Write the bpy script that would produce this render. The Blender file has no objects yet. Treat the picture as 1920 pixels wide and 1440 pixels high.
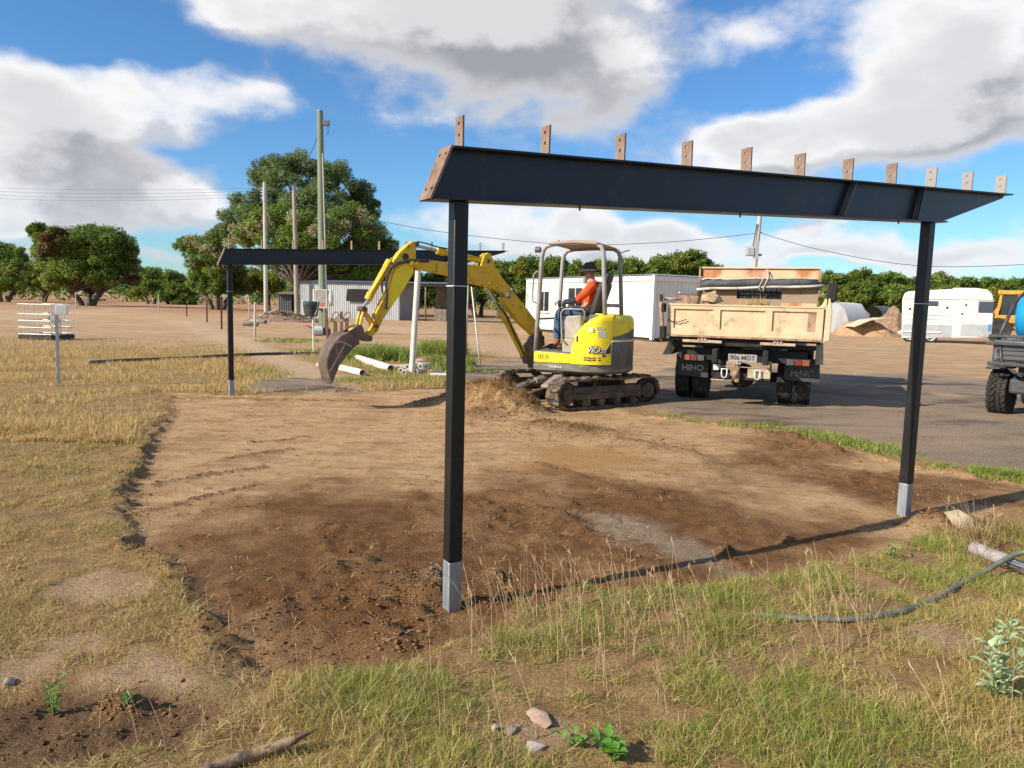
import bpy, bmesh, math, random
import numpy as np
from mathutils import Matrix, Vector, geometry

random.seed(7)
rng = np.random.default_rng(7)
SC = bpy.context.scene
COL = SC.collection
rad = math.radians

# ------------------------------------------------------------------ camera
FPX, PITCH, ROLL, CAMH = 1387.0, rad(6.2), rad(1.47), 1.6
_R0 = np.array([1.0, 0, 0]); _U0 = np.array([0, math.sin(PITCH), math.cos(PITCH)])
CF = np.array([0, math.cos(PITCH), -math.sin(PITCH)])
CR = math.cos(ROLL) * _R0 + math.sin(ROLL) * _U0
CU = -math.sin(ROLL) * _R0 + math.cos(ROLL) * _U0
CC = np.array([0, 0, CAMH])
cam = bpy.data.cameras.new('camera')
cam.sensor_width = 36.0
cam.lens = 36.0 * FPX / 1920.0
cam.clip_start = 0.05
cam.clip_end = 6000
camo = bpy.data.objects.new('camera', cam)
COL.objects.link(camo)
camo.matrix_world = Matrix([[CR[0], CU[0], -CF[0], 0], [CR[1], CU[1], -CF[1], 0], [CR[2], CU[2], -CF[2], CAMH], [0, 0, 0, 1]])
SC.camera = camo


def ray(px, py):
    return CF + CR * (px - 960) / FPX - CU * (py - 720) / FPX


def G(px, py, z=0.0):
    """a point of the ground seen in the photograph"""
    d = ray(px, py)
    return CC + (z - CAMH) / d[2] * d


def W(px, py, Y):
    """a point of the photograph at Y metres ahead"""
    d = ray(px, py)
    return CC + Y / d[1] * d


def PL(px, py, P0, dv):
    """photo point on the vertical plane through P0 along dv -> (distance along, height)"""
    d = ray(px, py)
    n = np.array([dv[1], -dv[0], 0.0])
    q = CC + np.dot(n, np.asarray(P0) - CC) / np.dot(n, d) * d
    return float(np.dot((q - np.asarray(P0))[:2], dv)), float(q[2])


# ------------------------------------------------------------------ light
SUN_EL, SUN_AZ = rad(31.0), math.atan2(-0.877, -0.480)      # azimuth from +Y towards +X
SUND = np.array([math.sin(SUN_AZ) * math.cos(SUN_EL), math.cos(SUN_AZ) * math.cos(SUN_EL), math.sin(SUN_EL)])
sl = bpy.data.lights.new('sun', 'SUN')
sl.energy = 5.0
sl.angle = rad(0.53)
sl.color = (1.0, 0.90, 0.76)
slo = bpy.data.objects.new('sun', sl)
COL.objects.link(slo)
slo.rotation_euler = Vector(-SUND).to_track_quat('-Z', 'Y').to_euler()

world = bpy.data.worlds.new('World')
SC.world = world
world.use_nodes = True
wt = world.node_tree
wt.nodes.clear()


class NT:
    """small helper to write node trees as expressions"""
    def __init__(self, tree):
        self.t = tree

    def node(self, typ, **kw):
        n = self.t.nodes.new(typ)
        for k, v in kw.items():
            setattr(n, k, v)
        return n

    def put(self, sock, v):
        if hasattr(v, 'is_linked') or hasattr(v, 'links'):
            self.t.links.new(v, sock)
        elif isinstance(v, (tuple, list)) and sock.type == 'RGBA' and len(v) == 3:
            sock.default_value = (*v, 1)
        else:
            sock.default_value = v

    def m(self, op, a, b=None, c=None, clamp=False):
        n = self.node('ShaderNodeMath', operation=op, use_clamp=clamp)
        self.put(n.inputs[0], a)
        if b is not None: self.put(n.inputs[1], b)
        if c is not None: self.put(n.inputs[2], c)
        return n.outputs[0]

    def v(self, op, a, b=None):
        n = self.node('ShaderNodeVectorMath', operation=op)
        self.put(n.inputs[0], a)
        if b is not None:
            self.put(n.inputs['Scale'] if op == 'SCALE' else n.inputs[1], b)
        return n.outputs['Value'] if op in ('DOT_PRODUCT', 'LENGTH') else n.outputs[0]

    def mix(self, f, a, b):
        n = self.node('ShaderNodeMix', data_type='RGBA')
        self.put(n.inputs[0], f); self.put(n.inputs[6], a); self.put(n.inputs[7], b)
        return n.outputs[2]

    def ss(self, x, lo, hi, a=0.0, b=1.0):
        n = self.node('ShaderNodeMapRange', interpolation_type='SMOOTHSTEP')
        self.put(n.inputs[0], x)
        n.inputs[1].default_value = lo; n.inputs[2].default_value = hi
        n.inputs[3].default_value = a; n.inputs[4].default_value = b
        return n.outputs[0]

    def noise(self, vec, scale, detail=4, rough=0.55, dist=0.0, color=False):
        n = self.node('ShaderNodeTexNoise')
        if vec is not None: self.put(n.inputs['Vector'], vec)
        n.inputs['Scale'].default_value = scale; n.inputs['Detail'].default_value = detail
        n.inputs['Roughness'].default_value = rough; n.inputs['Distortion'].default_value = dist
        return n.outputs['Color'] if color else n.outputs[0]


# the sky: Nishita air plus cumulus clouds placed by direction (azimuth, elevation)
w = NT(wt)
sky = w.node('ShaderNodeTexSky', sky_type='NISHITA', sun_disc=False)
sky.sun_elevation = SUN_EL
sky.sun_rotation = SUN_AZ
sky.air_density = 1.0; sky.dust_density = 0.3; sky.ozone_density = 2.0
hs = w.node('ShaderNodeHueSaturation')
hs.inputs['Saturation'].default_value = 1.10
hs.inputs['Value'].default_value = 0.80
wt.links.new(sky.outputs[0], hs.inputs['Color'])
skyc = w.v('MULTIPLY', hs.outputs[0], tuple(0.105 * k for k in (.72, 1.06, 1.36)))

CLOUDS = [  # photo x, y, radius x, radius y (photo pixels), weight
    (985, 40, 235, 120, .62), (740, 20, 260, 85, .54), (1040, 150, 190, 80, .58), (850, 130, 160, 75, .48), (450, 0, 120, 45, .38),
    (900, -140, 380, 130, .55), (1200, 110, 70, 60, .24),
    (120, 200, 170, 75, .58), (20, 140, 90, 60, .40), (300, 150, 110, 55, .34), (40, 270, 150, 60, .52), (380, 125, 40, 40, .22),
    (478, 215, 55, 60, .38), (400, 200, 60, 24, .22),
    (260, 345, 160, 45, .60), (120, 385, 170, 40, .48), (380, 370, 70, 40, .30), (30, 410, 110, 30, .40), (30, 330, 110, 30, .30),
    (1470, 20, 100, 45, .24), (1400, 45, 80, 30, .16),
    (1750, 90, 170, 110, .52), (1640, 170, 90, 60, .36), (1860, 60, 90, 70, .34),
    (1560, 280, 250, 55, .62), (1800, 240, 170, 80, .60), (1330, 270, 80, 45, .40), (1900, 180, 80, 60, .40), (1450, 250, 120, 40, .36),
    (1000, 430, 200, 45, .46), (1250, 440, 260, 50, .56), (1500, 440, 120, 28, .34), (1120, 400, 200, 25, .30),
    (500, 300, 80, 45, -.34), (330, 282, 120, 16, -.24), (230, 60, 200, 34, -.30), (600, 420, 160, 50, -.2), (1380, 140, 110, 80, -.2), (1700, 485, 210, 24, .52), (1890, 430, 60, 30, .40), (1560, 490, 110, 18, .34), (1860, 480, 120, 24, .40),
    (1300, 490, 300, 22, .30), (820, 440, 70, 20, .22), (500, 480, 200, 20, .25), (80, 470, 180, 22, .35), (300, 470, 100, 16, .30),
]
tc = w.node('ShaderNodeTexCoord')
dirv = w.v('NORMALIZE', tc.outputs['Generated'])


def cloud_density(d):
    sp = w.node('ShaderNodeSeparateXYZ'); wt.links.new(d, sp.inputs[0])
    x, y, z = sp.outputs
    az = w.m('ARCTAN2', x, y)
    el = w.m('ARCSINE', z)
    cb = w.node('ShaderNodeCombineXYZ'); w.put(cb.inputs[0], az); w.put(cb.inputs[1], el)
    ae = cb.outputs[0]
    # soft domain warp so that the clouds billow
    wn = w.noise(w.v('MULTIPLY', d, (1, 1, 1.6)), 5.0, 3, .5, color=True)
    wv = w.v('SCALE', w.v('SUBTRACT', wn, (.5, .5, .5)), 0.16)
    ae2 = w.v('ADD', ae, wv)
    tot = 0.0
    for (px, py, rx, ry, wt_) in CLOUDS:
        q = ray(px, py); q = q / np.linalg.norm(q)
        a0, e0 = math.atan2(q[0], q[1]), math.asin(q[2])
        k = 1.0 / (FPX * (1 + ((px - 960) / FPX) ** 2) ** .5)
        s = w.v('MULTIPLY', w.v('SUBTRACT', ae2, (a0, e0, 0)), (1 / (rx * k * .93), 1 / (ry * k), 0))
        g = w.m('POWER', 1 / math.e, w.v('DOT_PRODUCT', s, s))
        tot = w.m('MULTIPLY_ADD', g, wt_, tot)
    n = w.noise(w.v('MULTIPLY', d, (1, 1, 1.7)), 8.0, 8, .60)
    n2 = w.noise(w.v('MULTIPLY', d, (1, 1, 2.2)), 2.6, 4, .5)
    # beyond the clouds named above the sky goes on with broken cumulus
    far = w.m('MULTIPLY', w.ss(w.m('ABSOLUTE', az), .62, .9), w.ss(n2, .46, .62, 0, .55))
    far2 = w.m('MULTIPLY', w.ss(el, .46, .62), w.ss(n2, .50, .66, 0, .5))
    tot = w.m('ADD', tot, w.m('MAXIMUM', far, far2))
    return w.m('MULTIPLY_ADD', w.m('SUBTRACT', n, .5), 1.12, tot), z, n


den, zz, nse = cloud_density(dirv)
# density a little way towards the sun gives the clouds their lit rims and grey bellies
sd2 = (-0.035, -0.01, 0.05)
d2 = w.v('NORMALIZE', w.v('ADD', dirv, sd2))
den2, _, _ = cloud_density(d2)
cover = w.ss(den, .10, .56)
thick = w.ss(den, .36, .95)
relief = w.ss(w.m('SUBTRACT', den, den2), -.16, .20)
lit = w.m('SUBTRACT', w.m('MULTIPLY_ADD', relief, .62, .52), w.m('MULTIPLY', thick, .52), clamp=True)
cc = w.mix(w.m('MINIMUM', lit, 1.0), (.275, .275, .298), (.72, .71, .705))
low = w.ss(zz, .0, .16, .45, 0.0)
cc = w.mix(low, cc, (.46, .53, .63))
skyf = w.mix(w.m('MULTIPLY', cover, .95), skyc, cc)
bg = w.node('ShaderNodeBackground')
bg.inputs['Strength'].default_value = 1.0
wt.links.new(skyf, bg.inputs['Color'])
wo = w.node('ShaderNodeOutputWorld')
wt.links.new(bg.outputs[0], wo.inputs['Surface'])
world.cycles.sampling_method = 'MANUAL'
world.cycles.sample_map_resolution = 512

vs = SC.view_settings
SC.display_settings.display_device = 'sRGB'
vs.view_transform = 'Standard'; vs.look = 'None'; vs.gamma = 1.0; vs.use_curve_mapping = False
vs.exposure = 0.46
SC.render.engine = 'CYCLES'
SC.cycles.use_denoising = True
SC.cycles.max_bounces = 6
SC.cycles.transparent_max_bounces = 12


# ------------------------------------------------------------------ helpers
def smooth(x, a, b):
    t = np.clip((x - a) / (b - a), 0, 1)
    return t * t * (3 - 2 * t)


def vnoise(x, y, seed=0):
    xi = np.floor(x).astype(np.int64); yi = np.floor(y).astype(np.int64)
    fx, fy = x - xi, y - yi
    fx = fx * fx * fx * (fx * (fx * 6 - 15) + 10); fy = fy * fy * fy * (fy * (fy * 6 - 15) + 10)

    def h(a, b):
        n = (a * 374761393 + b * 668265263 + seed * 974634541) & 0xffffffff
        n = ((n ^ (n >> 13)) * 1274126177) & 0xffffffff
        return ((n ^ (n >> 16)) & 0xffff) / 65535.0
    a = h(xi, yi); b = h(xi + 1, yi); c = h(xi, yi + 1); d = h(xi + 1, yi + 1)
    return (a * (1 - fx) + b * fx) * (1 - fy) + (c * (1 - fx) + d * fx) * fy


def fbm(x, y, seed=0, octv=4, gain=.5):
    s = 0; amp = 1; tot = 0
    for o in range(octv):
        ca, sa = math.cos(.7 * o + seed), math.sin(.7 * o + seed)
        s = s + amp * vnoise((x * ca - y * sa) * 2 ** o + 17 * o, (x * sa + y * ca) * 2 ** o - 9 * o, seed + o)
        tot += amp; amp *= gain
    return s / tot


def sdf(px, py, poly):
    """signed distance to a polygon, negative inside"""
    P = np.asarray(poly)[:, :2]; n = len(P)
    d = np.full(px.shape, 1e18); ins = np.zeros(px.shape, bool)
    for i in range(n):
        a = P[i]; b = P[(i + 1) % n]; e = b - a
        wx, wy = px - a[0], py - a[1]
        t = np.clip((wx * e[0] + wy * e[1]) / (e @ e + 1e-12), 0, 1)
        d = np.minimum(d, (wx - e[0] * t) ** 2 + (wy - e[1] * t) ** 2)
        c = ((a[1] <= py) & (b[1] > py)) | ((b[1] <= py) & (a[1] > py))
        if e[1] != 0:
            ins ^= c & (px < a[0] + (py - a[1]) * e[0] / e[1])
    d = np.sqrt(d)
    return np.where(ins, -d, d)


def seg_dist(px, py, pts):
    d = np.full(px.shape, 1e18)
    for a, b in zip(pts[:-1], pts[1:]):
        e = np.asarray(b)[:2] - np.asarray(a)[:2]
        wx, wy = px - a[0], py - a[1]
        t = np.clip((wx * e[0] + wy * e[1]) / (e @ e + 1e-12), 0, 1)
        d = np.minimum(d, (wx - e[0] * t) ** 2 + (wy - e[1] * t) ** 2)
    return np.sqrt(d)


def GP(*pix):
    return [G(x, y)[:2] for x, y in pix]


MATS = {}


def mat(name, col, col2=None, rough=.6, metal=0.0, scale=6.0, lo=.42, hi=.62, bump=0.0, bscale=40.0, col3=None, s3=3.0, l3=.58, h3=.72,
        spec=.5, trans=0.0, attr=None, stretch=None, coat=0.0):
    """a procedural material: a colour broken by noise towards a second and a third"""
    mt = bpy.data.materials.new(name); mt.use_nodes = True
    t = NT(mt.node_tree)
    b = mt.node_tree.nodes['Principled BSDF']
    tcn = t.node('ShaderNodeTexCoord').outputs['Object']
    if stretch: tcn = t.v('MULTIPLY', tcn, stretch)
    c = col
    if attr:
        an = t.node('ShaderNodeAttribute', attribute_name=attr)
        c = an.outputs['Color']
    if col2 is not None:
        c = t.mix(t.ss(t.noise(tcn, scale, 5, .6), lo, hi), c, col2)
    if col3 is not None:
        c = t.mix(t.ss(t.noise(t.v('ADD', tcn, (7.3, 1.1, 4.2)), s3, 6, .65), l3, h3), c, col3)
    t.put(b.inputs['Base Color'], c)
    b.inputs['Roughness'].default_value = rough
    b.inputs['Metallic'].default_value = metal
    b.inputs['Specular IOR Level'].default_value = spec
    b.inputs['Coat Weight'].default_value = coat
    if bump:
        bn = t.node('ShaderNodeBump'); bn.inputs['Strength'].default_value = bump; bn.inputs['Distance'].default_value = .02
        t.put(bn.inputs['Height'], t.noise(tcn, bscale, 4, .6))
        mt.node_tree.links.new(bn.outputs[0], b.inputs['Normal'])
    if trans:
        tr = t.node('ShaderNodeBsdfTranslucent'); t.put(tr.inputs[0], c)
        mx = t.node('ShaderNodeMixShader'); mx.inputs[0].default_value = trans
        mt.node_tree.links.new(b.outputs[0], mx.inputs[1]); mt.node_tree.links.new(tr.outputs[0], mx.inputs[2])
        mt.node_tree.links.new(mx.outputs[0], mt.node_tree.nodes['Material Output'].inputs['Surface'])
    MATS[name] = mt
    return mt


def tag(o, label=None, cat=None, group=None, kind=None):
    if label: o['label'] = label
    if cat: o['category'] = cat
    if group: o['group'] = group
    if kind: o['kind'] = kind
    return o


def thing(name, label, cat, loc=(0, 0, 0), rz=0.0, group=None):
    o = bpy.data.objects.new(name, None)
    o.empty_display_size = .2
    COL.objects.link(o)
    o.location = [float(c) for c in loc]; o.rotation_euler = (0, 0, rz)
    return tag(o, label, cat, group)


def dup(root, loc=None, rz=None, label=None, scale=None):
    def cp(o, par):
        c = o.copy(); COL.objects.link(c)
        if par is not None: c.parent = par
        for ch in list(o.children): cp(ch, c)
        return c
    r = cp(root, None)
    if loc is not None: r.location = [float(c) for c in loc]
    if rz is not None: r.rotation_euler = (0, 0, rz)
    if scale is not None: r.scale = scale if hasattr(scale, '__len__') else (scale,) * 3
    if label: r['label'] = label
    return r


class MB:
    """collects shapes and links them as one mesh object"""
    def __init__(self, M=None):
        self.v = []; self.f = []; self.M = M

    def add(self, vs_, fs):
        o = len(self.v)
        if self.M is not None:
            vs_ = [self.M @ Vector(p) for p in vs_]
        self.v += [tuple(float(c) for c in p) for p in vs_]
        self.f += [tuple(i + o for i in f) for f in fs]
        return self

    def hexa(self, p):
        return self.add(p, [(0, 3, 2, 1), (4, 5, 6, 7), (0, 1, 5, 4), (1, 2, 6, 5), (2, 3, 7, 6), (3, 0, 4, 7)])

    def box(self, c, s, rot=None):
        x, y, z = (k / 2 for k in s)
        ps = [Vector(q) for q in ((-x, -y, -z), (x, -y, -z), (x, y, -z), (-x, y, -z), (-x, -y, z), (x, -y, z), (x, y, z), (-x, y, z))]
        if rot is not None: ps = [rot @ q for q in ps]
        return self.hexa([q + Vector(c) for q in ps])

    def bar(self, a, b, wd, ht, up=(0, 0, 1)):
        a, b = Vector(a), Vector(b)
        d = (b - a).normalized(); u = Vector(up)
        s = d.cross(u)
        if s.length < 1e-4: s = d.cross(Vector((1, 0, 0)))
        s.normalize(); u = s.cross(d)
        s *= wd / 2; u *= ht / 2
        return self.hexa([a - s - u, a + s - u, a + s + u, a - s + u, b - s - u, b + s - u, b + s + u, b - s + u])

    def cyl(self, a, b, r0, r1=None, n=12, caps=True):
        r1 = r0 if r1 is None else r1
        a, b = Vector(a), Vector(b); d = (b - a).normalized()
        s = d.cross(Vector((0, 0, 1)))
        if s.length < 1e-3: s = Vector((1, 0, 0))
        s.normalize(); t = d.cross(s)
        vs_ = []
        for c, r in ((a, r0), (b, r1)):
            vs_ += [c + (s * math.cos(k * 2 * math.pi / n) + t * math.sin(k * 2 * math.pi / n)) * r for k in range(n)]
        fs = [(k, (k + 1) % n, n + (k + 1) % n, n + k) for k in range(n)]
        if caps: fs += [tuple(range(n))[::-1], tuple(range(n, 2 * n))]
        return self.add(vs_, fs)

    def tube(self, pts, r, n=8, caps=True):
        pts = [Vector(p) for p in pts]; m = len(pts)
        rs = r if hasattr(r, '__len__') else [r] * m
        vs_ = []; prev = None
        for i, p in enumerate(pts):
            d = (pts[min(i + 1, m - 1)] - pts[max(i - 1, 0)]).normalized()
            if prev is None:
                s = d.cross(Vector((0, 0, 1)))
                if s.length < 1e-3: s = d.cross(Vector((1, 0, 0)))
            else:
                s = prev - d * prev.dot(d)
            s.normalize(); prev = s; t = d.cross(s)
            vs_ += [p + (s * math.cos(k * 2 * math.pi / n) + t * math.sin(k * 2 * math.pi / n)) * rs[i] for k in range(n)]
        fs = [(i * n + k, i * n + (k + 1) % n, (i + 1) * n + (k + 1) % n, (i + 1) * n + k) for i in range(m - 1) for k in range(n)]
        if caps: fs += [tuple(range(n))[::-1], tuple(range((m - 1) * n, m * n))]
        return self.add(vs_, fs)

    def prism(self, poly, th, o=(0, 0, 0), u=(1, 0, 0), v=(0, 0, 1)):
        """polygon (a, b) -> o + a u + b v, thickened by th along u x v, centred"""
        o, u, v = Vector(o), Vector(u), Vector(v); wv = u.cross(v).normalized() * th / 2
        n = len(poly)
        A = [o + u * a + v * b - wv for a, b in poly]; B = [o + u * a + v * b + wv for a, b in poly]
        ar = sum(poly[i][0] * poly[(i + 1) % n][1] - poly[(i + 1) % n][0] * poly[i][1] for i in range(n))
        idx = tuple(range(n)); idb = tuple(range(n, 2 * n))
        fs = [idx[::-1], idb] + [(i, (i + 1) % n, n + (i + 1) % n, n + i) for i in range(n)]
        if ar < 0: fs = [f[::-1] for f in fs]
        return self.add(A + B, fs)

    def plate(self, outer, holes, th, o=(0, 0, 0), u=(1, 0, 0), v=(0, 0, 1)):
        """a plate with real holes"""
        o, u, v = Vector(o), Vector(u), Vector(v); wv = u.cross(v).normalized() * th / 2
        loops = [outer] + holes
        flat = [p for l in loops for p in l]
        tris = geometry.tessellate_polygon([[Vector((a, b, 0)) for a, b in l] for l in loops])
        n = len(flat)
        vs_ = [o + u * a + v * b - wv for a, b in flat] + [o + u * a + v * b + wv for a, b in flat]
        fs = [tuple(t) for t in tris] + [tuple(i + n for i in t[::-1]) for t in tris]
        k = 0
        for l in loops:
            m = len(l)
            fs += [(k + i, k + (i + 1) % m, n + k + (i + 1) % m, n + k + i) for i in range(m)]
            k += m
        return self.add(vs_, fs)

    def lathe(self, prof, n=16, o=(0, 0, 0), ax=(0, 0, 1), close=False):
        """profile of (radius, height) turned round the axis ax"""
        q = Vector((0, 0, 1)).rotation_difference(Vector(ax)); o = Vector(o)
        vs_ = [o + q @ Vector((r * math.cos(k * 2 * math.pi / n), r * math.sin(k * 2 * math.pi / n), h)) for r, h in prof for k in range(n)]
        m = len(prof)
        fs = [(i * n + k, i * n + (k + 1) % n, (i + 1) * n + (k + 1) % n, (i + 1) * n + k) for i in range(m - 1) for k in range(n)]
        if close:
            fs += [((m - 1) * n + k, (m - 1) * n + (k + 1) % n, (k + 1) % n, k) for k in range(n)]
        else:
            fs += [tuple(range(n))[::-1], tuple(range((m - 1) * n, m * n))]
        return self.add(vs_, fs)

    def rock(self, c, s, seed, rot=0.0, sub=1, amp=.28):
        bm = bmesh.new(); bmesh.ops.create_icosphere(bm, subdivisions=sub, radius=1)
        rr = random.Random(seed)
        cs, sn = math.cos(rot), math.sin(rot)
        vs_ = []
        for vtx in bm.verts:
            k = 1 + rr.uniform(-amp, amp)
            x, y, z = vtx.co.x * s[0] * k, vtx.co.y * s[1] * k, vtx.co.z * s[2] * k
            vs_.append((c[0] + x * cs - y * sn, c[1] + x * sn + y * cs, c[2] + z))
        bm.verts.index_update()
        fs = [tuple(v_.index for v_ in f.verts) for f in bm.faces]
        bm.free()
        return self.add(vs_, fs)

    def split(self, name, m, parent=None, smooth_=False, bevel=0.0):
        """one object for each separate piece"""
        par = list(range(len(self.v)))

        def find(i):
            while par[i] != i:
                par[i] = par[par[i]]; i = par[i]
            return i
        for f in self.f:
            for i in f[1:]: par[find(i)] = find(f[0])
        isl = {}
        for f in self.f: isl.setdefault(find(f[0]), []).append(f)
        out = []
        for fs in isl.values():
            b = MB(); ids = sorted({i for f in fs for i in f}); mp = {i: k for k, i in enumerate(ids)}
            b.v = [self.v[i] for i in ids]; b.f = [tuple(mp[i] for i in f) for f in fs]
            out.append(b.build(name, m, parent, smooth_, bevel))
        return out

    def build(self, name, m, parent=None, smooth_=False, bevel=0.0, subsurf=0, fix=True):
        me = bpy.data.meshes.new(name)
        me.from_pydata(self.v, [], self.f)
        if fix:
            bm = bmesh.new(); bm.from_mesh(me)
            bmesh.ops.recalc_face_normals(bm, faces=bm.faces)
            bm.to_mesh(me); bm.free()
        me.materials.append(m if not isinstance(m, str) else MATS[m])
        o = bpy.data.objects.new(name, me); COL.objects.link(o)
        if parent is not None: o.parent = parent
        if smooth_:
            me.polygons.foreach_set('use_smooth', [True] * len(me.polygons))
            if smooth_ == 'auto':
                me.set_sharp_from_angle(angle=rad(38))
        if bevel:
            bv = o.modifiers.new('bevel', 'BEVEL'); bv.width = bevel; bv.segments = 2; bv.limit_method = 'ANGLE'; bv.angle_limit = rad(35)
            me.polygons.foreach_set('use_smooth', [True] * len(me.polygons))
            me.set_sharp_from_angle(angle=rad(35))
            bv.harden_normals = False
        if subsurf:
            sb = o.modifiers.new('subsurf', 'SUBSURF'); sb.levels = subsurf; sb.render_levels = subsurf
        return o


def text_mesh(name, s, size, m, parent, origin, u, v, extrude=.004, shear=0.0, bold=0.0, align='CENTER'):
    """lettering as a thin solid: u along the line, v up"""
    cu = bpy.data.curves.new(name, 'FONT'); cu.body = s; cu.size = size; cu.align_x = align; cu.align_y = 'CENTER'
    cu.extrude = extrude; cu.shear = shear; cu.offset = bold
    tmp = bpy.data.objects.new(name, cu); COL.objects.link(tmp)
    dg = bpy.context.evaluated_depsgraph_get()
    me = bpy.data.meshes.new_from_object(tmp.evaluated_get(dg))
    bpy.data.objects.remove(tmp); bpy.data.curves.remove(cu)
    me.name = name
    u, v = Vector(u).normalized(), Vector(v).normalized(); n = u.cross(v)
    me.transform(Matrix([[u.x, v.x, n.x, origin[0]], [u.y, v.y, n.y, origin[1]], [u.z, v.z, n.z, origin[2]], [0, 0, 0, 1]]))
    me.materials.clear(); me.materials.append(MATS[m])
    o = bpy.data.objects.new(name, me); COL.objects.link(o); o.parent = parent
    return o


def fast_mesh(name, verts, loops, starts, totals, colors, m, parent=None, kind=None):
    """numpy mesh with a point colour attribute named tint"""
    me = bpy.data.meshes.new(name)
    me.vertices.add(len(verts)); me.vertices.foreach_set('co', np.ascontiguousarray(verts, np.float32).ravel())
    me.loops.add(len(loops)); me.loops.foreach_set('vertex_index', np.ascontiguousarray(loops, np.int32))
    me.polygons.add(len(starts)); me.polygons.foreach_set('loop_start', np.ascontiguousarray(starts, np.int32))
    me.update(calc_edges=True)
    if colors is not None:
        at = me.attributes.new('tint', 'FLOAT_COLOR', 'POINT')
        c4 = np.ones((len(verts), 4), np.float32); c4[:, :3] = colors
        at.data.foreach_set('color', c4.ravel())
    me.materials.append(MATS[m])
    o = bpy.data.objects.new(name, me); COL.objects.link(o)
    if parent is not None: o.parent = parent
    if kind: o['kind'] = kind
    return o


def unit(v):
    return v / (np.linalg.norm(v, axis=-1, keepdims=True) + 1e-9)

# ------------------------------------------------------------------ terrain
PAD = GP((300, 738), (312, 775), (262, 850), (240, 905), (222, 985), (235, 1020), (300, 1068), (345, 1110), (372, 1165), (400, 1210), (430, 1262), (470, 1330),
         (560, 1290), (680, 1262), (800, 1235), (890, 1185), (960, 1140), (1060, 1115), (1200, 1112), (1350, 1108), (1480, 1092), (1560, 1072), (1650, 1055), (1740, 1020),
         (1830, 985), (1960, 950), (2100, 960), (2100, 915), (1900, 905), (1800, 893), (1700, 872), (1600, 850), (1500, 822), (1380, 800), (1280, 788), (1180, 778), (1060, 735), (930, 728), (800, 728), (620, 742), (430, 742))
DARK = [GP((215, 1030), (250, 985), (330, 965), (390, 968), (450, 935), (530, 915), (580, 896), (640, 915), (740, 935), (840, 945), (870, 915), (950, 890), (1040, 880), (1130, 915), (1250, 905),
           (1330, 930), (1420, 950), (1520, 960), (1640, 990), (1690, 1010), (1700, 1060), (1500, 1130), (1000, 1180), (700, 1320), (450, 1400)),
        GP((1450, 815), (1560, 855), (1700, 895), (1850, 900), (1920, 930), (2050, 960), (1700, 960), (1600, 925), (1480, 900), (1400, 860))]
STREAK = GP((1065, 958), (1150, 968), (1225, 990), (1330, 1035), (1475, 1092), (1500, 1125), (1440, 1115), (1300, 1062), (1170, 1012))
ORANGE = GP((960, 860), (1010, 835), (1160, 850), (1220, 870), (1130, 890), (1010, 880))
GRAVEL = GP((1225, 775), (1300, 786), (1400, 797), (1510, 815), (1620, 842), (1700, 862), (1830, 882), (1960, 897), (2600, 940), (2900, 790), (2100, 722), (1900, 718), (1750, 705), (1560, 703), (1400, 690), (1240, 692), (1190, 725))
GRAVEL2 = [GP((865, 690), (930, 678), (1000, 682), (960, 712), (870, 716)), GP((450, 735), (480, 718), (560, 712), (640, 722), (640, 738), (540, 742))]
SANDS = [GP((60, 1140), (130, 1110), (200, 1085), (260, 1090), (320, 1105), (300, 1140), (180, 1140)), GP((70, 1215), (190, 1205), (210, 1225), (140, 1240)),
         GP((195, 1290), (270, 1235), (330, 1250), (400, 1275), (380, 1310), (260, 1310)), GP((20, 1260), (110, 1230), (130, 1260), (60, 1290), (0, 1300)),
         GP((1490, 1130), (1560, 1115), (1640, 1150), (1560, 1170)), GP((1700, 1180), (1800, 1200), (1850, 1250), (1760, 1250), (1690, 1215)),
         GP((930, 1370), (1040, 1350), (1140, 1400), (1040, 1440), (940, 1430))]
DITCH = GP((-150, 1400), (-20, 1345), (90, 1325), (200, 1312), (330, 1310), (450, 1310), (520, 1320), (440, 1375), (330, 1410), (180, 1440), (-100, 1500))
SANDS += [GP((1733, 742), (1772, 741), (1822, 748), (1800, 751), (1745, 747)), GP((1628, 741), (1645, 740), (1640, 744))]
SHAVE = [GP((-30, 770), (120, 752), (300, 755), (270, 800), (100, 815), (-30, 805))]
PATH = GP((-40, 583), (150, 586), (280, 592), (350, 606), (430, 636), (500, 662), (560, 690), (610, 722), (640, 745))
TRACKS = [GP((-60, 600), (300, 575), (600, 570)), GP((-60, 575), (200, 571), (500, 566)), GP((700, 612), (900, 640), (960, 660)), GP((760, 645), (900, 655))]
RIDGES = [(GP((286, 912), (380, 893), (499, 877)), .05, .035), (GP((424, 861), (480, 853), (541, 843)), .06, .045), (GP((467, 831), (530, 826), (577, 820)), .04, .025),
          (GP((255, 966), (350, 942), (484, 909)), .04, .02), (GP((862, 1030), (895, 990), (927, 962), (977, 955), (1058, 973)), .09, .05),
          (GP((930, 923), (977, 924), (1080, 944)), .09, .03), (GP((1012, 870), (1108, 902), (1214, 944)), .06, .03), (GP((1161, 827), (1320, 856), (1366, 898)), .1, .035),
          (GP((320, 748), (430, 748), (560, 752), (680, 752)), .12, .03), (GP((1400, 805), (1500, 832), (1570, 858)), .14, .06), (GP((1340, 960), (1430, 990)), .12, .05),
          (GP((560, 1090), (640, 1070), (720, 1050)), .06, .03), (GP((740, 1100), (790, 1090), (840, 1100)), .14, .06), (GP((1240, 1000), (1260, 1003)), .05, .04),
          (GP((230, 1030), (300, 1075), (345, 1115), (372, 1170), (400, 1215), (432, 1268)), .07, .045), (GP((310, 745), (315, 780), (265, 850), (240, 905), (222, 985)), .10, .035), (GP((480, 1180), (560, 1140)), .08, .03)]
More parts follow.
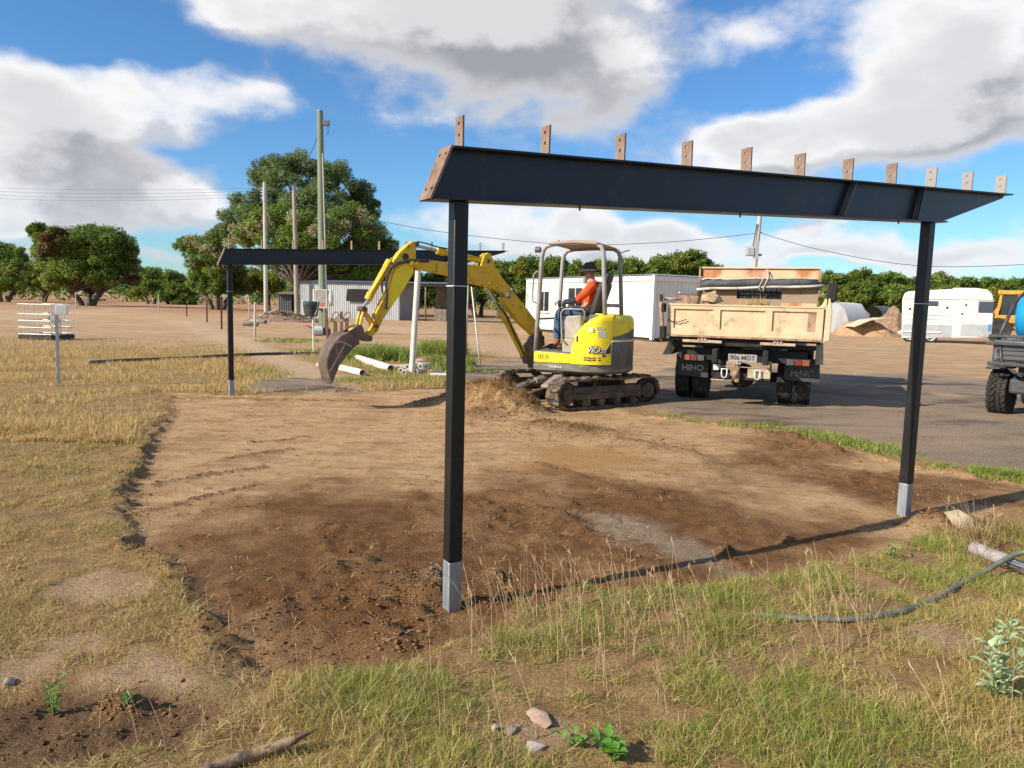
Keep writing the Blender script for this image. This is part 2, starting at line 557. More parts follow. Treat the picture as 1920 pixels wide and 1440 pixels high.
MOUNDS = [(np.array([.20, 10.52]), .30, .24), (np.array([-.10, 10.93]), .34, .33), (np.array([-.38, 11.33]), .34, .31), (np.array([-.72, 11.62]), .36, .22), (G(1015, 805), .36, .10), (G(900, 782), .45, .12), (G(1090, 812), .45, .07), (G(850, 752), .40, .09), (G(790, 755), .25, .06), (G(1200, 830), .5, .04),
          (G(1745, 990), .16, .13), (G(1790, 985), .13, .10), (G(925, 1085), .07, .06), (G(800, 1105), .14, .05), (G(1880, 1050), .25, .08), (G(730, 1200), .12, .05), (G(1362, 1035), .06, .05), (G(1475, 1015), .05, .05),
          (G(230, 1330), .07, .07), (G(640, 735), .3, .05), (G(1480, 825), .3, .06), (G(1560, 850), .3, .05)]
CUTS = [(G(745, 752), .55, -.05)]
A_ = np.array([-0.287, 3.742, 0.0])


def terrain(x, y):
    """height and zone masks of the ground, all numpy"""
    near = (np.abs(x) < 60) & (y > -5) & (y < 80)
    far_s = np.full(x.shape, 50.0)

    def S(poly):
        o = far_s.copy()
        if near.any(): o[near] = sdf(x[near], y[near], poly)
        return o
    wob = (fbm(x * 1.7, y * 1.7, 3, 4) - .5)
    wob2 = (fbm(x * 9, y * 9, 5, 3) - .5)
    ps = S(PAD) + wob * .28 + wob2 * .24
    pad = smooth(-ps, -.035, .035)
    dark = np.zeros(x.shape)
    for p in DARK:
        dark = np.maximum(dark, smooth(-(S(p) + wob * 1.4 + wob2 * .35), -.48, .50))
    streak = smooth(-(S(STREAK) + wob * .5 + wob2 * .25), -.10, .16) * .8
    orange = smooth(-(S(ORANGE) + wob * 1.2), -.5, .4)
    gravel = smooth(-(S(GRAVEL) + wob * .5 + wob2 * .15), -.25, .25) * (1 - pad)
    for p in GRAVEL2:
        gravel = np.maximum(gravel, smooth(-(S(p) + wob * .5 + wob2 * .2), -.2, .2))
    sand = np.zeros(x.shape)
    for p in SANDS:
        sand = np.maximum(sand, smooth(-(S(p) + wob * .35 + wob2 * .15), -.06, .06))
    ditch = smooth(-(S(DITCH) + wob * .3 + wob2 * .08), -.05, .05)
    shave = smooth(-(S(SHAVE[0]) + wob * 1.0 + wob2 * .3), -.3, .3)
    path = np.zeros(x.shape)
    if near.any():
        path[near] = 1 - smooth(seg_dist(x[near], y[near], PATH) + wob[near] * .6, .25, .9)
    trk = np.zeros(x.shape)
    m = (np.abs(x) < 120) & (y > 10) & (y < 130)
    if m.any():
        for t in TRACKS:
            trk[m] = np.maximum(trk[m], 1 - smooth(seg_dist(x[m], y[m], t), .8, 2.5))
    # bare dirt beyond the grass
    left = 1 - smooth(x / (y + 1e-3), -.06, .02)
    bare = np.where(y > 0, np.maximum(left * smooth(y + wob * 10, 20, 27), (1 - left) * smooth(y + wob * 3, 15.0, 17.0)), 0)
    bare = np.maximum(bare, (1 - left) * smooth(x, 4, 9) * smooth(y, 5, 9) * (1 - pad))
    red = left * smooth(y + wob * 20, 55, 85)
    # heights
    hb = np.where(x < -0.9, .050, .045) * (1 - smooth(y, 6.5, 11) * .8)
    h = hb * (1 - pad) + .05 * gravel * smooth(y, 7, 10)
    h += (fbm(x * .6, y * .6, 11, 4) - .5) * .06 * (1 - pad) * (1 - gravel)
    h += (fbm(x * .8, y * .8, 12, 3) - .5) * .03 * pad
    rough = pad * (.25 + .75 * dark) + ditch
    front = smooth(-(y - (4.15 + .25 * x)), -.25, .35) * pad
    rough = rough * (1 + .45 * front)
    patchy = smooth(fbm(x * 2.2, y * 2.2, 31, 3), .44, .64)
    c1 = fbm(x * 8, y * 8, 21, 3); c2 = fbm(x * 17, y * 17, 22, 2)
    h += rough * (.25 + .75 * patchy) * (.075 * np.clip(c1 - .46, 0, 1) + .03 * (c2 - .5) * 1.5)
    h += (1 - pad) * (1 - gravel) * (c1 - .5) * .03
    h -= ditch * .05
    lum = np.zeros(x.shape)
    for pts, wd, am in RIDGES:
        k = np.zeros(x.shape)
        q = (np.abs(x) < 12) & (y > 1) & (y < 20)
        if q.any(): k[q] = np.exp(-(seg_dist(x[q], y[q], pts) / wd) ** 2)
        h += am * k * (.25 + 1.5 * np.clip(c1 - .3, 0, 1)) ; lum = np.maximum(lum, k)
    spoil = np.zeros(x.shape)
    for c, r, am in MOUNDS + CUTS:
        k = np.exp(-(((x - c[0]) ** 2 + (y - c[1]) ** 2) / r ** 2))
        h += am * k * (.75 + .5 * c1 + .25 * (c2 - .5)); spoil = np.maximum(spoil, k if am > .04 else 0)
    h += np.where(y > 90, (fbm(x * .01, y * .01, 41, 3) - .5) * np.clip((y - 90) / 300, 0, 1) * 3, 0)
    return h, dict(pad=pad, dark=dark, streak=streak * pad, orange=orange, gravel=gravel, sand=sand, ditch=ditch, shave=shave, path=path, trk=trk, bare=bare, red=red, lum=lum, spoil=spoil, left=left)


def H(x, y):
    return float(terrain(np.array([float(x)]), np.array([float(y)]))[0][0])


def grid_lines(lo, hi, step, a, b, grow):
    c = list(np.arange(lo, hi, step))
    s = step; v = c[-1]
    while v < b:
        s *= grow; v += s; c.append(v)
    s = step; v = c[0]
    while v > a:
        s *= grow; v -= s; c.insert(0, v)
    return np.array(c)


gx = grid_lines(-5.2, 6.2, .028, -1800, 1800, 1.07)
gy = grid_lines(2.2, 12.6, .030, -600, 2600, 1.07)
GX, GY = np.meshgrid(gx, gy)
hh, Z = terrain(GX.ravel(), GY.ravel())
nx, ny = len(gx), len(gy)
idx = np.arange(nx * ny).reshape(ny, nx)
quads = np.stack([idx[:-1, :-1], idx[:-1, 1:], idx[1:, 1:], idx[1:, :-1]], -1).reshape(-1, 4)

# ground material
gm = bpy.data.materials.new('ground_earth'); gm.use_nodes = True; MATS['ground'] = gm
g = NT(gm.node_tree)
gb = gm.node_tree.nodes['Principled BSDF']
gp = g.node('ShaderNodeTexCoord').outputs['Object']


def zone(n, ch):
    a = g.node('ShaderNodeAttribute', attribute_name=n)
    s = g.node('ShaderNodeSeparateColor'); gm.node_tree.links.new(a.outputs['Color'], s.inputs[0])
    return s.outputs[ch]


nA = g.noise(gp, 1.3, 6, .6); nB = g.noise(gp, 7, 6, .65); nC = g.noise(gp, 38, 5, .7); nD = g.noise(gp, .25, 5, .6); nE = g.noise(gp, 150, 3, .7)
strk = g.noise(g.v('MULTIPLY', gp, (.30, 1.7, 1)), 3.0, 8, .72, .3)          # scraped streaks along the blade's run
base = g.mix(g.ss(nB, .35, .65), (.40, .26, .115), (.28, .17, .072))
base = g.mix(g.ss(nA, .5, .7), base, (.30, .215, .105))
base = g.mix(g.ss(nC, .52, .72), base, (.43, .31, .16))
bare = g.mix(g.ss(nA, .35, .68), (.49, .325, .185), (.38, .235, .125))
bare = g.mix(g.ss(g.noise(g.v('MULTIPLY', gp, (.25, 1.2, 1)), .9, 6, .6), .48, .66), bare, (.54, .375, .225))
bare = g.mix(g.ss(nC, .55, .75), bare, (.24, .15, .085))
bare = g.mix(g.m('MULTIPLY', zone('zc', 1), .8), bare, (.34, .18, .095))
bare = bare
c = g.mix(zone('zb', 1), base, bare)
c = g.mix(g.m('MULTIPLY', zone('zc', 0), .85), c, g.mix(g.ss(nB, .3, .7), (.60, .43, .285), (.50, .345, .21)))
soil = g.mix(g.ss(g.m('MULTIPLY_ADD', nA, .55, g.m('MULTIPLY', strk, .45)), .37, .58), (.385, .225, .11), (.60, .395, .21))
soil = g.mix(g.ss(nB, .52, .72), soil, (.25, .135, .06))
soil = g.mix(g.m('MULTIPLY', g.ss(nA, .52, .68), .7), soil, (.40, .225, .095))
soil = g.mix(g.m('MULTIPLY', zone('zc', 2), .8), soil, (.42, .235, .09))
darks = g.mix(g.ss(nB, .35, .68), (.155, .074, .030), (.235, .120, .050))
darks = g.mix(g.ss(nA, .48, .64), darks, (.30, .17, .078))
darks = g.mix(g.ss(nC, .55, .78), darks, (.10, .052, .024))
soil = g.mix(zone('za', 1), soil, darks)
soil = g.mix(zone('za', 2), soil, g.mix(g.ss(nB, .3, .7), (.38, .30, .21), (.30, .225, .15)))
soil = g.mix(g.m('MULTIPLY', zone('zd', 0), .55), soil, g.mix(nC, (.13, .078, .04), (.26, .16, .085)))
c = g.mix(zone('za', 0), c, soil)
grav = g.mix(g.ss(nC, .35, .68), (.225, .175, .13), (.36, .29, .215))
grav = g.mix(g.ss(g.noise(g.v('MULTIPLY', gp, (.6, 1.6, 1)), 1.2, 6, .6), .46, .62), grav, (.12, .094, .070))
grav = g.mix(g.m('MULTIPLY', g.ss(nD, .45, .62), .8), grav, (.40, .29, .19))
grav = g.mix(g.ss(nE, .60, .70), grav, (.50, .44, .37))
grav = g.mix(g.ss(nE, .40, .30), grav, (.07, .055, .045))
c = g.mix(g.m('MULTIPLY', zone('zb', 0), .93), c, grav)
sandc = g.mix(g.ss(nB, .3, .7), (.55, .39, .245), (.43, .285, .165))
sandc = g.mix(g.ss(nE, .6, .75), sandc, (.28, .19, .11))
c = g.mix(g.m('MULTIPLY', zone('zb', 2), g.ss(nB, .3, .62, .45, .95)), c, sandc)
c = g.mix(g.m('MULTIPLY', zone('zd', 1), .95), c, g.mix(g.ss(nC, .4, .65), (.20, .125, .068), (.13, .078, .042)))
spo = g.mix(g.ss(nC, .35, .66), (.16, .085, .038), (.27, .16, .075))
c = g.mix(g.m('MULTIPLY', zone('zd', 2), .85), c, spo)
fine = g.noise(gp, 75, 6, .75)
grit = g.noise(gp, 260, 3, .7)
var_ = g.m('ADD', g.ss(fine, .30, .70, .72, 1.50), g.ss(grit, .3, .7, -.24, .24))
c = g.v('SCALE', c, var_)
g.put(gb.inputs['Base Color'], c)
gb.inputs['Roughness'].default_value = .95
gb.inputs['Specular IOR Level'].default_value = .12
bp = g.node('ShaderNodeBump'); bp.inputs['Strength'].default_value = 1.0; bp.inputs['Distance'].default_value = .035
hgt = g.m('ADD', g.m('MULTIPLY', nC, .6), g.m('MULTIPLY', nE, .25)); hgt = g.m('ADD', hgt, g.m('MULTIPLY', nB, .7)); hgt = g.m('ADD', hgt, g.m('MULTIPLY', fine, .55))
g.put(bp.inputs['Height'], hgt)
gm.node_tree.links.new(bp.outputs[0], gb.inputs['Normal'])

ground = fast_mesh('ground', np.stack([GX.ravel(), GY.ravel(), hh], 1), quads.ravel(), np.arange(len(quads)) * 4, None, None, 'ground', kind='structure')
ground.data.polygons.foreach_set('use_smooth', np.ones(len(quads), bool))
for nm, ks in (('za', ('pad', 'dark', 'streak')), ('zb', ('gravel', 'bare', 'sand')), ('zc', ('path', 'red', 'orange')), ('zd', ('lum', 'ditch', 'spoil'))):
    at = ground.data.attributes.new(nm, 'FLOAT_COLOR', 'POINT')
    c4 = np.ones((len(hh), 4), np.float32)
    for i, k in enumerate(ks):
        c4[:, i] = Z[k] if k != 'path' else np.maximum(Z['path'], Z['trk'] * .6)
    at.data.foreach_set('color', c4.ravel())

# ---- grass blades
mat('grass_blades', (.3, .25, .1), rough=.6, attr='tint', trans=.35, spec=.25)


def blades(name, x, y, hgt_, wid, cols, lean=.45, label='', kind='stuff', z=None, droop=.5):
    n = len(x)
    z = terrain(x, y)[0] + (-.004 if lean < 1.5 else .004) if z is None else z
    a = rng.uniform(0, 2 * np.pi, n); ld = rng.uniform(0, 2 * np.pi, n); lk = np.abs(rng.normal(0, lean, n)).clip(0, 1.3) if lean < 1.5 else rng.uniform(1.2, 7, n)
    P = np.stack([x, y, z], 1); S = np.stack([np.cos(a), np.sin(a), 0 * a], 1)
    D = unit(np.stack([np.cos(ld) * lk, np.sin(ld) * lk, 0 * a + 1], 1)); D2 = unit(D + np.stack([np.cos(ld), np.sin(ld), 0 * a - .4], 1) * droop * rng.uniform(.1, 1, (n, 1)))
    h = hgt_[:, None]; wv = wid[:, None] * S
    m1 = P + D * h * .5; tip = m1 + D2 * h * .5
    V = np.stack([P - wv * .5, P + wv * .5, m1 + wv * .38, m1 - wv * .38, tip], 1).reshape(-1, 3)
    b = np.arange(n)[:, None] * 5
    L = np.concatenate([b + np.array([0, 1, 2, 3]), b + np.array([3, 2, 4])], 1).ravel()
    st = (np.arange(n)[:, None] * 7 + np.array([0, 4])).ravel()
    C = np.repeat(cols, 5, 0)
    o = fast_mesh(name, V, L, st, None, C, 'grass_blades', kind=kind)
    return tag(o, label, 'grass', None, kind)


def tints(n, pal, wts, jit=.22):
    pal = np.array(pal); k = rng.choice(len(pal), n, p=np.array(wts) / sum(wts))
    return (pal[k] * rng.uniform(1 - jit, 1 + jit, (n, 1)) * rng.uniform(.94, 1.06, (n, 3))).clip(0, 1)


STRAW = (.62, .46, .20); STRAW2 = (.48, .33, .13); OLIVE = (.33, .30, .075); GREEN = (.20, .27, .04); PALEG = (.43, .42, .13); BRN = (.28, .17, .08)

# foreground grass on the near bank
n = 760000
x = rng.uniform(-1.9, 4.6, n); y = rng.uniform(1.6, 5.6, n)
_, z_ = terrain(x, y)
clump = fbm(x * 3.2, y * 3.2, 61, 4); clump2 = fbm(x * 11, y * 11, 62, 3)
edge = sdf(x, y, PAD)
side = smooth(x + .35 * (y - 2.2), -.9, -.5)
den_ = (1 - z_['pad']) * (1 - z_['sand'] * .93) * (1 - z_['ditch']) * side * smooth(clump * .6 + clump2 * .4, .37, .56) * smooth(edge, -.14, .16) * (1 - z_['gravel'])
keep = rng.uniform(0, 1, n) < den_ * .8
x, y, clump = x[keep], y[keep], clump[keep]
gn = len(x)
grn = fbm(x * 1.1, y * 1.1, 66, 3)
cols = tints(gn, [STRAW, STRAW2, OLIVE, PALEG], [.38, .24, .18, .20])
gk = rng.uniform(0, 1, gn) < .12 + smooth(grn, .34, .58) * .74
cols[gk] = tints(int(gk.sum()), [GREEN, (.27, .33, .05), PALEG], [.42, .33, .25])
hg = (.03 + .10 * rng.beta(1.6, 3.2, gn)) * (.55 + .9 * smooth(clump, .35, .7))
hg *= .85
fl_ = rng.uniform(0, 1, gn) < .42
blades('bank_grass', x[~fl_], y[~fl_], hg[~fl_], rng.uniform(.0016, .0040, int((~fl_).sum())), cols[~fl_], .6, 'mixed dry and green grass on the near bank in the foreground', droop=.9)
blades('bank_thatch', x[fl_], y[fl_], hg[fl_] * 1.1 + .02, rng.uniform(.0014, .0034, int(fl_.sum())), tints(int(fl_.sum()), [STRAW, (.66, .52, .28), STRAW2, BRN], [.4, .25, .25, .1]), 1.9, 'flattened dead grass lying between the blades of the near bank', droop=.3)

# left verge, sparse short straw grass close by
n = 620000
x = rng.uniform(-7.5, -.6, n); y = rng.uniform(1.9, 9.5, n)
_, z_ = terrain(x, y)
clump = fbm(x * 3, y * 3, 71, 4); clump2 = fbm(x * 13, y * 13, 72, 3)
den_ = (1 - z_['pad']) * (1 - z_['sand'] * .96) * (1 - z_['ditch'] * .97) * (1 - z_['shave'] * .5) * smooth(clump * .6 + clump2 * .4, .34, .55) * (1 - smooth(x + .35 * (y - 2.2), -.9, -.5) * (y < 4)) * (.45 + .55 * (y < 6.5))
keep = rng.uniform(0, 1, n) < den_ * .62
x, y, clump = x[keep], y[keep], clump[keep]
gn = len(x); grn = fbm(x * 1.3, y * 1.3, 76, 3)
cols = tints(gn, [STRAW, STRAW2, OLIVE, BRN], [.42, .30, .20, .08])
gk = rng.uniform(0, 1, gn) < smooth(grn, .5, .72) * .4
cols[gk] = tints(int(gk.sum()), [GREEN, OLIVE, PALEG], [.3, .4, .3])
hg = (.02 + .055 * rng.beta(1.6, 3.4, gn)) * (.6 + .8 * smooth(clump, .35, .7))
blades('verge_grass', x, y, hg, rng.uniform(.0018, .0042, gn) * (1 + (y > 5) * .4), cols, 1.0, 'short straw coloured grass left of the scraped pad', droop=.9)

kq = rng.uniform(0, 1, gn) < .5
blades('verge_thatch', x[kq] + rng.normal(0, .02, int(kq.sum())), y[kq] + rng.normal(0, .02, int(kq.sum())), hg[kq] * 1.2 + .02, rng.uniform(.0016, .0036, int(kq.sum())), tints(int(kq.sum()), [STRAW, (.68, .53, .28), STRAW2, BRN], [.4, .3, .22, .08]), 2.2, 'flattened straw lying through the grass left of the pad', droop=.2)

# dry field further out on the left
n = 300000
y = 7.5 + 22 * rng.uniform(0, 1, n) ** 1.7
x = -(.02 + .9 * rng.uniform(0, 1, n)) * (y + 1.0)
_, z_ = terrain(x, y)
clump = fbm(x * 1.0, y * 1.0, 81, 4); clump2 = fbm(x * 5, y * 5, 82, 3)
den_ = (1 - z_['pad']) * (1 - z_['path']) * (1 - z_['shave'] * .75) * (1 - z_['gravel']) * smooth(clump * .6 + clump2 * .4, .36, .58) * (1 - smooth(y + 8 * (clump - .5), 19, 27) * .97)
den_ *= smooth(sdf(x, y, PAD), .02, .4)
keep = rng.uniform(0, 1, n) < den_
x, y, clump = x[keep], y[keep], clump[keep]
gn = len(x)
cols = tints(gn, [STRAW, STRAW2, BRN, (.66, .48, .22)], [.42, .22, .06, .30])
gk = (rng.uniform(0, 1, gn) < .55) & (((x > -5.5) & (y > 14)) | (rng.uniform(0, 1, gn) < .06))
cols[gk] = tints(int(gk.sum()), [OLIVE, GREEN, PALEG], [.45, .2, .35])
blades('dry_field_grass', x, y, (.05 + .13 * rng.beta(1.5, 3, gn)) * (.5 + .8 * smooth(clump, .3, .7)), rng.uniform(.006, .012, gn), cols, .5, 'golden dry grass field beyond the left post', droop=.6)

# fresh green weeds along the gravel edge and round the pipes
def patch(cx, cy, r, k, hs_, palette):
    a = rng.uniform(0, 2 * np.pi, k); q = r * np.sqrt(rng.uniform(0, 1, k))
    return cx + q * np.cos(a), cy + q * np.sin(a), rng.uniform(.4, 1, k) * hs_, tints(k, *palette)


PX, PY, PH, PC = [], [], [], []
GR = ([GREEN, (.17, .27, .05), PALEG, OLIVE], [.35, .3, .2, .15])
for px, py, r, k, hs_ in [(1495, 815, .24, 200, .07), (1535, 825, .30, 420, .09), (1575, 836, .26, 520, .10), (1612, 841, .22, 330, .07), (1655, 851, .28, 420, .09), (1695, 860, .2, 200, .07), (1370, 800, .22, 260, .08), (1300, 792, .18, 150, .07), (1260, 785, .15, 90, .06),
                          (1840, 893, .14, 420, .09), (1862, 898, .14, 400, .09), (1900, 900, .2, 700, .10), (1760, 880, .16, 200, .07), (1440, 806, .22, 260, .07), (1745, 925, .1, 160, .08), (1690, 975, .06, 50, .08), (402, 925, .05, 70, .06), (620, 1345, .1, 90, .05),
                          (680, 680, .5, 500, .22), (720, 699, .35, 300, .14), (830, 668, .7, 2600, .62), (845, 690, .6, 1200, .4), (700, 676, .55, 1800, .55), (660, 676, .5, 900, .4), (740, 676, .6, 1300, .5), (790, 680, .6, 700, .3), (760, 714, .5, 350, .10), (800, 714, .5, 350, .10), (700, 716, .5, 250, .08), (860, 700, .4, 500, .22), (920, 700, .7, 300, .07), (540, 640, 1.2, 700, .12), (600, 660, .9, 500, .14), (640, 715, .5, 300, .08), (735, 668, .35, 300, .3)]:
    c0 = G(px, py)
    a_, b_, h_, c_ = patch(c0[0], c0[1], r, k, hs_, GR)
    PX.append(a_); PY.append(b_); PH.append(h_); PC.append(c_)
px_, py_, ph_, pc_ = map(np.concatenate, (PX, PY, PH, PC))
kp = sdf(px_, py_, PAD) > -.12
px_, py_, ph_, pc_ = px_[kp], py_[kp], ph_[kp], pc_[kp]
blades('green_weeds', px_, py_, ph_, .004 + .0009 * py_ * rng.uniform(.5, 1.2, len(px_)), pc_, .6, 'fresh green weeds along the gravel edge and round the pipes')

# dead straw lying on the scraped soil, and litter on the bank
n = 36000
x = rng.uniform(-4.2, 4.6, n); y = rng.uniform(2.6, 11.5, n)
_, z_ = terrain(x, y)
den_ = z_['pad'] * smooth(fbm(x * 1.6, y * 1.6, 91, 3), .42, .62) * (.25 + .75 * z_['dark']) + z_['spoil'] * .9
keep = rng.uniform(0, 1, n) < den_ * .55
x, y = x[keep], y[keep]; gn = len(x)
blades('straw_litter', x, y, rng.uniform(.02, .08, gn), rng.uniform(.002, .005, gn) * (1 + .06 * y), tints(gn, [STRAW, (.58, .44, .24), BRN], [.5, .3, .2]), 1.6, 'loose straw bits strewn on the scraped soil', droop=.2)
# straw on the spoil heap
qx, qy = [], []
for c_, r_, k_ in ((np.array([-.1, 10.93]), .36, 1300), (np.array([.2, 10.5]), .33, 900), (np.array([-.5, 11.4]), .42, 1100), (G(1090, 812), .4, 300), (G(850, 755), .35, 350), (G(1870, 1010), .22, 900), (G(1830, 1030), .2, 500)):
    a = rng.uniform(0, 2 * np.pi, k_); q = r_ * np.abs(rng.normal(0, .6, k_)); qx.append(c_[0] + q * np.cos(a)); qy.append(c_[1] + q * np.sin(a))
qx = np.concatenate(qx); qy = np.concatenate(qy); gn = len(qx)
blades('spoil_straw', qx, qy, rng.uniform(.04, .13, gn), rng.uniform(.003, .007, gn), tints(gn, [STRAW2, BRN, (.17, .105, .05)], [.22, .40, .38]), 1.1, 'uprooted dead grass on the spoil heap by the tracks', droop=.4)

# tall seeding stalks leaning over the bank
mat('dry_stalk', (.55, .41, .24), rough=.6, attr='tint', trans=.25, spec=.2)
sv, sf, sc_ = [], [], []
spots = []
for k in range(330):
    r_ = random.random()
    if r_ < .62: px, py = random.uniform(880, 1660), random.uniform(1105, 1240)
    elif r_ < .82: px, py = random.uniform(560, 1900), random.uniform(1200, 1430)
    else: px, py = random.uniform(120, 560), random.uniform(1090, 1430)
    if r_ < .62: py = max(py, 1105 + max(0, 1000 - px) * .25)
    spots.append((px, py))
spots += [(1800 + random.uniform(-30, 70), 1000 + random.uniform(-10, 60)) for _ in range(40)]
smb = MB()
tcol = []
for px, py in spots:
    b = G(px, py, .05); zb = H(b[0], b[1])
    h = random.uniform(.10, .34) if px > 560 else random.uniform(.08, .2)
    ld = random.gauss(math.pi * .95, 1.0); lk = abs(random.gauss(.35, .2))
    pts = [Vector((b[0], b[1], zb)) + Vector((math.cos(ld) * lk * h * t ** 1.6, math.sin(ld) * lk * h * t ** 1.6, h * t)) for t in (0, .35, .7, 1)]
    o0 = len(smb.v)
    smb.tube(pts, [.0016, .0014, .0011, .0007], 4)
    if random.random() < .55:
        d = (pts[3] - pts[2]).normalized(); q = pts[3]
        for j in range(3):
            e = q + d * .022 + Vector((random.uniform(-.012, .012), random.uniform(-.012, .012), random.uniform(-.004, .01)))
            smb.tube([q - d * .012 * j, (q + e) / 2 - d * .012 * j, e - d * .012 * j], [.0010, .0024, .0006], 4)
    k = random.uniform(.75, 1.2)
    tcol += [(.56 * k, .40 * k, .23 * k)] * (len(smb.v) - o0)
so = smb.build('seed_stalks', 'dry_stalk', None, fix=False)
at = so.data.attributes.new('tint', 'FLOAT_COLOR', 'POINT')
c4 = np.ones((len(tcol), 4), np.float32); c4[:, :3] = np.array(tcol); at.data.foreach_set('color', c4.ravel())
tag(so, 'tall dry seeding grass stalks leaning over the near bank', 'grass', None, 'stuff')

# clods of earth
mat('clod_earth', (.16, .083, .037), (.25, .14, .064), rough=.95, scale=3, bump=.6, bscale=70, spec=.1)
ico = []
for sd_ in range(8):
    t = MB().rock((0, 0, 0), (1.1, .85, .62), sd_, 0, 1, .46); ico.append((np.array(t.v), np.array(t.f)))
cx, cy, cs = [], [], []


def clods(x, y, s):
    cx.append(np.atleast_1d(x)); cy.append(np.atleast_1d(y)); cs.append(np.atleast_1d(s))


for pts, wd, am in RIDGES:
    for a, b in zip(pts[:-1], pts[1:]):
        L = np.linalg.norm(b - a); k = int(L * 170 * (.6 + am * 12) ** .5)
        t = rng.uniform(0, 1, k)
        x = a[0] + (b[0] - a[0]) * t + rng.normal(0, wd * .9, k); y = a[1] + (b[1] - a[1]) * t + rng.normal(0, wd * .9, k)
        clods(x, y, .003 + .017 * rng.beta(1.1, 7, k))
for c_, r_, am in MOUNDS:
    k = int((120 + 1500 * am) * min(1, r_ / .28)); clods(rng.normal(c_[0], r_ * .75, k), rng.normal(c_[1], r_ * .75, k), .004 + .022 * rng.beta(1.1, 6, k))
n = 70000
x = rng.uniform(-4.2, 4.8, n); y = rng.uniform(2.4, 9.5, n)
_, z_ = terrain(x, y)
fr = smooth(-(y - (4.15 + .25 * x)), -.25, .35)
den_ = z_['pad'] * z_['dark'] * smooth(fbm(x * 2.2, y * 2.2, 31, 3), .46, .66) * (.22 + 1.1 * fr) + z_['ditch'] * .7
kp = rng.uniform(0, 1, n) < den_
clods(x[kp], y[kp], .003 + .018 * rng.beta(1.1, 7, int(kp.sum())))
cx, cy, cs = map(np.concatenate, (cx, cy, cs))
hz, z_ = terrain(cx, cy)
kp = (z_['gravel'] < .6); cx, cy, cs, hz = cx[kp], cy[kp], cs[kp], hz[kp]
V, F = [], []
off = 0
for i in range(8):
    m = np.arange(len(cx)) % 8 == i
    bv, bf = ico[i]; k = int(m.sum()); nv = len(bv)
    a = rng.uniform(0, 6.28, k); ca, sa = np.cos(a)[:, None], np.sin(a)[:, None]; s = cs[m][:, None]
    sx = s * rng.uniform(.8, 1.5, (k, 1))
    vx = (bv[None, :, 0] * ca - bv[None, :, 1] * sa) * sx + cx[m][:, None]; vy = (bv[None, :, 0] * sa + bv[None, :, 1] * ca) * s + cy[m][:, None]
    vz = bv[None, :, 2] * s + hz[m][:, None] + s * .25
    V.append(np.stack([vx, vy, vz], -1).reshape(-1, 3)); F.append((bf[None] + (np.arange(k) * nv)[:, None, None] + off).reshape(-1, 3)); off += k * nv
V = np.concatenate(V); F = np.concatenate(F)
tag(fast_mesh('soil_clods', V, F.ravel(), np.arange(len(F)) * 3, None, None, 'clod_earth'), 'crumbly brown earth clods on the scraped pad', 'soil', None, 'stuff')
# loose stones on the gravel yard
mat('stone_chips', (.27, .225, .18), (.17, .14, .11), rough=.9, scale=2, spec=.2)
n = 9000
x = rng.uniform(2.0, 11, n); y = rng.uniform(5.0, 15, n)
_, z_ = terrain(x, y); kp = rng.uniform(0, 1, n) < z_['gravel'] * .55
x, y = x[kp], y[kp]
pts = [G(random.gauss(540, 50), random.gauss(729, 6)) for _ in range(900)] + [G(random.gauss(810, 16), random.gauss(1085, 14)) for _ in range(160)] + [G(random.gauss(1010, 60), random.gauss(1390, 18)) for _ in range(90)]
x = np.concatenate([x, [p[0] for p in pts]]); y = np.concatenate([y, [p[1] for p in pts]])
hz, _ = terrain(x, y); s = (.004 + .014 * rng.beta(1.1, 7, len(x)))[:, None] * np.where(y < 3.2, .55, 1.0)[:, None]
bv, bf = ico[0]; k = len(x)
V = np.stack([bv[None, :, 0] * s + x[:, None], bv[None, :, 1] * s + y[:, None], bv[None, :, 2] * s * .7 + hz[:, None] + s * .2], -1).reshape(-1, 3)
F = (bf[None] + (np.arange(k) * len(bv))[:, None, None]).reshape(-1, 3)
tag(fast_mesh('gravel_stones', V, F.ravel(), np.arange(len(F)) * 3, None, None, 'stone_chips'), 'grey gravel stones scattered on the yard and by the posts', 'gravel', None, 'stuff')

# ------------------------------------------------------------------ steel carport frames
mat('black_paint', (.011, .012, .013), (.024, .021, .018), rough=.42, scale=5, lo=.5, hi=.75, col3=(.06, .045, .03), s3=14, l3=.70, h3=.85, bump=.05, bscale=90, spec=.35)
mat('beam_paint', (.010, .016, .030), (.018, .021, .027), rough=.36, scale=3, lo=.45, hi=.75, col3=(.046, .038, .032), s3=5, l3=.53, h3=.75, spec=.4)
mat('galvanised', (.34, .36, .385), (.25, .27, .30), rough=.5, metal=.5, scale=4, col3=(.22, .16, .11), s3=2.2, l3=.60, h3=.78, stretch=(14, 14, 1.2), bump=.08, bscale=60)
mat('rusty_plate', (.24, .155, .108), (.155, .088, .055), rough=.8, metal=.1, scale=16, lo=.45, hi=.68, col3=(.27, .215, .18), s3=9, l3=.52, h3=.66, bump=.15)
mat('grey_plate', (.31, .28, .25), (.19, .15, .125), rough=.6, metal=.3, scale=14, lo=.5, hi=.7, bump=.1)
mat('steel_edge', (.13, .13, .125), (.07, .07, .07), rough=.5, scale=8)
mat('string', (.75, .76, .76), rough=.8)


def ring(cx_, cy_, r, n=10):
    return [(cx_ + r * math.cos(2 * math.pi * k / n), cy_ + r * math.sin(2 * math.pi * k / n)) for k in range(n)]


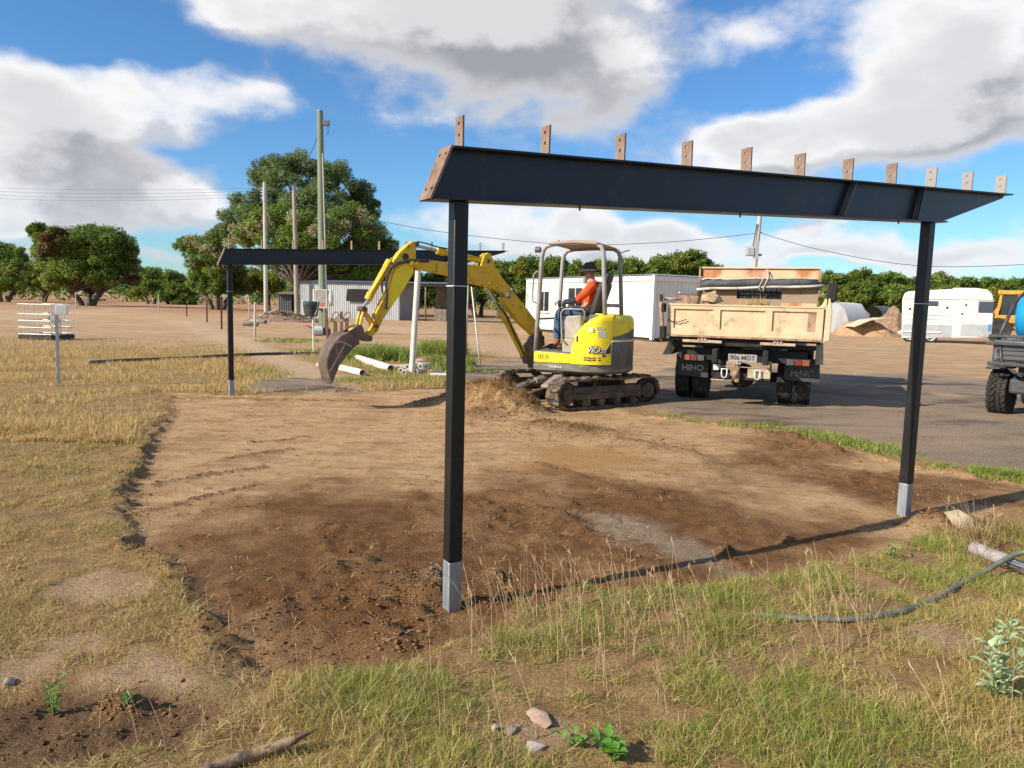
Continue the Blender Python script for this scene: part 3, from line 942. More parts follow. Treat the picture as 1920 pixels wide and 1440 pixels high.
def carport_frame(label, loc, rz):
    t = thing('carport_frame', label, 'steel frame', loc, rz, 'steel frames of the half built carport')
    sl_ = .0508

    def zb(u): return 2.096 + sl_ * u      # underside of the beam

    def zt(u): return 2.352 + sl_ * u
    w_ = MB(); w_.prism([(-.055, zt(-.055)), (5.07, zt(5.07)), (5.045, zt(5.045) - .03), (4.14, zb(4.14)), (-.165, zb(-.165))], .008)
    w_.build('beam_web', 'beam_paint', t)
    b = MB(); b.bar((-.058, 0, zt(-.058) - .005), (5.085, 0, zt(5.085) - .005), .13, .011); b.build('top_flange', 'beam_paint', t, bevel=.0015)
    b = MB(); b.bar((-.162, 0, zb(-.162) + .0055), (4.165, 0, zb(4.165) + .0055), .13, .011); b.build('bottom_flange', 'beam_paint', t, bevel=.0015)
    # slanted end plate with four bolt holes
    o = Vector((-.118, 0, (zt(-.06) + zb(-.17)) / 2)); v = Vector((.110, 0, .262)).normalized()
    e = MB(); e.plate([(-.066, -.142), (.066, -.142), (.066, .142), (-.066, .142)], [ring(.035, .10, .010), ring(-.035, .10, .010), ring(.035, -.085, .010), ring(-.035, -.085, .010)], .012, o - Vector((.006, 0, 0)), (0, 1, 0), v)
    e.build('end_plate', 'rusty_plate', t)
    for (u0, u1) in ((2.925, 3.032), (3.79, 3.852)):
        for sgn in (-1, 1):
            s = MB(); a = Vector((u0, sgn * .030, zb(u0) + .012)); c_ = Vector((u1, sgn * .030, zt(u1) - .012))
            s.bar(a, c_, .050, .008, up=(1, 0, 0)); s.build('stiffener', 'steel_edge', t)
    me = None
    for k in range(11):
        u = .5 * k
        if me is None or k in (5, 8):
            c_ = MB(); c_.plate([(-.041, 0), (.041, 0), (.041, .150), (-.041, .150)], [ring(.004, .118, .0095), ring(-.002, .062, .0095)], .010, (0, 0, 0), (0, 1, 0), (0, 0, 1))
            o_ = c_.build('cleat', 'rusty_plate' if k < 5 else ('grey_plate' if k > 6 else 'rusty_plate'), t); me = o_.data
        else:
            o_ = bpy.data.objects.new('cleat', me); COL.objects.link(o_); o_.parent = t
        o_.location = (u, 0, zt(u) + .001); o_.rotation_euler = (random.uniform(-.012, .012), random.uniform(-.02, .02), random.uniform(-.04, .04))
    for u in (.0, 4.01):
        p = MB(); p.box((u, 0, (.26 + zb(u)) / 2), (.077, .077, zb(u) - .26)); po = p.build('post', 'black_paint', t, bevel=.006)
        s = MB(); s.box((u, 0, -.02), (.0765, .0765, .56)); s.build('galvanised_foot', 'galvanised', po, bevel=.006)
        s = MB()
        for sgn in (-1, 1):
            s.box((u + sgn * .040, 0, 1.68), (.003, .083, .004)); s.box((u, sgn * .040, 1.68), (.083, .003, .004))
        s.build('string_line', 'string', po)
    for u in (.72, 1.95, 3.6):
        s = MB(); s.cyl((u, -.02, zb(u) - .022), (u, -.02, zb(u)), .006, n=6); s.build('bolt', 'steel_edge', t)
    return t


YAWF = math.atan2(5.785 - 3.742, 3.157 + .287)
frameA = carport_frame('near black steel carport frame with pale bolt cleats along its beam', (-.287, 3.742, 0), YAWF)
frameB = dup(frameA, (-4.541, 11.888, 0), YAWF, 'far dark steel carport frame behind the digger arm')

# ------------------------------------------------------------------ excavator
mat('digger_yellow', (.70, .46, .03), (.56, .35, .035), rough=.52, scale=3, lo=.4, hi=.7, col3=(.20, .12, .05), s3=9, l3=.56, h3=.70, spec=.35, bump=.06)
mat('digger_lemon', (.86, .70, .02), (.80, .60, .03), rough=.35, scale=3, lo=.42, hi=.7, col3=(.44, .34, .14), s3=6, l3=.55, h3=.78, spec=.4)
mat('digger_grey', (.10, .105, .11), (.15, .14, .12), rough=.5, scale=5)
mat('skirt_grey', (.20, .185, .15), (.12, .105, .085), rough=.6, scale=4, stretch=(1, 1, 4), col3=(.26, .19, .13), s3=7)
mat('frame_grey', (.32, .31, .29), (.24, .22, .20), rough=.5, scale=6, col3=(.32, .18, .11), s3=6, l3=.6, h3=.75)
mat('roof_tan', (.36, .30, .26), (.40, .25, .19), rough=.7, scale=4)
mat('console_beige', (.42, .39, .33), (.33, .30, .25), rough=.6, scale=6)
mat('rubber_black', (.030, .029, .028), (.075, .062, .048), rough=.8, scale=10, lo=.45, hi=.72, bump=.3)
mat('track_rubber', (.060, .048, .038), (.20, .135, .08), rough=.95, scale=8, lo=.42, hi=.62, bump=.4, bscale=60)
mat('track_steel', (.060, .044, .033), (.16, .105, .065), rough=.75, scale=6, lo=.4, hi=.7, bump=.3)
mat('bare_steel', (.55, .55, .54), rough=.22, metal=.9)
mat('greasy_iron', (.075, .055, .04), (.14, .09, .05), rough=.6, scale=14)
mat('bucket_iron', (.115, .085, .065), (.175, .125, .09), rough=.62, metal=.25, scale=5, col3=(.25, .14, .085), s3=6, l3=.56, h3=.74, bump=.25)
mat('worn_edge', (.42, .36, .31), (.30, .23, .18), rough=.5, metal=.4, scale=12)
mat('seat_vinyl', (.028, .028, .03), (.05, .048, .045), rough=.6, scale=10)
mat('decal_white', (.80, .80, .78), rough=.5)
mat('decal_dark', (.03, .035, .035), rough=.5)
mat('decal_grey', (.52, .55, .55), (.62, .62, .58), rough=.5, scale=20)
mat('lamp_glass', (.6, .62, .62), rough=.1, spec=.8)

EC = Vector((1.07, 12.2, .01)); EYAW = math.pi - rad(22)
dig = thing('mini_excavator', 'yellow mini excavator with open canopy digging beside the dirt heap', 'excavator', EC, EYAW)
RI = (Matrix.Translation(EC) @ Matrix.Rotation(EYAW, 4, 'Z')).inverted()


def arcpt(R, deg, z): return (R * math.cos(rad(deg)), R * math.sin(rad(deg)), z)


def plan_loop(off=0.0):
    p = [(.50 + off, .70), (.44, .755 + off), (-.30, .765 + off)]
    p += [((.90 + off) * math.cos(rad(k)), (.90 + off) * math.sin(rad(k)) * .94) for k in range(124, 237, 8)]
    p += [(-.30, -.765 - off), (.44, -.755 - off), (.50 + off, -.70)]
    return p


def wall(mb, loop2, zs):
    """stack of plan loops: list of (offset, z)"""
    L = [plan_loop(o) for o, _ in zs]; n = len(L[0])
    vs_ = [(x, y, z) for l, (_, z) in zip(L, zs) for x, y in l]
    fs = [(i * n + k, i * n + (k + 1) % n, (i + 1) * n + (k + 1) % n, (i + 1) * n + k) for i in range(len(zs) - 1) for k in range(n)]
    fs += [tuple(range(n))[::-1], tuple(range((len(zs) - 1) * n, len(zs) * n))]
    mb.add(vs_, fs)


m = MB(); wall(m, None, [(-.06, .525), (.012, .57), (.015, .63), (.0, .678)]); m.build('skirt', 'skirt_grey', dig, 'auto')
# yellow step panel at the front and its vent slots
m = MB(); m.prism([(-.115, .682), (.475, .682), (.475, .855), (-.115, .835)], .06, (0, .735, 0), (1, 0, 0), (0, 0, 1)); sp = m.build('step_panel', 'digger_lemon', dig, bevel=.012)
m = MB(); m.prism([(.10, .70), (.44, .70), (.44, .84), (.10, .84)], .6, (0, -.42, 0), (1, 0, 0), (0, 0, 1)); m.box((.5, 0, .765), (.03, 1.38, .16)); m.build('front_panel', 'digger_lemon', dig, bevel=.01)
m = MB()
for k in range(5): m.box((.40 - .02 * (k // 3) - .033 * k, .7665, .775), (.012, .004, .075))
m.split('vent_slot', 'decal_dark', sp)
m = MB(); m.box((.17, .13, .845), (.66, 1.10, .03)); m.box((.30, .40, .866), (.30, .40, .012)); m.build('floor_plate', 'digger_grey', dig, bevel=.006)
# left hood
st = [(-.12, .90), (-.14, 1.01), (-.18, 1.15), (-.27, 1.28), (-.40, 1.39), (-.53, 1.44), (-.60, 1.452), (-.66, 1.458), (-.712, 1.46)]


def yo(x):
    return min(.765, math.sqrt(max(.01, .905 ** 2 - x * x)))


m = MB(); rows = []
for x, z in [(-.117, .70)] + st:
    y1 = yo(x); zt_ = max(z, .72); e = min(.09, (zt_ - .69) * .5)
    rows.append([(x, .33, .685), (x, .33, zt_), (x, y1 - .10, zt_), (x, y1 - .035, zt_ - e * .22), (x, y1 - .006, zt_ - e * .6), (x, y1, zt_ - e * 1.2), (x, y1, .685)])
n = 7; vs_ = [p for r_ in rows for p in r_]
m.add(vs_, [(i * n + k, i * n + (k + 1) % n, (i + 1) * n + (k + 1) % n, (i + 1) * n + k) for i in range(len(rows) - 1) for k in range(n)] + [tuple(range(n))[::-1], tuple(range((len(rows) - 1) * n, len(rows) * n))])
hood = m.build('side_hood', 'digger_lemon', dig, 'auto')


def on_hood(x, z, off=.004):
    return Vector((x, yo(x) + off, z))


def hood_patch(mb, poly, off=.004, th=.0):
    """a flat print following the hood's side"""
    mb.add([on_hood(x, z, off) for x, z in poly], [tuple(range(len(poly)))])


m = MB(); hood_patch(m, [(-.205, 1.03), (-.235, 1.03), (-.235, 1.12), (-.205, 1.12)]); m.build('latch', 'decal_dark', hood)
m = MB()
for zz_ in (.748, .782):
    for xa, xb in ((-.33, -.45), (-.47, -.58)):
        hood_patch(m, [(xa, zz_), (xb, zz_), (xb - .006, zz_ + .018), (xa - .006, zz_ + .018)])
m.split('vent_slot', 'decal_dark', hood)
m = MB()
for (xa, xb, za, zb_) in ((-.40, -.47, 1.19, 1.26), (-.52, -.62, 1.22, 1.27), (-.54, -.64, 1.11, 1.20)):
    hood_patch(m, [(xa, za), (xb, za), (xb, zb_), (xa, zb_)], .0035)
m.split('sticker', 'decal_grey', hood)
m = MB(); hood_patch(m, [(-.63, .86), (-.705, .86), (-.705, 1.02)], .0034); hood_patch(m, [(-.60, .855), (-.66, .82), (-.61, .80)], .0034); m.split('dark_flash', 'decal_dark', hood)
m = MB(); hood_patch(m, [(-.34, .80), (-.60, .80), (-.68, 1.00), (-.45, .97)], .0028); m.build('pale_flash', 'decal_grey', hood)
ty = .765


def wrap(o, off):
    for v_ in o.data.vertices: v_.co.y = yo(v_.co.x) + off + (v_.co.y - ty)
for sz, dx, dz, off, mm, bd in ((.118, 0, 0, .006, 'decal_dark', .006), (.118, .006, .006, .012, 'decal_white', .0)):
    wrap(text_mesh('model_lettering', 'ViO', sz, mm, hood, (-.48 + dx, ty, .905 + dz), (-1, 0, 0), (0, 0, 1), .002, .25, bd), off)
    wrap(text_mesh('model_lettering', '35', sz * .62, mm, hood, (-.62 + dx, ty, .892 + dz), (-1, 0, 0), (0, 0, 1), .002, .25, bd + .001), off)
wrap(text_mesh('small_lettering', 'YANMAR', .030, 'decal_dark', hood, (-.50, ty, .972), (-1, 0, 0), (0, 0, 1), .001), .006)
text_mesh('small_lettering', 'YANMAR', .055, 'decal_white', dig, (.12, .784, .625), (-1, 0, 0), (0, 0, 1), .002)
# rear engine cover: dark counterweight below, yellow above
m = MB(); rws = []
for k in range(142, 233, 6):
    rws.append([arcpt(.60, k, .60), arcpt(.86, k, .56), arcpt(.905, k, .62), arcpt(.908, k, 1.02), arcpt(.89, k, 1.05), arcpt(.60, k, 1.05)])
n = 6; m.add([p for r_ in rws for p in r_], [(i * n + k, i * n + (k + 1) % n, (i + 1) * n + (k + 1) % n, (i + 1) * n + k) for i in range(len(rws) - 1) for k in range(n)] + [tuple(range(n))[::-1], tuple(range((len(rws) - 1) * n, len(rws) * n))])
m.build('counterweight', 'digger_grey', dig, 'auto')
m = MB(); rws = []
for k in range(142, 233, 6):
    rws.append([arcpt(.45, k, 1.054), arcpt(.90, k, 1.054), arcpt(.90, k, 1.34), arcpt(.885, k, 1.41), arcpt(.84, k, 1.45), arcpt(.45, k, 1.47)])
m.add([p for r_ in rws for p in r_], [(i * n + k, i * n + (k + 1) % n, (i + 1) * n + (k + 1) % n, (i + 1) * n + k) for i in range(len(rws) - 1) for k in range(n)] + [tuple(range(n))[::-1], tuple(range((len(rws) - 1) * n, len(rws) * n))])
rc = m.build('engine_cover', 'digger_lemon', dig, 'auto')
m = MB(); ks = list(range(143, 200, 6)); m.add([arcpt(.9045, k, 1.075) for k in ks] + [arcpt(.9045, k, min(1.24, 1.11 + .02 * i)) for i, k in enumerate(ks)][::-1], [(i, i + 1, 2 * len(ks) - 2 - i, 2 * len(ks) - 1 - i) for i in range(len(ks) - 1)])
m.build('dark_vent', 'digger_grey', rc)
m = MB(); m.tube([arcpt(.912, k, 1.047) for k in range(142, 233, 6)], .012, 6); m.build('trim_strip', 'decal_grey', rc)
m = MB(); m.box((-.42, -.05, 1.10), (.30, .80, .70)); m.build('engine_bulkhead', 'digger_grey', dig, bevel=.02)
m = MB(); m.box((.0, -.56, .96), (.85, .38, .54)); m.build('right_cover', 'digger_lemon', dig, bevel=.06)
# seat
m = MB(); m.box((-.10, .0, 1.20), (.46, .44, .24)); m.build('seat_box', 'digger_grey', dig, bevel=.02)
m = MB(); m.box((-.06, 0, 1.37), (.48, .48, .11)); m.build('seat_cushion', 'seat_vinyl', dig, bevel=.04)
m = MB(); m.box((-.36, 0, 1.70), (.12, .48, .56), Matrix.Rotation(rad(-17), 3, 'Y')); m.box((-.475, 0, 2.02), (.09, .30, .20), Matrix.Rotation(rad(-17), 3, 'Y')); m.build('seat_back', 'seat_vinyl', dig, bevel=.045)
# left console with its guard rail, levers, pedals
m = MB(); m.prism([(.06, 1.05), (.07, 1.33), (.02, 1.42), (-.22, 1.44), (-.24, 1.05)], .20, (0, .50, 0)); m.box((-.02, .50, .95), (.20, .22, .24)); m.build('console', 'console_beige', dig, bevel=.03)
m = MB(); m.tube([(-.0, .63, .98), (.075, .63, 1.05), (.10, .63, 1.46), (.07, .63, 1.515), (.03, .63, 1.53), (-.25, .63, 1.53), (-.28, .63, 1.50), (-.285, .63, 1.36)], .014, 8); m.build('guard_rail', 'frame_grey', dig, True)
m = MB()
for y_ in (.05, .14): m.tube([(.36, y_, .90), (.34, y_, 1.05), (.24, y_, 1.52), (.235, y_, 1.58)], .011, 8); m.cyl((.236, y_, 1.56), (.232, y_, 1.66), .020, .017, 10)
m.split('travel_lever', 'seat_vinyl', dig, True)
for y_, x_ in ((.40, .16), (-.36, .16)):
    m = MB(); m.tube([(x_, y_, 1.40), (x_ + .04, y_, 1.52), (x_ + .05, y_, 1.60)], .013, 8); m.cyl((x_ + .05, y_, 1.57), (x_ + .06, y_, 1.66), .024, .02, 10); m.build('joystick', 'seat_vinyl', dig, True)
m = MB()
for y_ in (.0, .12, .26, .36): m.box((.40, y_, .92), (.12, .07, .03), Matrix.Rotation(.5, 3, 'Y')); m.cyl((.36, y_, .86), (.38, y_, .95), .015, n=6)
m.split('pedal', 'rubber_black', dig)
# canopy
for y_, nm in ((.55, 1), (-.50, 1)):
    m = MB(); m.tube([(.54, y_, .84), (.515, y_, 1.4), (.475, y_, 2.34), (.455, y_, 2.44), (.40, y_, 2.505), (.28, y_, 2.535), (-.10, y_, 2.55), (-.40, y_, 2.54), (-.49, y_, 2.495), (-.525, y_, 2.41), (-.555, y_, 1.95), (-.59, y_, 1.40)], .036, 12)
    m.build('canopy_hoop', 'frame_grey', dig, True)
m = MB(); m.prism([(.36, 2.535), (.30, 2.565), (-.08, 2.595), (-.38, 2.58), (-.46, 2.545), (-.40, 2.53), (-.08, 2.552), (.28, 2.535)], 1.16, (0, .025, 0)); m.build('canopy_roof', 'roof_tan', dig, 'auto')
m = MB(); m.cyl((.52, .55, 1.36), (.52, -.5, 1.36), .018, n=8); m.cyl((-.57, .55, 1.60), (-.57, -.5, 1.60), .03, n=8); m.split('cross_rail', 'frame_grey', dig, True)
m = MB(); m.tube([(.485, .56, 2.10), (.56, .57, 2.10), (.60, .57, 2.05), (.61, .57, 1.70), (.60, .57, 1.63), (.50, .56, 1.60)], .014, 8); m.build('grab_handle', 'frame_grey', dig, True)
m = MB(); m.cyl((.50, .56, 2.45), (.58, .56, 2.45), .045, .05, 10); hl = m.build('work_lamp', 'digger_grey', dig, 'auto')
m = MB(); m.cyl((.581, .56, 2.45), (.586, .56, 2.45), .042, n=10); m.build('lamp_lens', 'lamp_glass', hl)
m = MB(); m.tube([(-.53, -.5, 2.47), (-.60, -.5, 2.50), (-.68, -.52, 2.52)], .012, 6); m.build('rear_hook', 'digger_grey', dig)
m = MB(); m.cyl((.26, .40, 2.56), (.26, .40, 2.61), .03, .025, 8); m.build('roof_bolt', 'roof_tan', dig)

# --- undercarriage
MU = Matrix.Rotation(rad(56), 4, 'Z')
R_, L_ = .235, .82
for y_ in (.72, -.72):
    prof = []
    for k in range(9): a = rad(-90 + 180 * k / 8); prof.append((L_ + R_ * math.cos(a), .245 + R_ * math.sin(a)))
    prof += [(x_, .48 + .012 * math.sin(x_ * 9)) for x_ in (.5, .25, 0, -.25, -.5)]
    for k in range(9): a = rad(90 + 180 * k / 8); prof.append((-L_ + R_ * math.cos(a), .245 + R_ * math.sin(a)))
    prof += [(x_, .010) for x_ in (-.5, -.25, 0, .25, .5)]
    P = [Vector((x_, 0, z_)) for x_, z_ in prof]; k = len(P)
    cen = Vector((0, 0, .245))
    m = MB(MU); vs_ = []
    for i, p in enumerate(P):
        d = (P[(i + 1) % k] - P[i - 1]).normalized(); nrm = Vector((d.z, 0, -d.x))
        q = p - nrm * .035
        vs_ += [(p.x, y_ - .15, p.z), (p.x, y_ + .15, p.z), (q.x, y_ + .15, q.z), (q.x, y_ - .15, q.z)]
    m.add(vs_, [(i * 4 + a, i * 4 + (a + 1) % 4, ((i + 1) % k) * 4 + (a + 1) % 4, ((i + 1) % k) * 4 + a) for i in range(k) for a in range(4)])
    belt = m.build('track_belt', 'track_rubber', dig, 'auto')
    # lugs
    per = [0]
    for i in range(k): per.append(per[-1] + (P[(i + 1) % k] - P[i]).length)
    nl = 44; lug_me = {}
    for j in range(nl):
        s_ = per[-1] * j / nl; i = max(q for q in range(k) if per[q] <= s_); f_ = (s_ - per[i]) / (per[i + 1] - per[i])
        p = P[i].lerp(P[(i + 1) % k], f_); d = (P[(i + 1) % k] - P[i]).normalized(); nrm = Vector((d.z, 0, -d.x))
        sd_ = 1 if j % 2 else -1
        if p.z < .03: continue
        if sd_ not in lug_me:
            mb_ = MB(); mb_.hexa([(-.030, -.145 if sd_ < 0 else -.05, 0), (.030, -.145 if sd_ < 0 else -.05, 0), (.030, .05 if sd_ < 0 else .145, 0), (-.030, .05 if sd_ < 0 else .145, 0),
                                  (-.018, -.140 if sd_ < 0 else -.045, .024), (.018, -.140 if sd_ < 0 else -.045, .024), (.018, .045 if sd_ < 0 else .140, .024), (-.018, .045 if sd_ < 0 else .140, .024)])
            lo_ = mb_.build('track_lug', 'track_rubber', belt); lug_me[sd_] = lo_.data
        else:
            lo_ = bpy.data.objects.new('track_lug', lug_me[sd_]); COL.objects.link(lo_); lo_.parent = belt
        X = d; Y = Vector((0, 1, 0)) if X.cross(Vector((0, 1, 0))).dot(nrm) > 0 else Vector((0, -1, 0))
        lo_.matrix_basis = MU @ Matrix(((X.x, Y.x, nrm.x, p.x), (X.y, Y.y, nrm.y, y_), (X.z, Y.z, nrm.z, p.z), (0, 0, 0, 1)))
    sg = 1 if y_ > 0 else -1
    m = MB(MU); m.box((0, y_, .255), (1.42, .18, .20)); m.box((0, y_ + sg * .10, .20), (1.36, .04, .10)); m.build('track_frame', 'track_steel', dig, bevel=.02)
    m = MB(MU)
    for x_ in (-.5, -.17, .17, .5): m.cyl((x_, y_ - .12, .10), (x_, y_ + .12, .10), .062, n=12)
    for x_ in (-.28, .3): m.cyl((x_, y_ - .1, .40), (x_, y_ + .1, .40), .038, n=10); m.cyl((x_, y_ + sg * .1, .40), (x_, y_ + sg * .125, .40), .022, n=8)
    m.split('track_roller', 'track_steel', dig, 'auto')
    m = MB(MU); m.lathe([(.05, -.06), (.16, -.06), (.19, -.03), (.19, .03), (.16, .06), (.10, .065), (.09, .10), (.05, .10)], 20, (L_, y_, .245), (0, sg, 0)); m.build('idler_wheel', 'track_steel', dig, 'auto')
    m = MB(MU); m.lathe([(.05, -.06), (.18, -.03), (.19, 0), (.18, .03), (.13, .05), (.13, .12), (.11, .14), (.03, .14)], 20, (-L_, y_, .245), (0, sg, 0)); m.build('drive_sprocket', 'track_steel', dig, 'auto')
m = MB(MU); m.box((0, 0, .33), (.9, 1.2, .16)); m.box((.3, .32, .30), (.8, .2, .12), Matrix.Rotation(.35, 3, 'Z')); m.box((.3, -.32, .30), (.8, .2, .12), Matrix.Rotation(-.35, 3, 'Z')); m.build('car_body', 'track_steel', dig, bevel=.02)
m = MB(MU); m.cyl((0, 0, .38), (0, 0, .53), .42, n=28); m.build('slew_ring', 'greasy_iron', dig, 'auto')
m = MB(MU); m.prism([(1.33, -.10), (1.39, -.13), (1.42, -.03), (1.39, .13), (1.42, .21), (1.37, .22), (1.34, .13), (1.36, -.03)], 1.70, (0, 0, 0), (1, 0, 0), (0, 0, 1)); m.build('dozer_blade', 'bucket_iron', dig, 'auto')
m = MB(MU)
for y_ in (.34, -.34): m.bar((.45, y_ * .9, .36), (1.36, y_, .16), .09, .10)
m.split('blade_arm', 'greasy_iron', dig, bevel=.01)
m = MB(MU); m.cyl((.40, 0, .44), (.85, 0, .38), .055, n=12); m.build('blade_cylinder', 'worn_edge', dig, 'auto')
m = MB(MU); m.cyl((.85, 0, .38), (1.35, 0, .26), .028, n=10); m.build('blade_rod', 'bare_steel', dig, True)
m = MB(MU); m.bar((.55, .28, .50), (.95, .40, .32), .16, .05); m.build('blade_cover', 'worn_edge', dig, bevel=.01)

# --- boom, arm and bucket, swung to the operator's left
BP = np.array([.30, 12.45, 0.0]); BD = np.array([-.866, -.5])
MB_B = RI @ Matrix(((BD[0], -BD[1], 0, BP[0]), (BD[1], BD[0], 0, BP[1]), (0, 0, 1, 0), (0, 0, 0, 1)))     # (along, side, up) -> digger space


def bq(px, py): return PL(px, py, BP, BD)


def k1(x, y): return bq(560 + x / 3.79, 420 + y / 3.79)


def k2(x, y): return bq(920 + x / 3.79, 420 + y / 3.79)


def k3(x, y): return bq(590 + x / 7.2, 440 + y / 7.2)


def bprism(name, poly, th, m, side=0.0, bevel=.0, parent=dig):
    mb = MB(MB_B); mb.prism(poly, th, (0, side, 0), (1, 0, 0), (0, 0, 1)); return mb.build(name, m, parent, bevel=bevel)


def b3(q, side=0.0): return (q[0], side, q[1])


def bcyl(name, qa, qb, r, m, side=0.0, n=14, parent=dig):
    mb = MB(MB_B); mb.cyl(b3(qa, side), b3(qb, side), r, n=n); return mb.build(name, m, parent, 'auto')


# main boom
top = [k1(800, 262), k1(860, 252), k1(960, 262), k1(1075, 276), k1(1200, 298), k1(1320, 296), k1(1400, 318), k2(60, 372), k2(120, 450), k2(210, 560), k2(310, 690), k2(350, 760)]
bot = [k2(300, 800), k2(240, 745), k2(180, 690), k2(120, 612), k2(60, 520), k1(1480, 520), k1(1400, 470), k1(1320, 445), k1(1200, 420), k1(1070, 372), k1(1000, 356), k1(880, 330), k1(815, 330)]
boom = bprism('boom', top + bot, .17, 'digger_yellow', 0, .014)
bprism('boom_rib', [k1(1085, 280), k1(1320, 302), k1(1318, 312), k1(1085, 290)], .20, 'digger_yellow', 0, .004, boom)
bprism('cylinder_bracket', [k1(1275, 300), k1(1300, 225), k1(1325, 205), k1(1350, 215), k1(1362, 250), k1(1385, 320), k1(1330, 345)], .06, 'digger_yellow', .06, .01, boom)
bprism('cylinder_bracket', [k1(1275, 300), k1(1300, 225), k1(1325, 205), k1(1350, 215), k1(1362, 250), k1(1385, 320), k1(1330, 345)], .06, 'digger_yellow', -.06, .01, boom)
bcyl('pin', k1(1330, 270), (k1(1330, 270)[0] + .0001, k1(1330, 270)[1]), .01, 'greasy_iron', parent=boom) if False else None


def bpin(q, r, half, m='greasy_iron', parent=dig):
    mb = MB(MB_B); mb.cyl((q[0], -half, q[1]), (q[0], half, q[1]), r, n=16); mb.cyl((q[0], -half - .012, q[1]), (q[0], half + .012, q[1]), r * .6, n=12)
    return mb.build('pin', m, parent, 'auto')


bpin(k1(1328, 265), .035, .10, parent=boom)
bpin(k1(1335, 420), .03, .11, 'digger_yellow', boom)
bpin(k1(822, 292), .05, .115, 'digger_yellow', boom)
mb = MB(MB_B); q = k2(95, 500)
mb.box((q[0], -.0885, q[1]), (.07, .004, .075)); mb.box((q[0], .0885, q[1]), (.07, .004, .075)); mb.split('sticker', 'decal_grey', boom)
# arm
arm = bprism('arm', [k3(1300, 90), k3(1375, 100), k3(1378, 170), k3(1345, 200), k3(1345, 330), k3(1310, 520), k3(1150, 780), k3(1020, 960), k3(960, 1060), k3(900, 1150), k3(830, 1300), k3(700, 1430), k3(640, 1400), k3(740, 1270), k3(790, 1180), k3(790, 1080), k3(880, 900), k3(960, 760), k3(1000, 560), k3(1040, 470), k3(1050, 340), k3(1120, 240), k3(1230, 140)], .15, 'digger_yellow', 0, .012)
bprism('arm_plate', [k3(1060, 470), k3(1180, 400), k3(1290, 380), k3(1310, 520), k3(1150, 780), k3(1000, 990), k3(950, 960), k3(960, 790), k3(1020, 600)], .165, 'digger_lemon', 0, .005, arm)
mb = MB(MB_B); q = k3(1200, 300)
for s_ in (-1, 1): mb.cyl((q[0], s_ * .0755, q[1]), (q[0], s_ * .079, q[1]), .052, n=18)
mb.build('arm_eye', 'decal_dark', arm)
bpin(k3(1350, 130), .035, .10, parent=arm)
bpin(k3(1280, 400), .045, .12, 'digger_yellow', arm)
# arm cylinder along the top
bcyl('arm_cylinder', k1(990, 190), k1(1310, 262), .052, 'digger_yellow', 0); bcyl('cylinder_cap', k1(985, 188), k1(1030, 200), .062, 'digger_yellow', 0)
bcyl('arm_rod', k1(825, 152), k1(990, 190), .024, 'bare_steel', 0)
mb = MB(MB_B); mb.tube([b3(k1(835, 125), .05), b3(k1(900, 140), .05), b3(k1(980, 165), .05), b3(k1(1070, 180), .05), b3(k1(1280, 235), .05)], .011, 6); mb.build('arm_hose', 'rubber_black', dig, True)
# bucket cylinder
bcyl('bucket_cylinder', k3(1010, 345), k3(740, 850), .050, 'digger_yellow', -.0); bcyl('bucket_rod', k3(745, 850), k3(640, 1000), .026, 'bare_steel')
mb = MB(MB_B); mb.cyl(b3(k3(760, 790), 0), b3(k3(720, 880), 0), .058, n=14); mb.build('cylinder_cap', 'digger_yellow', dig, 'auto')
mb = MB(MB_B); mb.tube([b3(k3(1020, 320), .075), b3(k3(860, 590), .075), b3(k3(740, 790), .075)], .017, 8); mb.build('cylinder_pipe', 'digger_yellow', dig, True)
# links
for s_ in (-.085, .085):
    mb = MB(MB_B); mb.bar(b3(k3(640, 1010), s_), b3(k3(800, 1230), s_), .03, .062, up=(0, 1, 0)); mb.bar(b3(k3(640, 1010), s_), b3(k3(580, 1250), s_), .03, .070, up=(0, 1, 0)); mb.build('bucket_link', 'digger_yellow', dig, bevel=.008)
bpin(k3(640, 1005), .042, .12); bpin(k3(800, 1230), .034, .12); bpin(k3(572, 1262), .055, .12); bpin(k3(705, 1395), .040, .14)
# bucket
BW = .48
ears = [k3(470, 1270), k3(540, 1220), k3(600, 1230), k3(640, 1320), k3(720, 1380), k3(700, 1440), k3(560, 1420)]
BPN = BP + np.array([-BD[1], BD[0], 0]) * (BW / 2)


def kn(x, y): return PL(560 + x / 3.79, 420 + y / 3.79, BPN, BD)


side_poly = [kn(*q) for q in ((350, 775), (300, 800), (255, 850), (222, 910), (205, 960), (203, 1010), (216, 1060), (232, 1120), (246, 1118), (262, 1070), (292, 1000), (346, 930), (386, 884), (432, 848), (425, 810), (390, 780))]
bucket = None
for s_ in (-1, 1):
    o_ = bprism('bucket_side', side_poly, .018, 'bucket_iron', s_ * BW / 2, 0)
    bprism('edge_strip', [kn(338, 846), kn(328, 842), kn(214, 1050), kn(222, 1056)], .026, 'worn_edge', s_ * BW / 2, 0, o_)
    bprism('rim_strip', [kn(262, 842), kn(290, 828), kn(335, 842), kn(380, 868), kn(378, 876), kn(332, 852), kn(290, 838), kn(262, 852)], .024, 'worn_edge', s_ * BW / 2, 0, o_)
    bprism('hook_eye', [kn(262, 890), kn(280, 886), kn(282, 925), kn(268, 930), kn(266, 905)], .03, 'rusty_plate', s_ * BW / 2, 0, o_)
mb = MB(MB_B)
bk = [side_poly[-2], side_poly[-1]] + side_poly[:8]
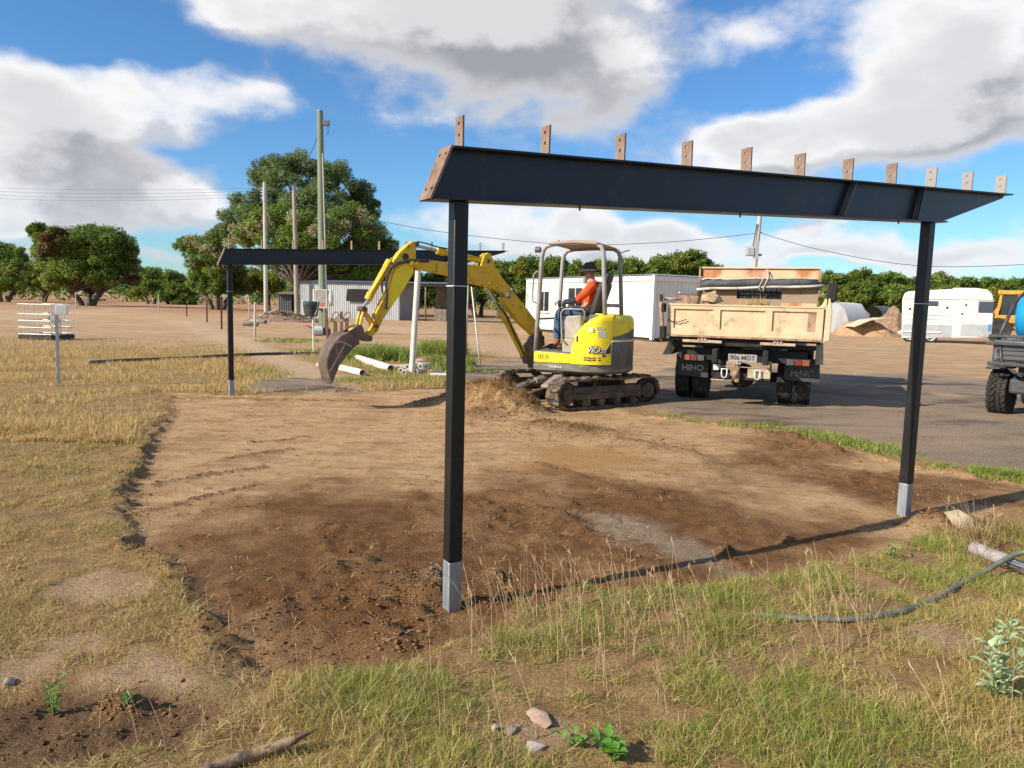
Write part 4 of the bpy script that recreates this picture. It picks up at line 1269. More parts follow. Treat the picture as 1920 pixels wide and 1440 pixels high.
for a, b in zip(bk[:-1], bk[1:]):
    d = Vector((b[0] - a[0], 0, b[1] - a[1])); nn = Vector((d.z, 0, -d.x)).normalized() * .007
    A, B = Vector((a[0], 0, a[1])), Vector((b[0], 0, b[1])); w2 = Vector((0, BW / 2 - .009, 0))
    mb.hexa([A - w2 - nn, A + w2 - nn, A + w2 + nn, A - w2 + nn, B - w2 - nn, B + w2 - nn, B + w2 + nn, B - w2 + nn])
mb.build('bucket_back', 'bucket_iron', dig)
for s_ in (-.13, .13): bprism('bucket_ear', ears + [kn(345, 800), kn(352, 775)], .03, 'bucket_iron' if s_ else '', s_, .004)
bprism('coupler', [k3(470, 1275), k3(520, 1250), k3(600, 1290), k3(700, 1350), k3(740, 1400), k3(690, 1430), k3(560, 1390), k3(480, 1330)], .16, 'digger_yellow', 0, .012)
for k in range(4):
    a, b = kn(226, 1095), kn(238, 1140)
    mb = MB(MB_B); y_ = -BW / 2 + .07 + k * (BW - .14) / 3; mb.bar((a[0], y_, a[1]), (b[0], y_, b[1]), .06, .02, up=(0, 1, 0)); mb.build('bucket_tooth', 'worn_edge', dig)
# hoses over the elbow
for off_, sd_ in ((0, .09), (14, .10), (-10, -.09)):
    mb = MB(MB_B); pts = [k3(1500, 350 + off_), k3(1350, 345 + off_), k3(1200, 352 + off_), k3(1080, 385 + off_), k3(990, 450 + off_), k3(945, 540 + off_), k3(935, 700 + off_), k3(948, 830 + off_), k3(935, 1000)]
    mb.tube([b3(q, sd_) for q in pts], .016, 8); mb.build('elbow_hose', 'rubber_black', dig, True)
# boom lift cylinder and swing bracket
bcyl('boom_cylinder', k1(1445, 625), k2(235, 930), .058, 'digger_yellow', 0); bcyl('boom_rod', k1(1340, 465), k1(1445, 625), .026, 'bare_steel', .0)
bcyl('cylinder_cap', k1(1440, 618), k1(1470, 680), .066, 'digger_yellow', 0)
mb = MB(MB_B); mb.tube([b3(k1(1390, 560), .07), b3(k1(1460, 650), .09), b3(k2(150, 780), .08), b3(k2(230, 930), .05)], .014, 6); mb.build('lift_hose', 'rubber_black', dig, True)
bprism('swing_bracket', [k2(225, 935), k2(255, 860), k2(290, 800), k2(330, 770), k2(360, 800), k2(365, 960), k2(330, 1000), k2(250, 995)], .22, 'greasy_iron', 0, .012)
mb = MB(); mb.box((.62, 0, .66), (.40, .34, .26)); mb.build('swing_base', 'greasy_iron', dig, bevel=.02)
bpin(k2(322, 778), .045, .13); bpin(k2(248, 945), .038, .13)


# ------------------------------------------------------------------ the operator
def skin_mesh(chains, sub=2, loc=None):
    """chains: list of (list of (x, y, z, radius or (rx, ry)), attach index or None); one skinned, subdivided surface"""
    me = bpy.data.meshes.new('tmp'); vs_, es, rs = [], [], []
    for pts, att in chains:
        prev = att
        for p in pts:
            vs_.append(p[:3]); rs.append(p[3] if hasattr(p[3], '__len__') else (p[3], p[3]))
            if prev is not None: es.append((prev, len(vs_) - 1))
            prev = len(vs_) - 1
    me.from_pydata(vs_, es, [])
    o = bpy.data.objects.new('tmp', me); COL.objects.link(o)
    o.modifiers.new('s', 'SKIN')
    sd_ = me.skin_vertices[0].data
    roots = set(); seen = 0
    for pts, att in chains:
        if att is None: roots.add(seen)
        seen += len(pts)
    for i, r in enumerate(rs):
        sd_[i].radius = r; sd_[i].use_root = i in roots
    sb = o.modifiers.new('u', 'SUBSURF'); sb.levels = sub
    dg = bpy.context.evaluated_depsgraph_get()
    out = bpy.data.meshes.new_from_object(o.evaluated_get(dg))
    bpy.data.objects.remove(o); bpy.data.meshes.remove(me)
    return out


def link_mesh(name, me, m, parent):
    me.name = name; me.materials.clear(); me.materials.append(MATS[m])
    me.polygons.foreach_set('use_smooth', [True] * len(me.polygons))
    o = bpy.data.objects.new(name, me); COL.objects.link(o); o.parent = parent
    return o


mat('skin', (.42, .235, .16), (.36, .19, .12), rough=.55, scale=12, spec=.35)
mat('orange_shirt', (.78, .10, .018), (.58, .065, .012), rough=.85, scale=7, bump=.3, bscale=22)
mat('navy_cloth', (.028, .032, .055), (.045, .048, .07), rough=.9, scale=9)
mat('denim', (.075, .13, .22), (.045, .085, .15), rough=.9, scale=16)
mat('hat_cloth', (.040, .036, .036), (.075, .062, .055), rough=.9, scale=6)
mat('boot_leather', (.33, .15, .055), (.24, .10, .04), rough=.7, scale=12)
mat('boot_sole', (.30, .24, .16), rough=.9)
mat('grey_beard', (.42, .39, .37), (.28, .25, .23), rough=.95, scale=40, bump=.6, bscale=120)
mat('reflective_tape', (.62, .62, .60), rough=.4)

op = thing('person', 'bearded person in an orange shirt and dark hat driving the yellow digger', 'person', EC, EYAW)
hipc = (-.20, 0, 1.49)


def hand(wx, wy, wz, sgn):
    """palm, four fingers curled over a lever knob and a thumb"""
    ch = [([(wx + .035, wy, wz + .0, (.020, .034)), (wx + .075, wy, wz - .004, (.019, .040)), (wx + .105, wy, wz - .010, (.016, .037))], None)]
    for i, (dy, ln) in enumerate(((-.030, .9), (-.010, 1.05), (.010, 1.0), (.030, .8))):
        bx = wx + .100
        ch.append(([(bx - .012, wy + dy, wz - .006, .0092), (bx + .024 * ln, wy + dy * 1.05, wz - .010, .0088), (bx + .042 * ln, wy + dy, wz - .032, .0082), (bx + .030 * ln, wy + dy * .9, wz - .058, .0075)], None))
    ch.append(([(wx + .045, wy - sgn * .026, wz - .004, .0105), (wx + .070, wy - sgn * .050, wz - .020, .0098), (wx + .098, wy - sgn * .045, wz - .040, .0085)], None))
    return ch


HL = (.165, .335, 1.635); HR = (.15, -.34, 1.635)
chains = [
    ([(-.20, 0, 1.50, (.13, .16)), (-.215, 0, 1.62, (.115, .15)), (-.24, 0, 1.78, (.115, .16)), (-.245, 0, 1.90, (.10, .15)), (-.21, 0, 1.985, (.052, .055)), (-.175, 0, 2.045, (.055, .055)), (-.150, 0, 2.10, (.085, .074)), (-.150, 0, 2.17, (.092, .080)), (-.155, 0, 2.235, (.06, .055))], None),
    ([(-.25, .17, 1.90, .062), (-.16, .27, 1.77, .050), (-.07, .335, 1.66, .043), (.06, .345, 1.645, .036), (HL[0] + .01, HL[1], HL[2], .027)], 3),
    ([(-.25, -.17, 1.90, .062), (-.16, -.27, 1.77, .050), (-.07, -.335, 1.66, .043), (.06, -.345, 1.645, .036), (HR[0] + .01, HR[1], HR[2], .027)], 3),
    ([(-.12, .11, 1.49, .088), (.10, .14, 1.50, .078), (.30, .15, 1.475, .060), (.315, .15, 1.28, .053), (.31, .15, 1.03, .040), (.33, .15, .965, .042), (.45, .15, .945, .036)], 0),
    ([(-.12, -.11, 1.49, .088), (.10, -.14, 1.50, .078), (.30, -.15, 1.475, .060), (.315, -.15, 1.28, .053), (.31, -.15, 1.03, .040), (.33, -.15, .965, .042), (.45, -.15, .945, .036)], 0),
    ([(-.075, 0, 2.115, .018), (-.050, 0, 2.095, .014)], 6),
]
hch = hand(*HL, 1) + hand(*HR, -1)
me_body = skin_mesh(chains, 2)
me_h = skin_mesh(hch, 2)
bmx = bmesh.new(); bmx.from_mesh(me_body); bmx.from_mesh(me_h); bmx.to_mesh(me_body); bmx.free()
body = link_mesh('body', me_body, 'skin', op)
sh_ = skin_mesh([
    ([(-.20, 0, 1.50, (.148, .178)), (-.215, 0, 1.62, (.135, .172)), (-.245, 0, 1.78, (.135, .182)), (-.25, 0, 1.90, (.118, .168)), (-.222, 0, 1.965, (.068, .075))], None),
    ([(-.25, .18, 1.90, .082), (-.16, .275, 1.77, .072), (-.065, .335, 1.672, .064), (-.045, .337, 1.668, .060)], 3), ([(-.25, -.18, 1.90, .082), (-.16, -.275, 1.77, .072), (-.065, -.335, 1.672, .064), (-.045, -.337, 1.668, .060)], 3)], 2)
shirt = link_mesh('shirt', sh_, 'orange_shirt', op)
for s_ in (1, -1):
    link_mesh('navy_sleeve', skin_mesh([([(-.075, s_ * .334, 1.675, .056), (-.03, s_ * .338, 1.664, .058), (.06, s_ * .345, 1.648, .052), (.145, s_ * .337, 1.64, .044), (.158, s_ * .336, 1.638, .040)], None)], 2), 'navy_cloth', shirt)
link_mesh('trousers', skin_mesh([
    ([(-.19, 0, 1.56, (.150, .182)), (-.18, 0, 1.47, (.142, .176))], None),
    ([(-.10, .11, 1.475, .102), (.10, .14, 1.495, .094), (.295, .15, 1.468, .078), (.318, .15, 1.28, .070), (.312, .15, 1.06, .066), (.312, .15, 1.03, .064)], 1),
    ([(-.10, -.11, 1.475, .102), (.10, -.14, 1.495, .094), (.295, -.15, 1.468, .078), (.318, -.15, 1.28, .070), (.312, -.15, 1.06, .066), (.312, -.15, 1.03, .064)], 1)], 2), 'denim', op)
for s_ in (1, -1):
    bo = link_mesh('boot', skin_mesh([([(.305, s_ * .15, 1.08, .060), (.305, s_ * .15, .985, .060), (.345, s_ * .15, .945, (.05, .056)), (.43, s_ * .15, .932, (.040, .054)), (.505, s_ * .15, .922, (.030, .045))], None)], 2), 'boot_leather', op)
    m = MB(); m.prism([(.24, -.045), (.26, -.052), (.44, -.055), (.53, -.035), (.55, 0), (.53, .035), (.44, .055), (.26, .052), (.24, .045)], .026, (0, s_ * .15, .892), (1, 0, 0), (0, 1, 0)); m.build('boot_sole', 'boot_sole', bo, bevel=.006)
# beard, ears, eyes, hat
link_mesh('beard', skin_mesh([([(-.10, 0, 2.085, (.045, .058)), (-.085, 0, 2.04, (.050, .056)), (-.085, 0, 1.985, (.042, .044)), (-.10, 0, 1.935, (.022, .022))], None), ([(-.15, .062, 2.085, .030), (-.16, .070, 2.13, .020)], 0), ([(-.15, -.062, 2.085, .030), (-.16, -.070, 2.13, .020)], 0)], 2), 'grey_beard', op)
for s_ in (1, -1):
    m = MB(); m.rock((-.165, s_ * .083, 2.125), (.022, .012, .036), 3, 0, 1, .05); m.build('ear', 'skin', body, True)
    m = MB(); m.rock((-.077, s_ * .030, 2.135), (.010, .012, .008), 3, 0, 1, .0); m.build('eye', 'hat_cloth', body, True)
m = MB(); m.lathe([(.02, .105), (.06, .103), (.088, .085), (.102, .04), (.108, 0), (.165, -.022), (.205, -.045), (.203, -.052), (.16, -.032), (.100, -.012)], 24, (-.155, 0, 2.185), (.06, 0, 1)); hat = m.build('hat', 'hat_cloth', op, True)
m = MB(); m.lathe([(.1105, .0), (.1085, .03), (.1065, .03), (.1085, .0)], 24, (-.155, 0, 2.187), (.06, 0, 1), True); m.build('hat_band', 'navy_cloth', hat, True)

# ------------------------------------------------------------------ dump truck
mat('tray_cream', (.62, .485, .305), (.54, .41, .25), rough=.7, scale=2.6, col3=(.34, .22, .13), s3=5, l3=.545, h3=.72, bump=.15)
mat('tray_rust', (.56, .43, .27), (.42, .16, .06), rough=.75, scale=2.0, lo=.44, hi=.60, col3=(.28, .15, .08), s3=5, l3=.55, h3=.7, stretch=(1, 1, .5), bump=.15)
mat('tray_inside', (.30, .235, .16), (.36, .19, .09), rough=.85, scale=3, lo=.5, hi=.68, col3=(.17, .135, .10), s3=4)
mat('rail_rust', (.40, .27, .19), (.25, .13, .075), rough=.8, scale=9)
mat('chassis_black', (.010, .0095, .009), (.024, .020, .016), rough=.75, scale=6)
mat('flap_rubber', (.050, .050, .048), (.032, .031, .030), rough=.7, scale=3)
mat('worn_white', (.40, .41, .40), (.06, .06, .06), rough=.7, scale=16, lo=.5, hi=.62)
mat('worn_dim', (.20, .20, .195), (.05, .05, .05), rough=.7, scale=16, lo=.45, hi=.58)
mat('guard_grey', (.40, .38, .33), (.32, .28, .22), rough=.6, scale=5)
mat('lens_red', (.20, .018, .014), (.12, .03, .02), rough=.4, spec=.6)
mat('lens_orange', (.32, .085, .02), (.2, .07, .03), rough=.4, spec=.6)
mat('lens_clear', (.08, .085, .08), rough=.4)
mat('plate_white', (.34, .33, .31), (.27, .25, .23), rough=.5, scale=14)
mat('plate_ink', (.045, .03, .03), rough=.6)
mat('tow_beige', (.46, .38, .26), (.33, .25, .16), rough=.7, scale=9)
mat('tow_brown', (.30, .20, .11), (.18, .11, .06), rough=.7, scale=12)
mat('tarp_black', (.045, .046, .05), (.085, .085, .088), rough=.7, scale=5, bump=.5, bscale=14)
mat('tarp_grey', (.52, .50, .46), (.38, .35, .31), rough=.8, scale=6)
mat('cab_white', (.62, .60, .54), rough=.4, scale=4)
mat('dark_glass', (.02, .024, .028), rough=.08, spec=.7)
mat('tyre_rubber', (.020, .018, .016), (.085, .062, .042), rough=.9, scale=7, lo=.45, hi=.7, bump=.3)
mat('load_earth', (.17, .10, .055), (.30, .19, .10), rough=.95, scale=7, bump=.8, bscale=30)
mat('rope', (.50, .42, .30), rough=.9)

TZ = .045
th_ = rad(22)
TR = (3.75 - .15 * math.cos(th_), 11.65 + .15 * math.sin(th_), TZ)
trk_ = thing('dump_truck', 'cream dump truck with rusty tray and numbered plate seen from behind', 'truck', TR, -th_)
Z0 = -TZ


def tb(name, c, s, m, par=trk_, bevel=.008, rot=None):
    mb = MB(); mb.box((c[0], c[1], c[2] + Z0), s, rot); return mb.build(name, m, par, bevel=bevel)


# tailgate: frame with three recessed panels, each panel a part
tg = MB(); tg.plate([(-1.18, 1.165), (1.17, 1.165), (1.17, 1.66), (-1.18, 1.66)], [[(a, 1.275), (b, 1.275), (b, 1.585), (a, 1.585)] for a, b in ((-1.075, -.46), (-.345, .33), (.44, 1.07))], .05, (0, 0, Z0))
tgo = tg.build('tailgate', 'tray_cream', trk_, bevel=.006)
for a, b in ((-1.075, -.46), (-.345, .33), (.44, 1.07)):
    m = MB(); m.box(((a + b) / 2, .012, 1.43 + Z0), (b - a - .002, .012, .308)); m.build('panel', 'tray_cream', tgo)
m = MB(); m.box((1.01, .003, 1.43 + Z0), (.12, .006, .28)); po = m.build('brown_patch', 'rail_rust', tgo)
m = MB(); m.box((0, -.006, 1.150 + Z0), (2.36, .07, .026)); m.build('bottom_rail', 'rail_rust', tgo, bevel=.005)
m = MB(); m.box((0, -.002, 1.655 + Z0), (2.36, .07, .028)); m.build('top_rail', 'tray_cream', tgo, bevel=.008)
# tray floor, sides, headboard
tb('tray_floor', (0, 1.80, 1.135), (2.30, 3.50, .06), 'chassis_black')
for s_ in (-1, 1):
    tb('tray_side', (s_ * 1.155, 1.79, 1.40), (.05, 3.50, .50), 'tray_cream')
    for k in range(4): tb('side_stake', (s_ * 1.187, .45 + k * .95, 1.40), (.03, .10, .46), 'tray_cream')
hb = MB(); hb.plate([(-1.15, 1.17), (1.08, 1.17), (1.08, 2.44), (-1.15, 2.44)], [[(-.45, 1.82), (.41, 1.82), (.41, 2.04), (-.45, 2.04)]], .04, (0, 3.58, Z0)); hb.build('headboard', 'tray_inside', trk_)
m = MB(); m.box((-.035, 3.555, 2.315 + Z0), (2.22, .012, .21)); m.build('headboard_panel', 'tray_rust', trk_)
m = MB(); m.box((-.035, 3.55, 2.435 + Z0), (2.26, .08, .03)); m.build('headboard_rail', 'tray_cream', trk_, bevel=.006)
m = MB(); m.box((.74, 3.555, 1.62 + Z0), (.66, .012, .26)); m.build('headboard_panel', 'tray_rust', trk_)
m = MB()
for k in range(9): m.box((-.43 + k * .105, 3.60, 1.93 + Z0), (.014, .014, .22))
for z_ in (1.89, 1.97): m.box((-.02, 3.60, z_ + Z0), (.86, .014, .014))
m.split('grille_bar', 'chassis_black', trk_)
# rolled tarpaulin under the top panel
m = MB(); m.tube([(-1.18 + .28 * k, 3.47, 2.095 + .012 * k ** .8 + Z0 + .008 * math.sin(k * 2.1)) for k in range(9)], [.075, .085, .09, .092, .09, .088, .086, .082, .07], 14); m.build('tarp_roll', 'tarp_black', trk_, True)
m = MB(); m.tube([(-1.24 + .3 * k, 3.42, 1.985 + .02 * k ** .8 + Z0 + .008 * math.sin(k * 1.7)) for k in range(9)], .028, 8); m.build('tarp_edge', 'tarp_grey', trk_, True)
m = MB(); top_ = [(-1.15 + .12 * k, 2.215 + .018 * math.sin(k * .9) + .010 * math.sin(k * 2.3) + (.0 if k > 5 else -.02 + .004 * k)) for k in range(19)]
m.prism([(x, z + Z0 + .014) for x, z in top_] + [(x, z + Z0 - .014) for x, z in top_[::-1]], .10, (0, 3.49, 0)); m.build('tarp_cover', 'tarp_grey', trk_, 'auto')
m = MB()
for dx in (0, .09): m.tube([(.10 + dx * .2, 3.50, 2.40 + Z0), (.06 + dx, 3.40, 2.24 + Z0), (-.02 + dx, 3.375, 2.05 + Z0), (.02 + dx * .5, 3.40, 1.96 + Z0)], .012, 6)
m.split('tie_rope', 'rope', trk_, True)
for x_, z_ in ((-1.20, 2.2), (1.10, 2.16)):
    m = MB(); m.box((x_, 3.52, z_ + Z0), (.035, .06, .50)); m.build('roll_bracket', 'rail_rust', trk_)
# hinge posts at the back corners
m = MB(); m.tube([(-1.27, .02, 1.04 + Z0), (-1.265, .02, 1.30 + Z0), (-1.30, .02, 1.62 + Z0), (-1.30, .02, 1.84 + Z0)], .030, 8); hp = m.build('hinge_post', 'rail_rust', trk_, True)
m = MB(); m.cyl((-1.25, .02, 1.74 + Z0), (-.98, .02, 1.75 + Z0), .024, n=8); m.build('hinge_arm', 'rail_rust', hp, True)
m = MB(); m.box((-1.245, .0, 1.20 + Z0), (.10, .09, .20)); m.box((-1.25, .0, 1.60 + Z0), (.07, .09, .14)); m.split('hinge_block', 'chassis_black', hp, bevel=.01)
m = MB(); m.prism([(1.185, 1.13), (1.275, 1.16), (1.285, 1.60), (1.265, 1.72), (1.245, 1.80), (1.225, 1.80), (1.222, 1.73), (1.20, 1.62)], .10, (0, .02, Z0)); hp2 = m.build('hinge_post', 'tray_cream', trk_, bevel=.01)
m = MB(); m.prism([(1.09, 1.665), (1.20, 1.665), (1.205, 1.78), (1.18, 1.80), (1.14, 1.71)], .05, (0, .02, Z0)); m.build('latch_hook', 'tray_cream', hp2, bevel=.006)
m = MB()
for k in range(7):
    a = k * .045
    m.tube([(-1.17 + a, -.035, 1.405 + Z0 - .03 * math.sin(k * .55)), (-1.14 + a, -.035 - .012 * (k % 2), 1.40 + Z0 - .03 * math.sin(k * .55 + .3))], .010, 5)
m.build('latch_chain', 'chassis_black', tgo)
# under the tray
for a, b in ((-.92, -.30), (.28, .80)):
    m = MB(); m.box(((a + b) / 2, .03, 1.075 + Z0), (b - a, .10, .045)); ub = m.build('sub_bracket', 'tow_beige', trk_, bevel=.006)
    m = MB()
    for dx in (-.05, .0, .05): m.cyl(((a + b) / 2 + dx, -.03, 1.105 + Z0), ((a + b) / 2 + dx, .06, 1.105 + Z0), .022, n=10)
    m.split('hinge_knuckle', 'worn_edge', ub, 'auto')
tb('sub_frame', (0, 1.75, 1.06), (1.0, 3.4, .10), 'chassis_black'); tb('cross_beam', (0, .20, 1.03), (2.2, .08, .07), 'chassis_black')
tb('cross_member', (-.02, .30, .86), (2.0, .10, .20), 'chassis_black', bevel=.01)
for s_ in (-1, 1): tb('chassis_rail', (s_ * .38, 2.4, .86), (.08, 5.2, .22), 'chassis_black')
tb('axle', (-.04, .95, .48), (1.5, .16, .16), 'chassis_black', bevel=.05); m = MB(); m.rock((-.04, .95, .48 + Z0), (.22, .22, .22), 1, 0, 2, .02); m.build('differential', 'chassis_black', trk_, True)
tb('fuel_tank', (.85, 2.6, .72), (.45, .9, .45), 'chassis_black', bevel=.05); tb('battery_box', (-.85, 2.6, .72), (.4, .6, .4), 'chassis_black', bevel=.03)


def tyre(mb, c, ax, R, wd, r_in, n=32):
    h = wd / 2
    mb.lathe([(r_in, -h * .8), (R * .80, -h), (R * .95, -h * .96), (R, -h * .78), (R, h * .78), (R * .95, h * .96), (R * .80, h), (r_in, h * .8)], n, c, ax)


for s_ in (-1, 1):
    for k, xx in enumerate((.68, .97)):
        w_ = thing('wheel', None, None); w_.parent = trk_; w_.location = (s_ * xx - .03, .98, .42)
        m = MB(); tyre(m, (0, 0, 0), (1, 0, 0), .42, .235, .23); ty_ = m.build('tyre', 'tyre_rubber', w_, 'auto')
        m = MB(); m.lathe([(.05, -.05), (.2, -.07), (.235, -.09), (.235, .09), (.2, .07), (.05, .05)], 24, (0, 0, 0), (1, 0, 0)); m.build('rim', 'guard_grey', w_, 'auto')
        m = MB()
        for g_ in (-.06, 0, .06): m.lathe([(.4195, g_ - .006), (.4225, g_ - .006), (.4225, g_ + .006), (.4195, g_ + .006)], 32, (0, 0, 0), (1, 0, 0), True)
        m.split('tread_groove', 'chassis_black', w_)
    w_ = thing('wheel', None, None); w_.parent = trk_; w_.location = (s_ * .83, 4.5, .42)
    m = MB(); tyre(m, (0, 0, 0), (1, 0, 0), .42, .235, .23); m.build('tyre', 'tyre_rubber', w_, 'auto')
    m = MB(); m.lathe([(.05, -.05), (.2, -.07), (.235, -.09), (.235, .09), (.2, .07), (.05, .05)], 24, (0, 0, 0), (1, 0, 0)); m.build('rim', 'guard_grey', w_, 'auto')
# mud flaps with lettering
for x0, x1, z0, z1, dim in ((-1.09, -.55, .465, .83, 0), (.64, 1.18, .485, .845, 1)):
    m = MB(); m.prism([(x0, z1), (x0 + .015, z0 + .01), (x0 + .06, z0), (x1, z0 - .015), (x1 - .01, z1)], .014, (0, .50, Z0)); fl_ = m.build('mud_flap', 'flap_rubber', trk_, 'auto')
    text_mesh('flap_lettering', 'HINO', .14, 'worn_white' if not dim else 'worn_dim', fl_, ((x0 + x1) / 2 + .01, .490, .60 + Z0), (1, 0, 0), (0, 0, 1), .002, 0, .004)
for s_, x0, z0 in ((-1, -1.30, .80), (1, 1.20, .82)):
    m = MB(); m.prism([(x0 - .02, z0), (x0 + .09 if s_ < 0 else x0 + .05, z0 + .26), (x0 + .17, z0 + .13), (x0 + .13, z0 + .01)] if s_ < 0 else [(x0 - .10, z0 - .06), (x0 - .10, z0 + .24), (x0 + .0, z0 + .26), (x0 + .02, z0 - .06)], .9, (0, .90, Z0)); m.build('mudguard', 'guard_grey', trk_, 'auto')
# lamps, plate
for x0, order in ((-.93, ('lens_orange', 'lens_red', 'lens_clear')), (.68, ('lens_clear', 'lens_red', 'lens_orange'))):
    lb = tb('tail_lamp', (x0 + .17, .25, .79), (.36, .05, .11), 'chassis_black')
    for k, mm in enumerate(order):
        m = MB(); m.box((x0 + .055 + k * .115, .219, .79 + Z0), (.105, .014, .09)); m.build('lens', mm, lb, bevel=.006)
pl_ = tb('number_plate', (.03, -.03, .83), (.435, .008, .135), 'plate_white', bevel=.003)
text_mesh('plate_lettering', '906\u00b7MDT', .098, 'plate_ink', pl_, (.03, -.036, .838 + Z0), (1, 0, 0), (0, 0, 1), .0015, 0, .0015)
text_mesh('plate_lettering', 'QUEENSLAND', .022, 'plate_ink', pl_, (.03, -.036, .777 + Z0), (1, 0, 0), (0, 0, 1), .001)
# tow bar
m = MB(); m.box((.02, .02, .545 + Z0), (.88, .10, .10)); m.box((-.42, .02, .65 + Z0), (.02, .12, .24)); m.box((.46, .02, .65 + Z0), (.02, .12, .24)); m.split('tow_frame', 'chassis_black', trk_)
m = MB(); m.box((.29, -.035, .615 + Z0), (.34, .014, .17)); m.box((-.36, -.035, .775 + Z0), (.11, .04, .045)); m.box((.42, -.035, .775 + Z0), (.10, .04, .06)); m.box((.02, -.04, .695 + Z0), (.80, .03, .014)); m.box((-.27, -.03, .475 + Z0), (.34, .06, .016)); m.split('tow_plate', 'tow_beige', trk_, bevel=.004)
m = MB(); m.box((-.07, -.05, .63 + Z0), (.14, .10, .16)); m.rock((-.05, -.10, .57 + Z0), (.06, .07, .10), 4, 0, 2, .12); m.box((-.03, -.10, .49 + Z0), (.07, .09, .07)); m.split('tow_hook', 'tow_brown', trk_, bevel=.012)
m = MB(); m.cyl((-.04, -.06, .69 + Z0), (-.04, -.06, .79 + Z0), .012, n=8); m.rock((.0, -.06, .745 + Z0), (.022, .022, .022), 4, 0, 1, .0); m.split('tow_pin', 'worn_edge', trk_, True)
for x_ in (-.23, .27):
    m = MB(); m.tube([(x_ - .04, -.08, .665 + Z0), (x_ - .042, -.085, .57 + Z0), (x_ - .03, -.088, .53 + Z0), (x_, -.09, .512 + Z0), (x_ + .03, -.088, .53 + Z0), (x_ + .042, -.085, .57 + Z0), (x_ + .04, -.08, .665 + Z0)], .011, 8); m.cyl((x_ - .055, -.08, .655 + Z0), (x_ + .055, -.08, .655 + Z0), .010, n=8); m.build('shackle', 'decal_grey', trk_, True)
m = MB(); m.box((-.36, -.04, .67 + Z0), (.09, .05, .09)); m.build('trailer_socket', 'decal_grey', trk_, bevel=.01)
# cab in front of the tray
m = MB(); m.prism([(3.85, .75), (5.35, .75), (5.40, 1.25), (5.20, 2.05), (5.05, 2.16), (3.95, 2.16), (3.85, 2.05)], 1.86, (0, 0, Z0), (0, 1, 0), (0, 0, 1)); cab = m.build('cab', 'cab_white', trk_, bevel=.04)
m = MB(); m.box((0, 3.845, 1.80 + Z0), (1.2, .012, .36)); m.build('rear_window', 'dark_glass', cab)
for s_ in (-1, 1):
    m = MB(); m.box((s_ * .935, 4.55, 1.68 + Z0), (.012, .85, .48)); m.build('side_window', 'dark_glass', cab)
    m = MB(); m.tube([(s_ * .93, 5.1, 2.1 + Z0), (s_ * 1.15, 5.15, 2.25 + Z0), (s_ * 1.32, 5.1, 2.22 + Z0), (s_ * 1.33, 5.1, 1.7 + Z0)], .016, 8); ma = m.build('mirror_arm', 'chassis_black', cab, True)
    m = MB(); m.box((s_ * 1.36, 5.10, 2.02 + Z0), (.20, .07, .40)); m.build('mirror', 'chassis_black', ma, bevel=.03)

# load of earth and grass in the tray
n_ = 46; xs = np.linspace(-1.12, 1.12, n_); ys = np.linspace(.06, 3.4, n_)
XX, YY = np.meshgrid(xs, ys)
ZZ = 1.25 + .34 * np.exp(-((XX - .08) / .85) ** 2) * smooth(YY, -.2, .9) + .12 * np.exp(-((XX - .1) / .3) ** 2 - ((YY - 1.2) / .5) ** 2) + (fbm(XX * 3, YY * 3, 5, 4) - .5) * .20
ix = np.arange(n_ * n_).reshape(n_, n_)
m = MB(); m.add(list(zip(XX.ravel(), YY.ravel(), ZZ.ravel() + Z0)), [tuple(q) for q in np.stack([ix[:-1, :-1], ix[:-1, 1:], ix[1:, 1:], ix[1:, :-1]], -1).reshape(-1, 4).tolist()])
lo = m.build('soil_load', 'load_earth', None, True); lo.location = TR; lo.rotation_euler = (0, 0, -th_)
tag(lo, 'brown earth heaped in the tray of the dump truck', 'soil', None, 'stuff')
k = 700; gx_ = rng.normal(.15, .45, k).clip(-1, 1); gy_ = rng.uniform(.3, 2.6, k)
cs_, sn_ = math.cos(-th_), math.sin(-th_)
gz_ = TR[2] + Z0 + 1.27 + .34 * np.exp(-((gx_ - .08) / .85) ** 2) * smooth(gy_, -.2, .9) + .12 * np.exp(-((gx_ - .1) / .3) ** 2 - ((gy_ - 1.2) / .5) ** 2)
blades('load_grass', TR[0] + gx_ * cs_ - gy_ * sn_, TR[1] + gx_ * sn_ + gy_ * cs_, rng.uniform(.05, .22, k), rng.uniform(.008, .014, k), tints(k, [STRAW, STRAW2, OLIVE], [.5, .3, .2]), 1.0, 'dead grass on the earth in the truck tray', z=gz_)


def on_truck(x, y, z): return (TR[0] + x * cs_ - y * sn_, TR[1] + x * sn_ + y * cs_, z)


mat('pale_wood', (.50, .37, .22), (.36, .24, .13), rough=.9, scale=6, stretch=(1, 1, 5))
m = MB(); m.rock((0, 0, 0), (.24, .16, .13), 11, .3, 1, .35); m.cyl((-.22, 0, -.05), (.05, 0, .10), .07, .05, 8)
sp_ = m.build('tree_stump', 'pale_wood'); sp_.location = on_truck(-.75, 2.2, 1.80); tag(sp_, 'pale splintered stump on the left of the truck load', 'stump')
m = MB(); m.prism([(-.19, 0), (.15, 0), (.19, .16), (-.13, .17)], .30); rb_ = m.build('rusty_bin', 'rail_rust'); rb_.location = on_truck(-.93, .45, 1.64); rb_.rotation_euler = (0, 0, -th_); tag(rb_, 'rusty steel bin showing above the left end of the tailgate', 'bin')


# ------------------------------------------------------------------ buildings
def frame_from(p, q):
    p, q = np.array(p[:2]), np.array(q[:2]); d = (q - p) / np.linalg.norm(q - p)
    return d, math.atan2(d[1], d[0]), float(np.linalg.norm(q - p))


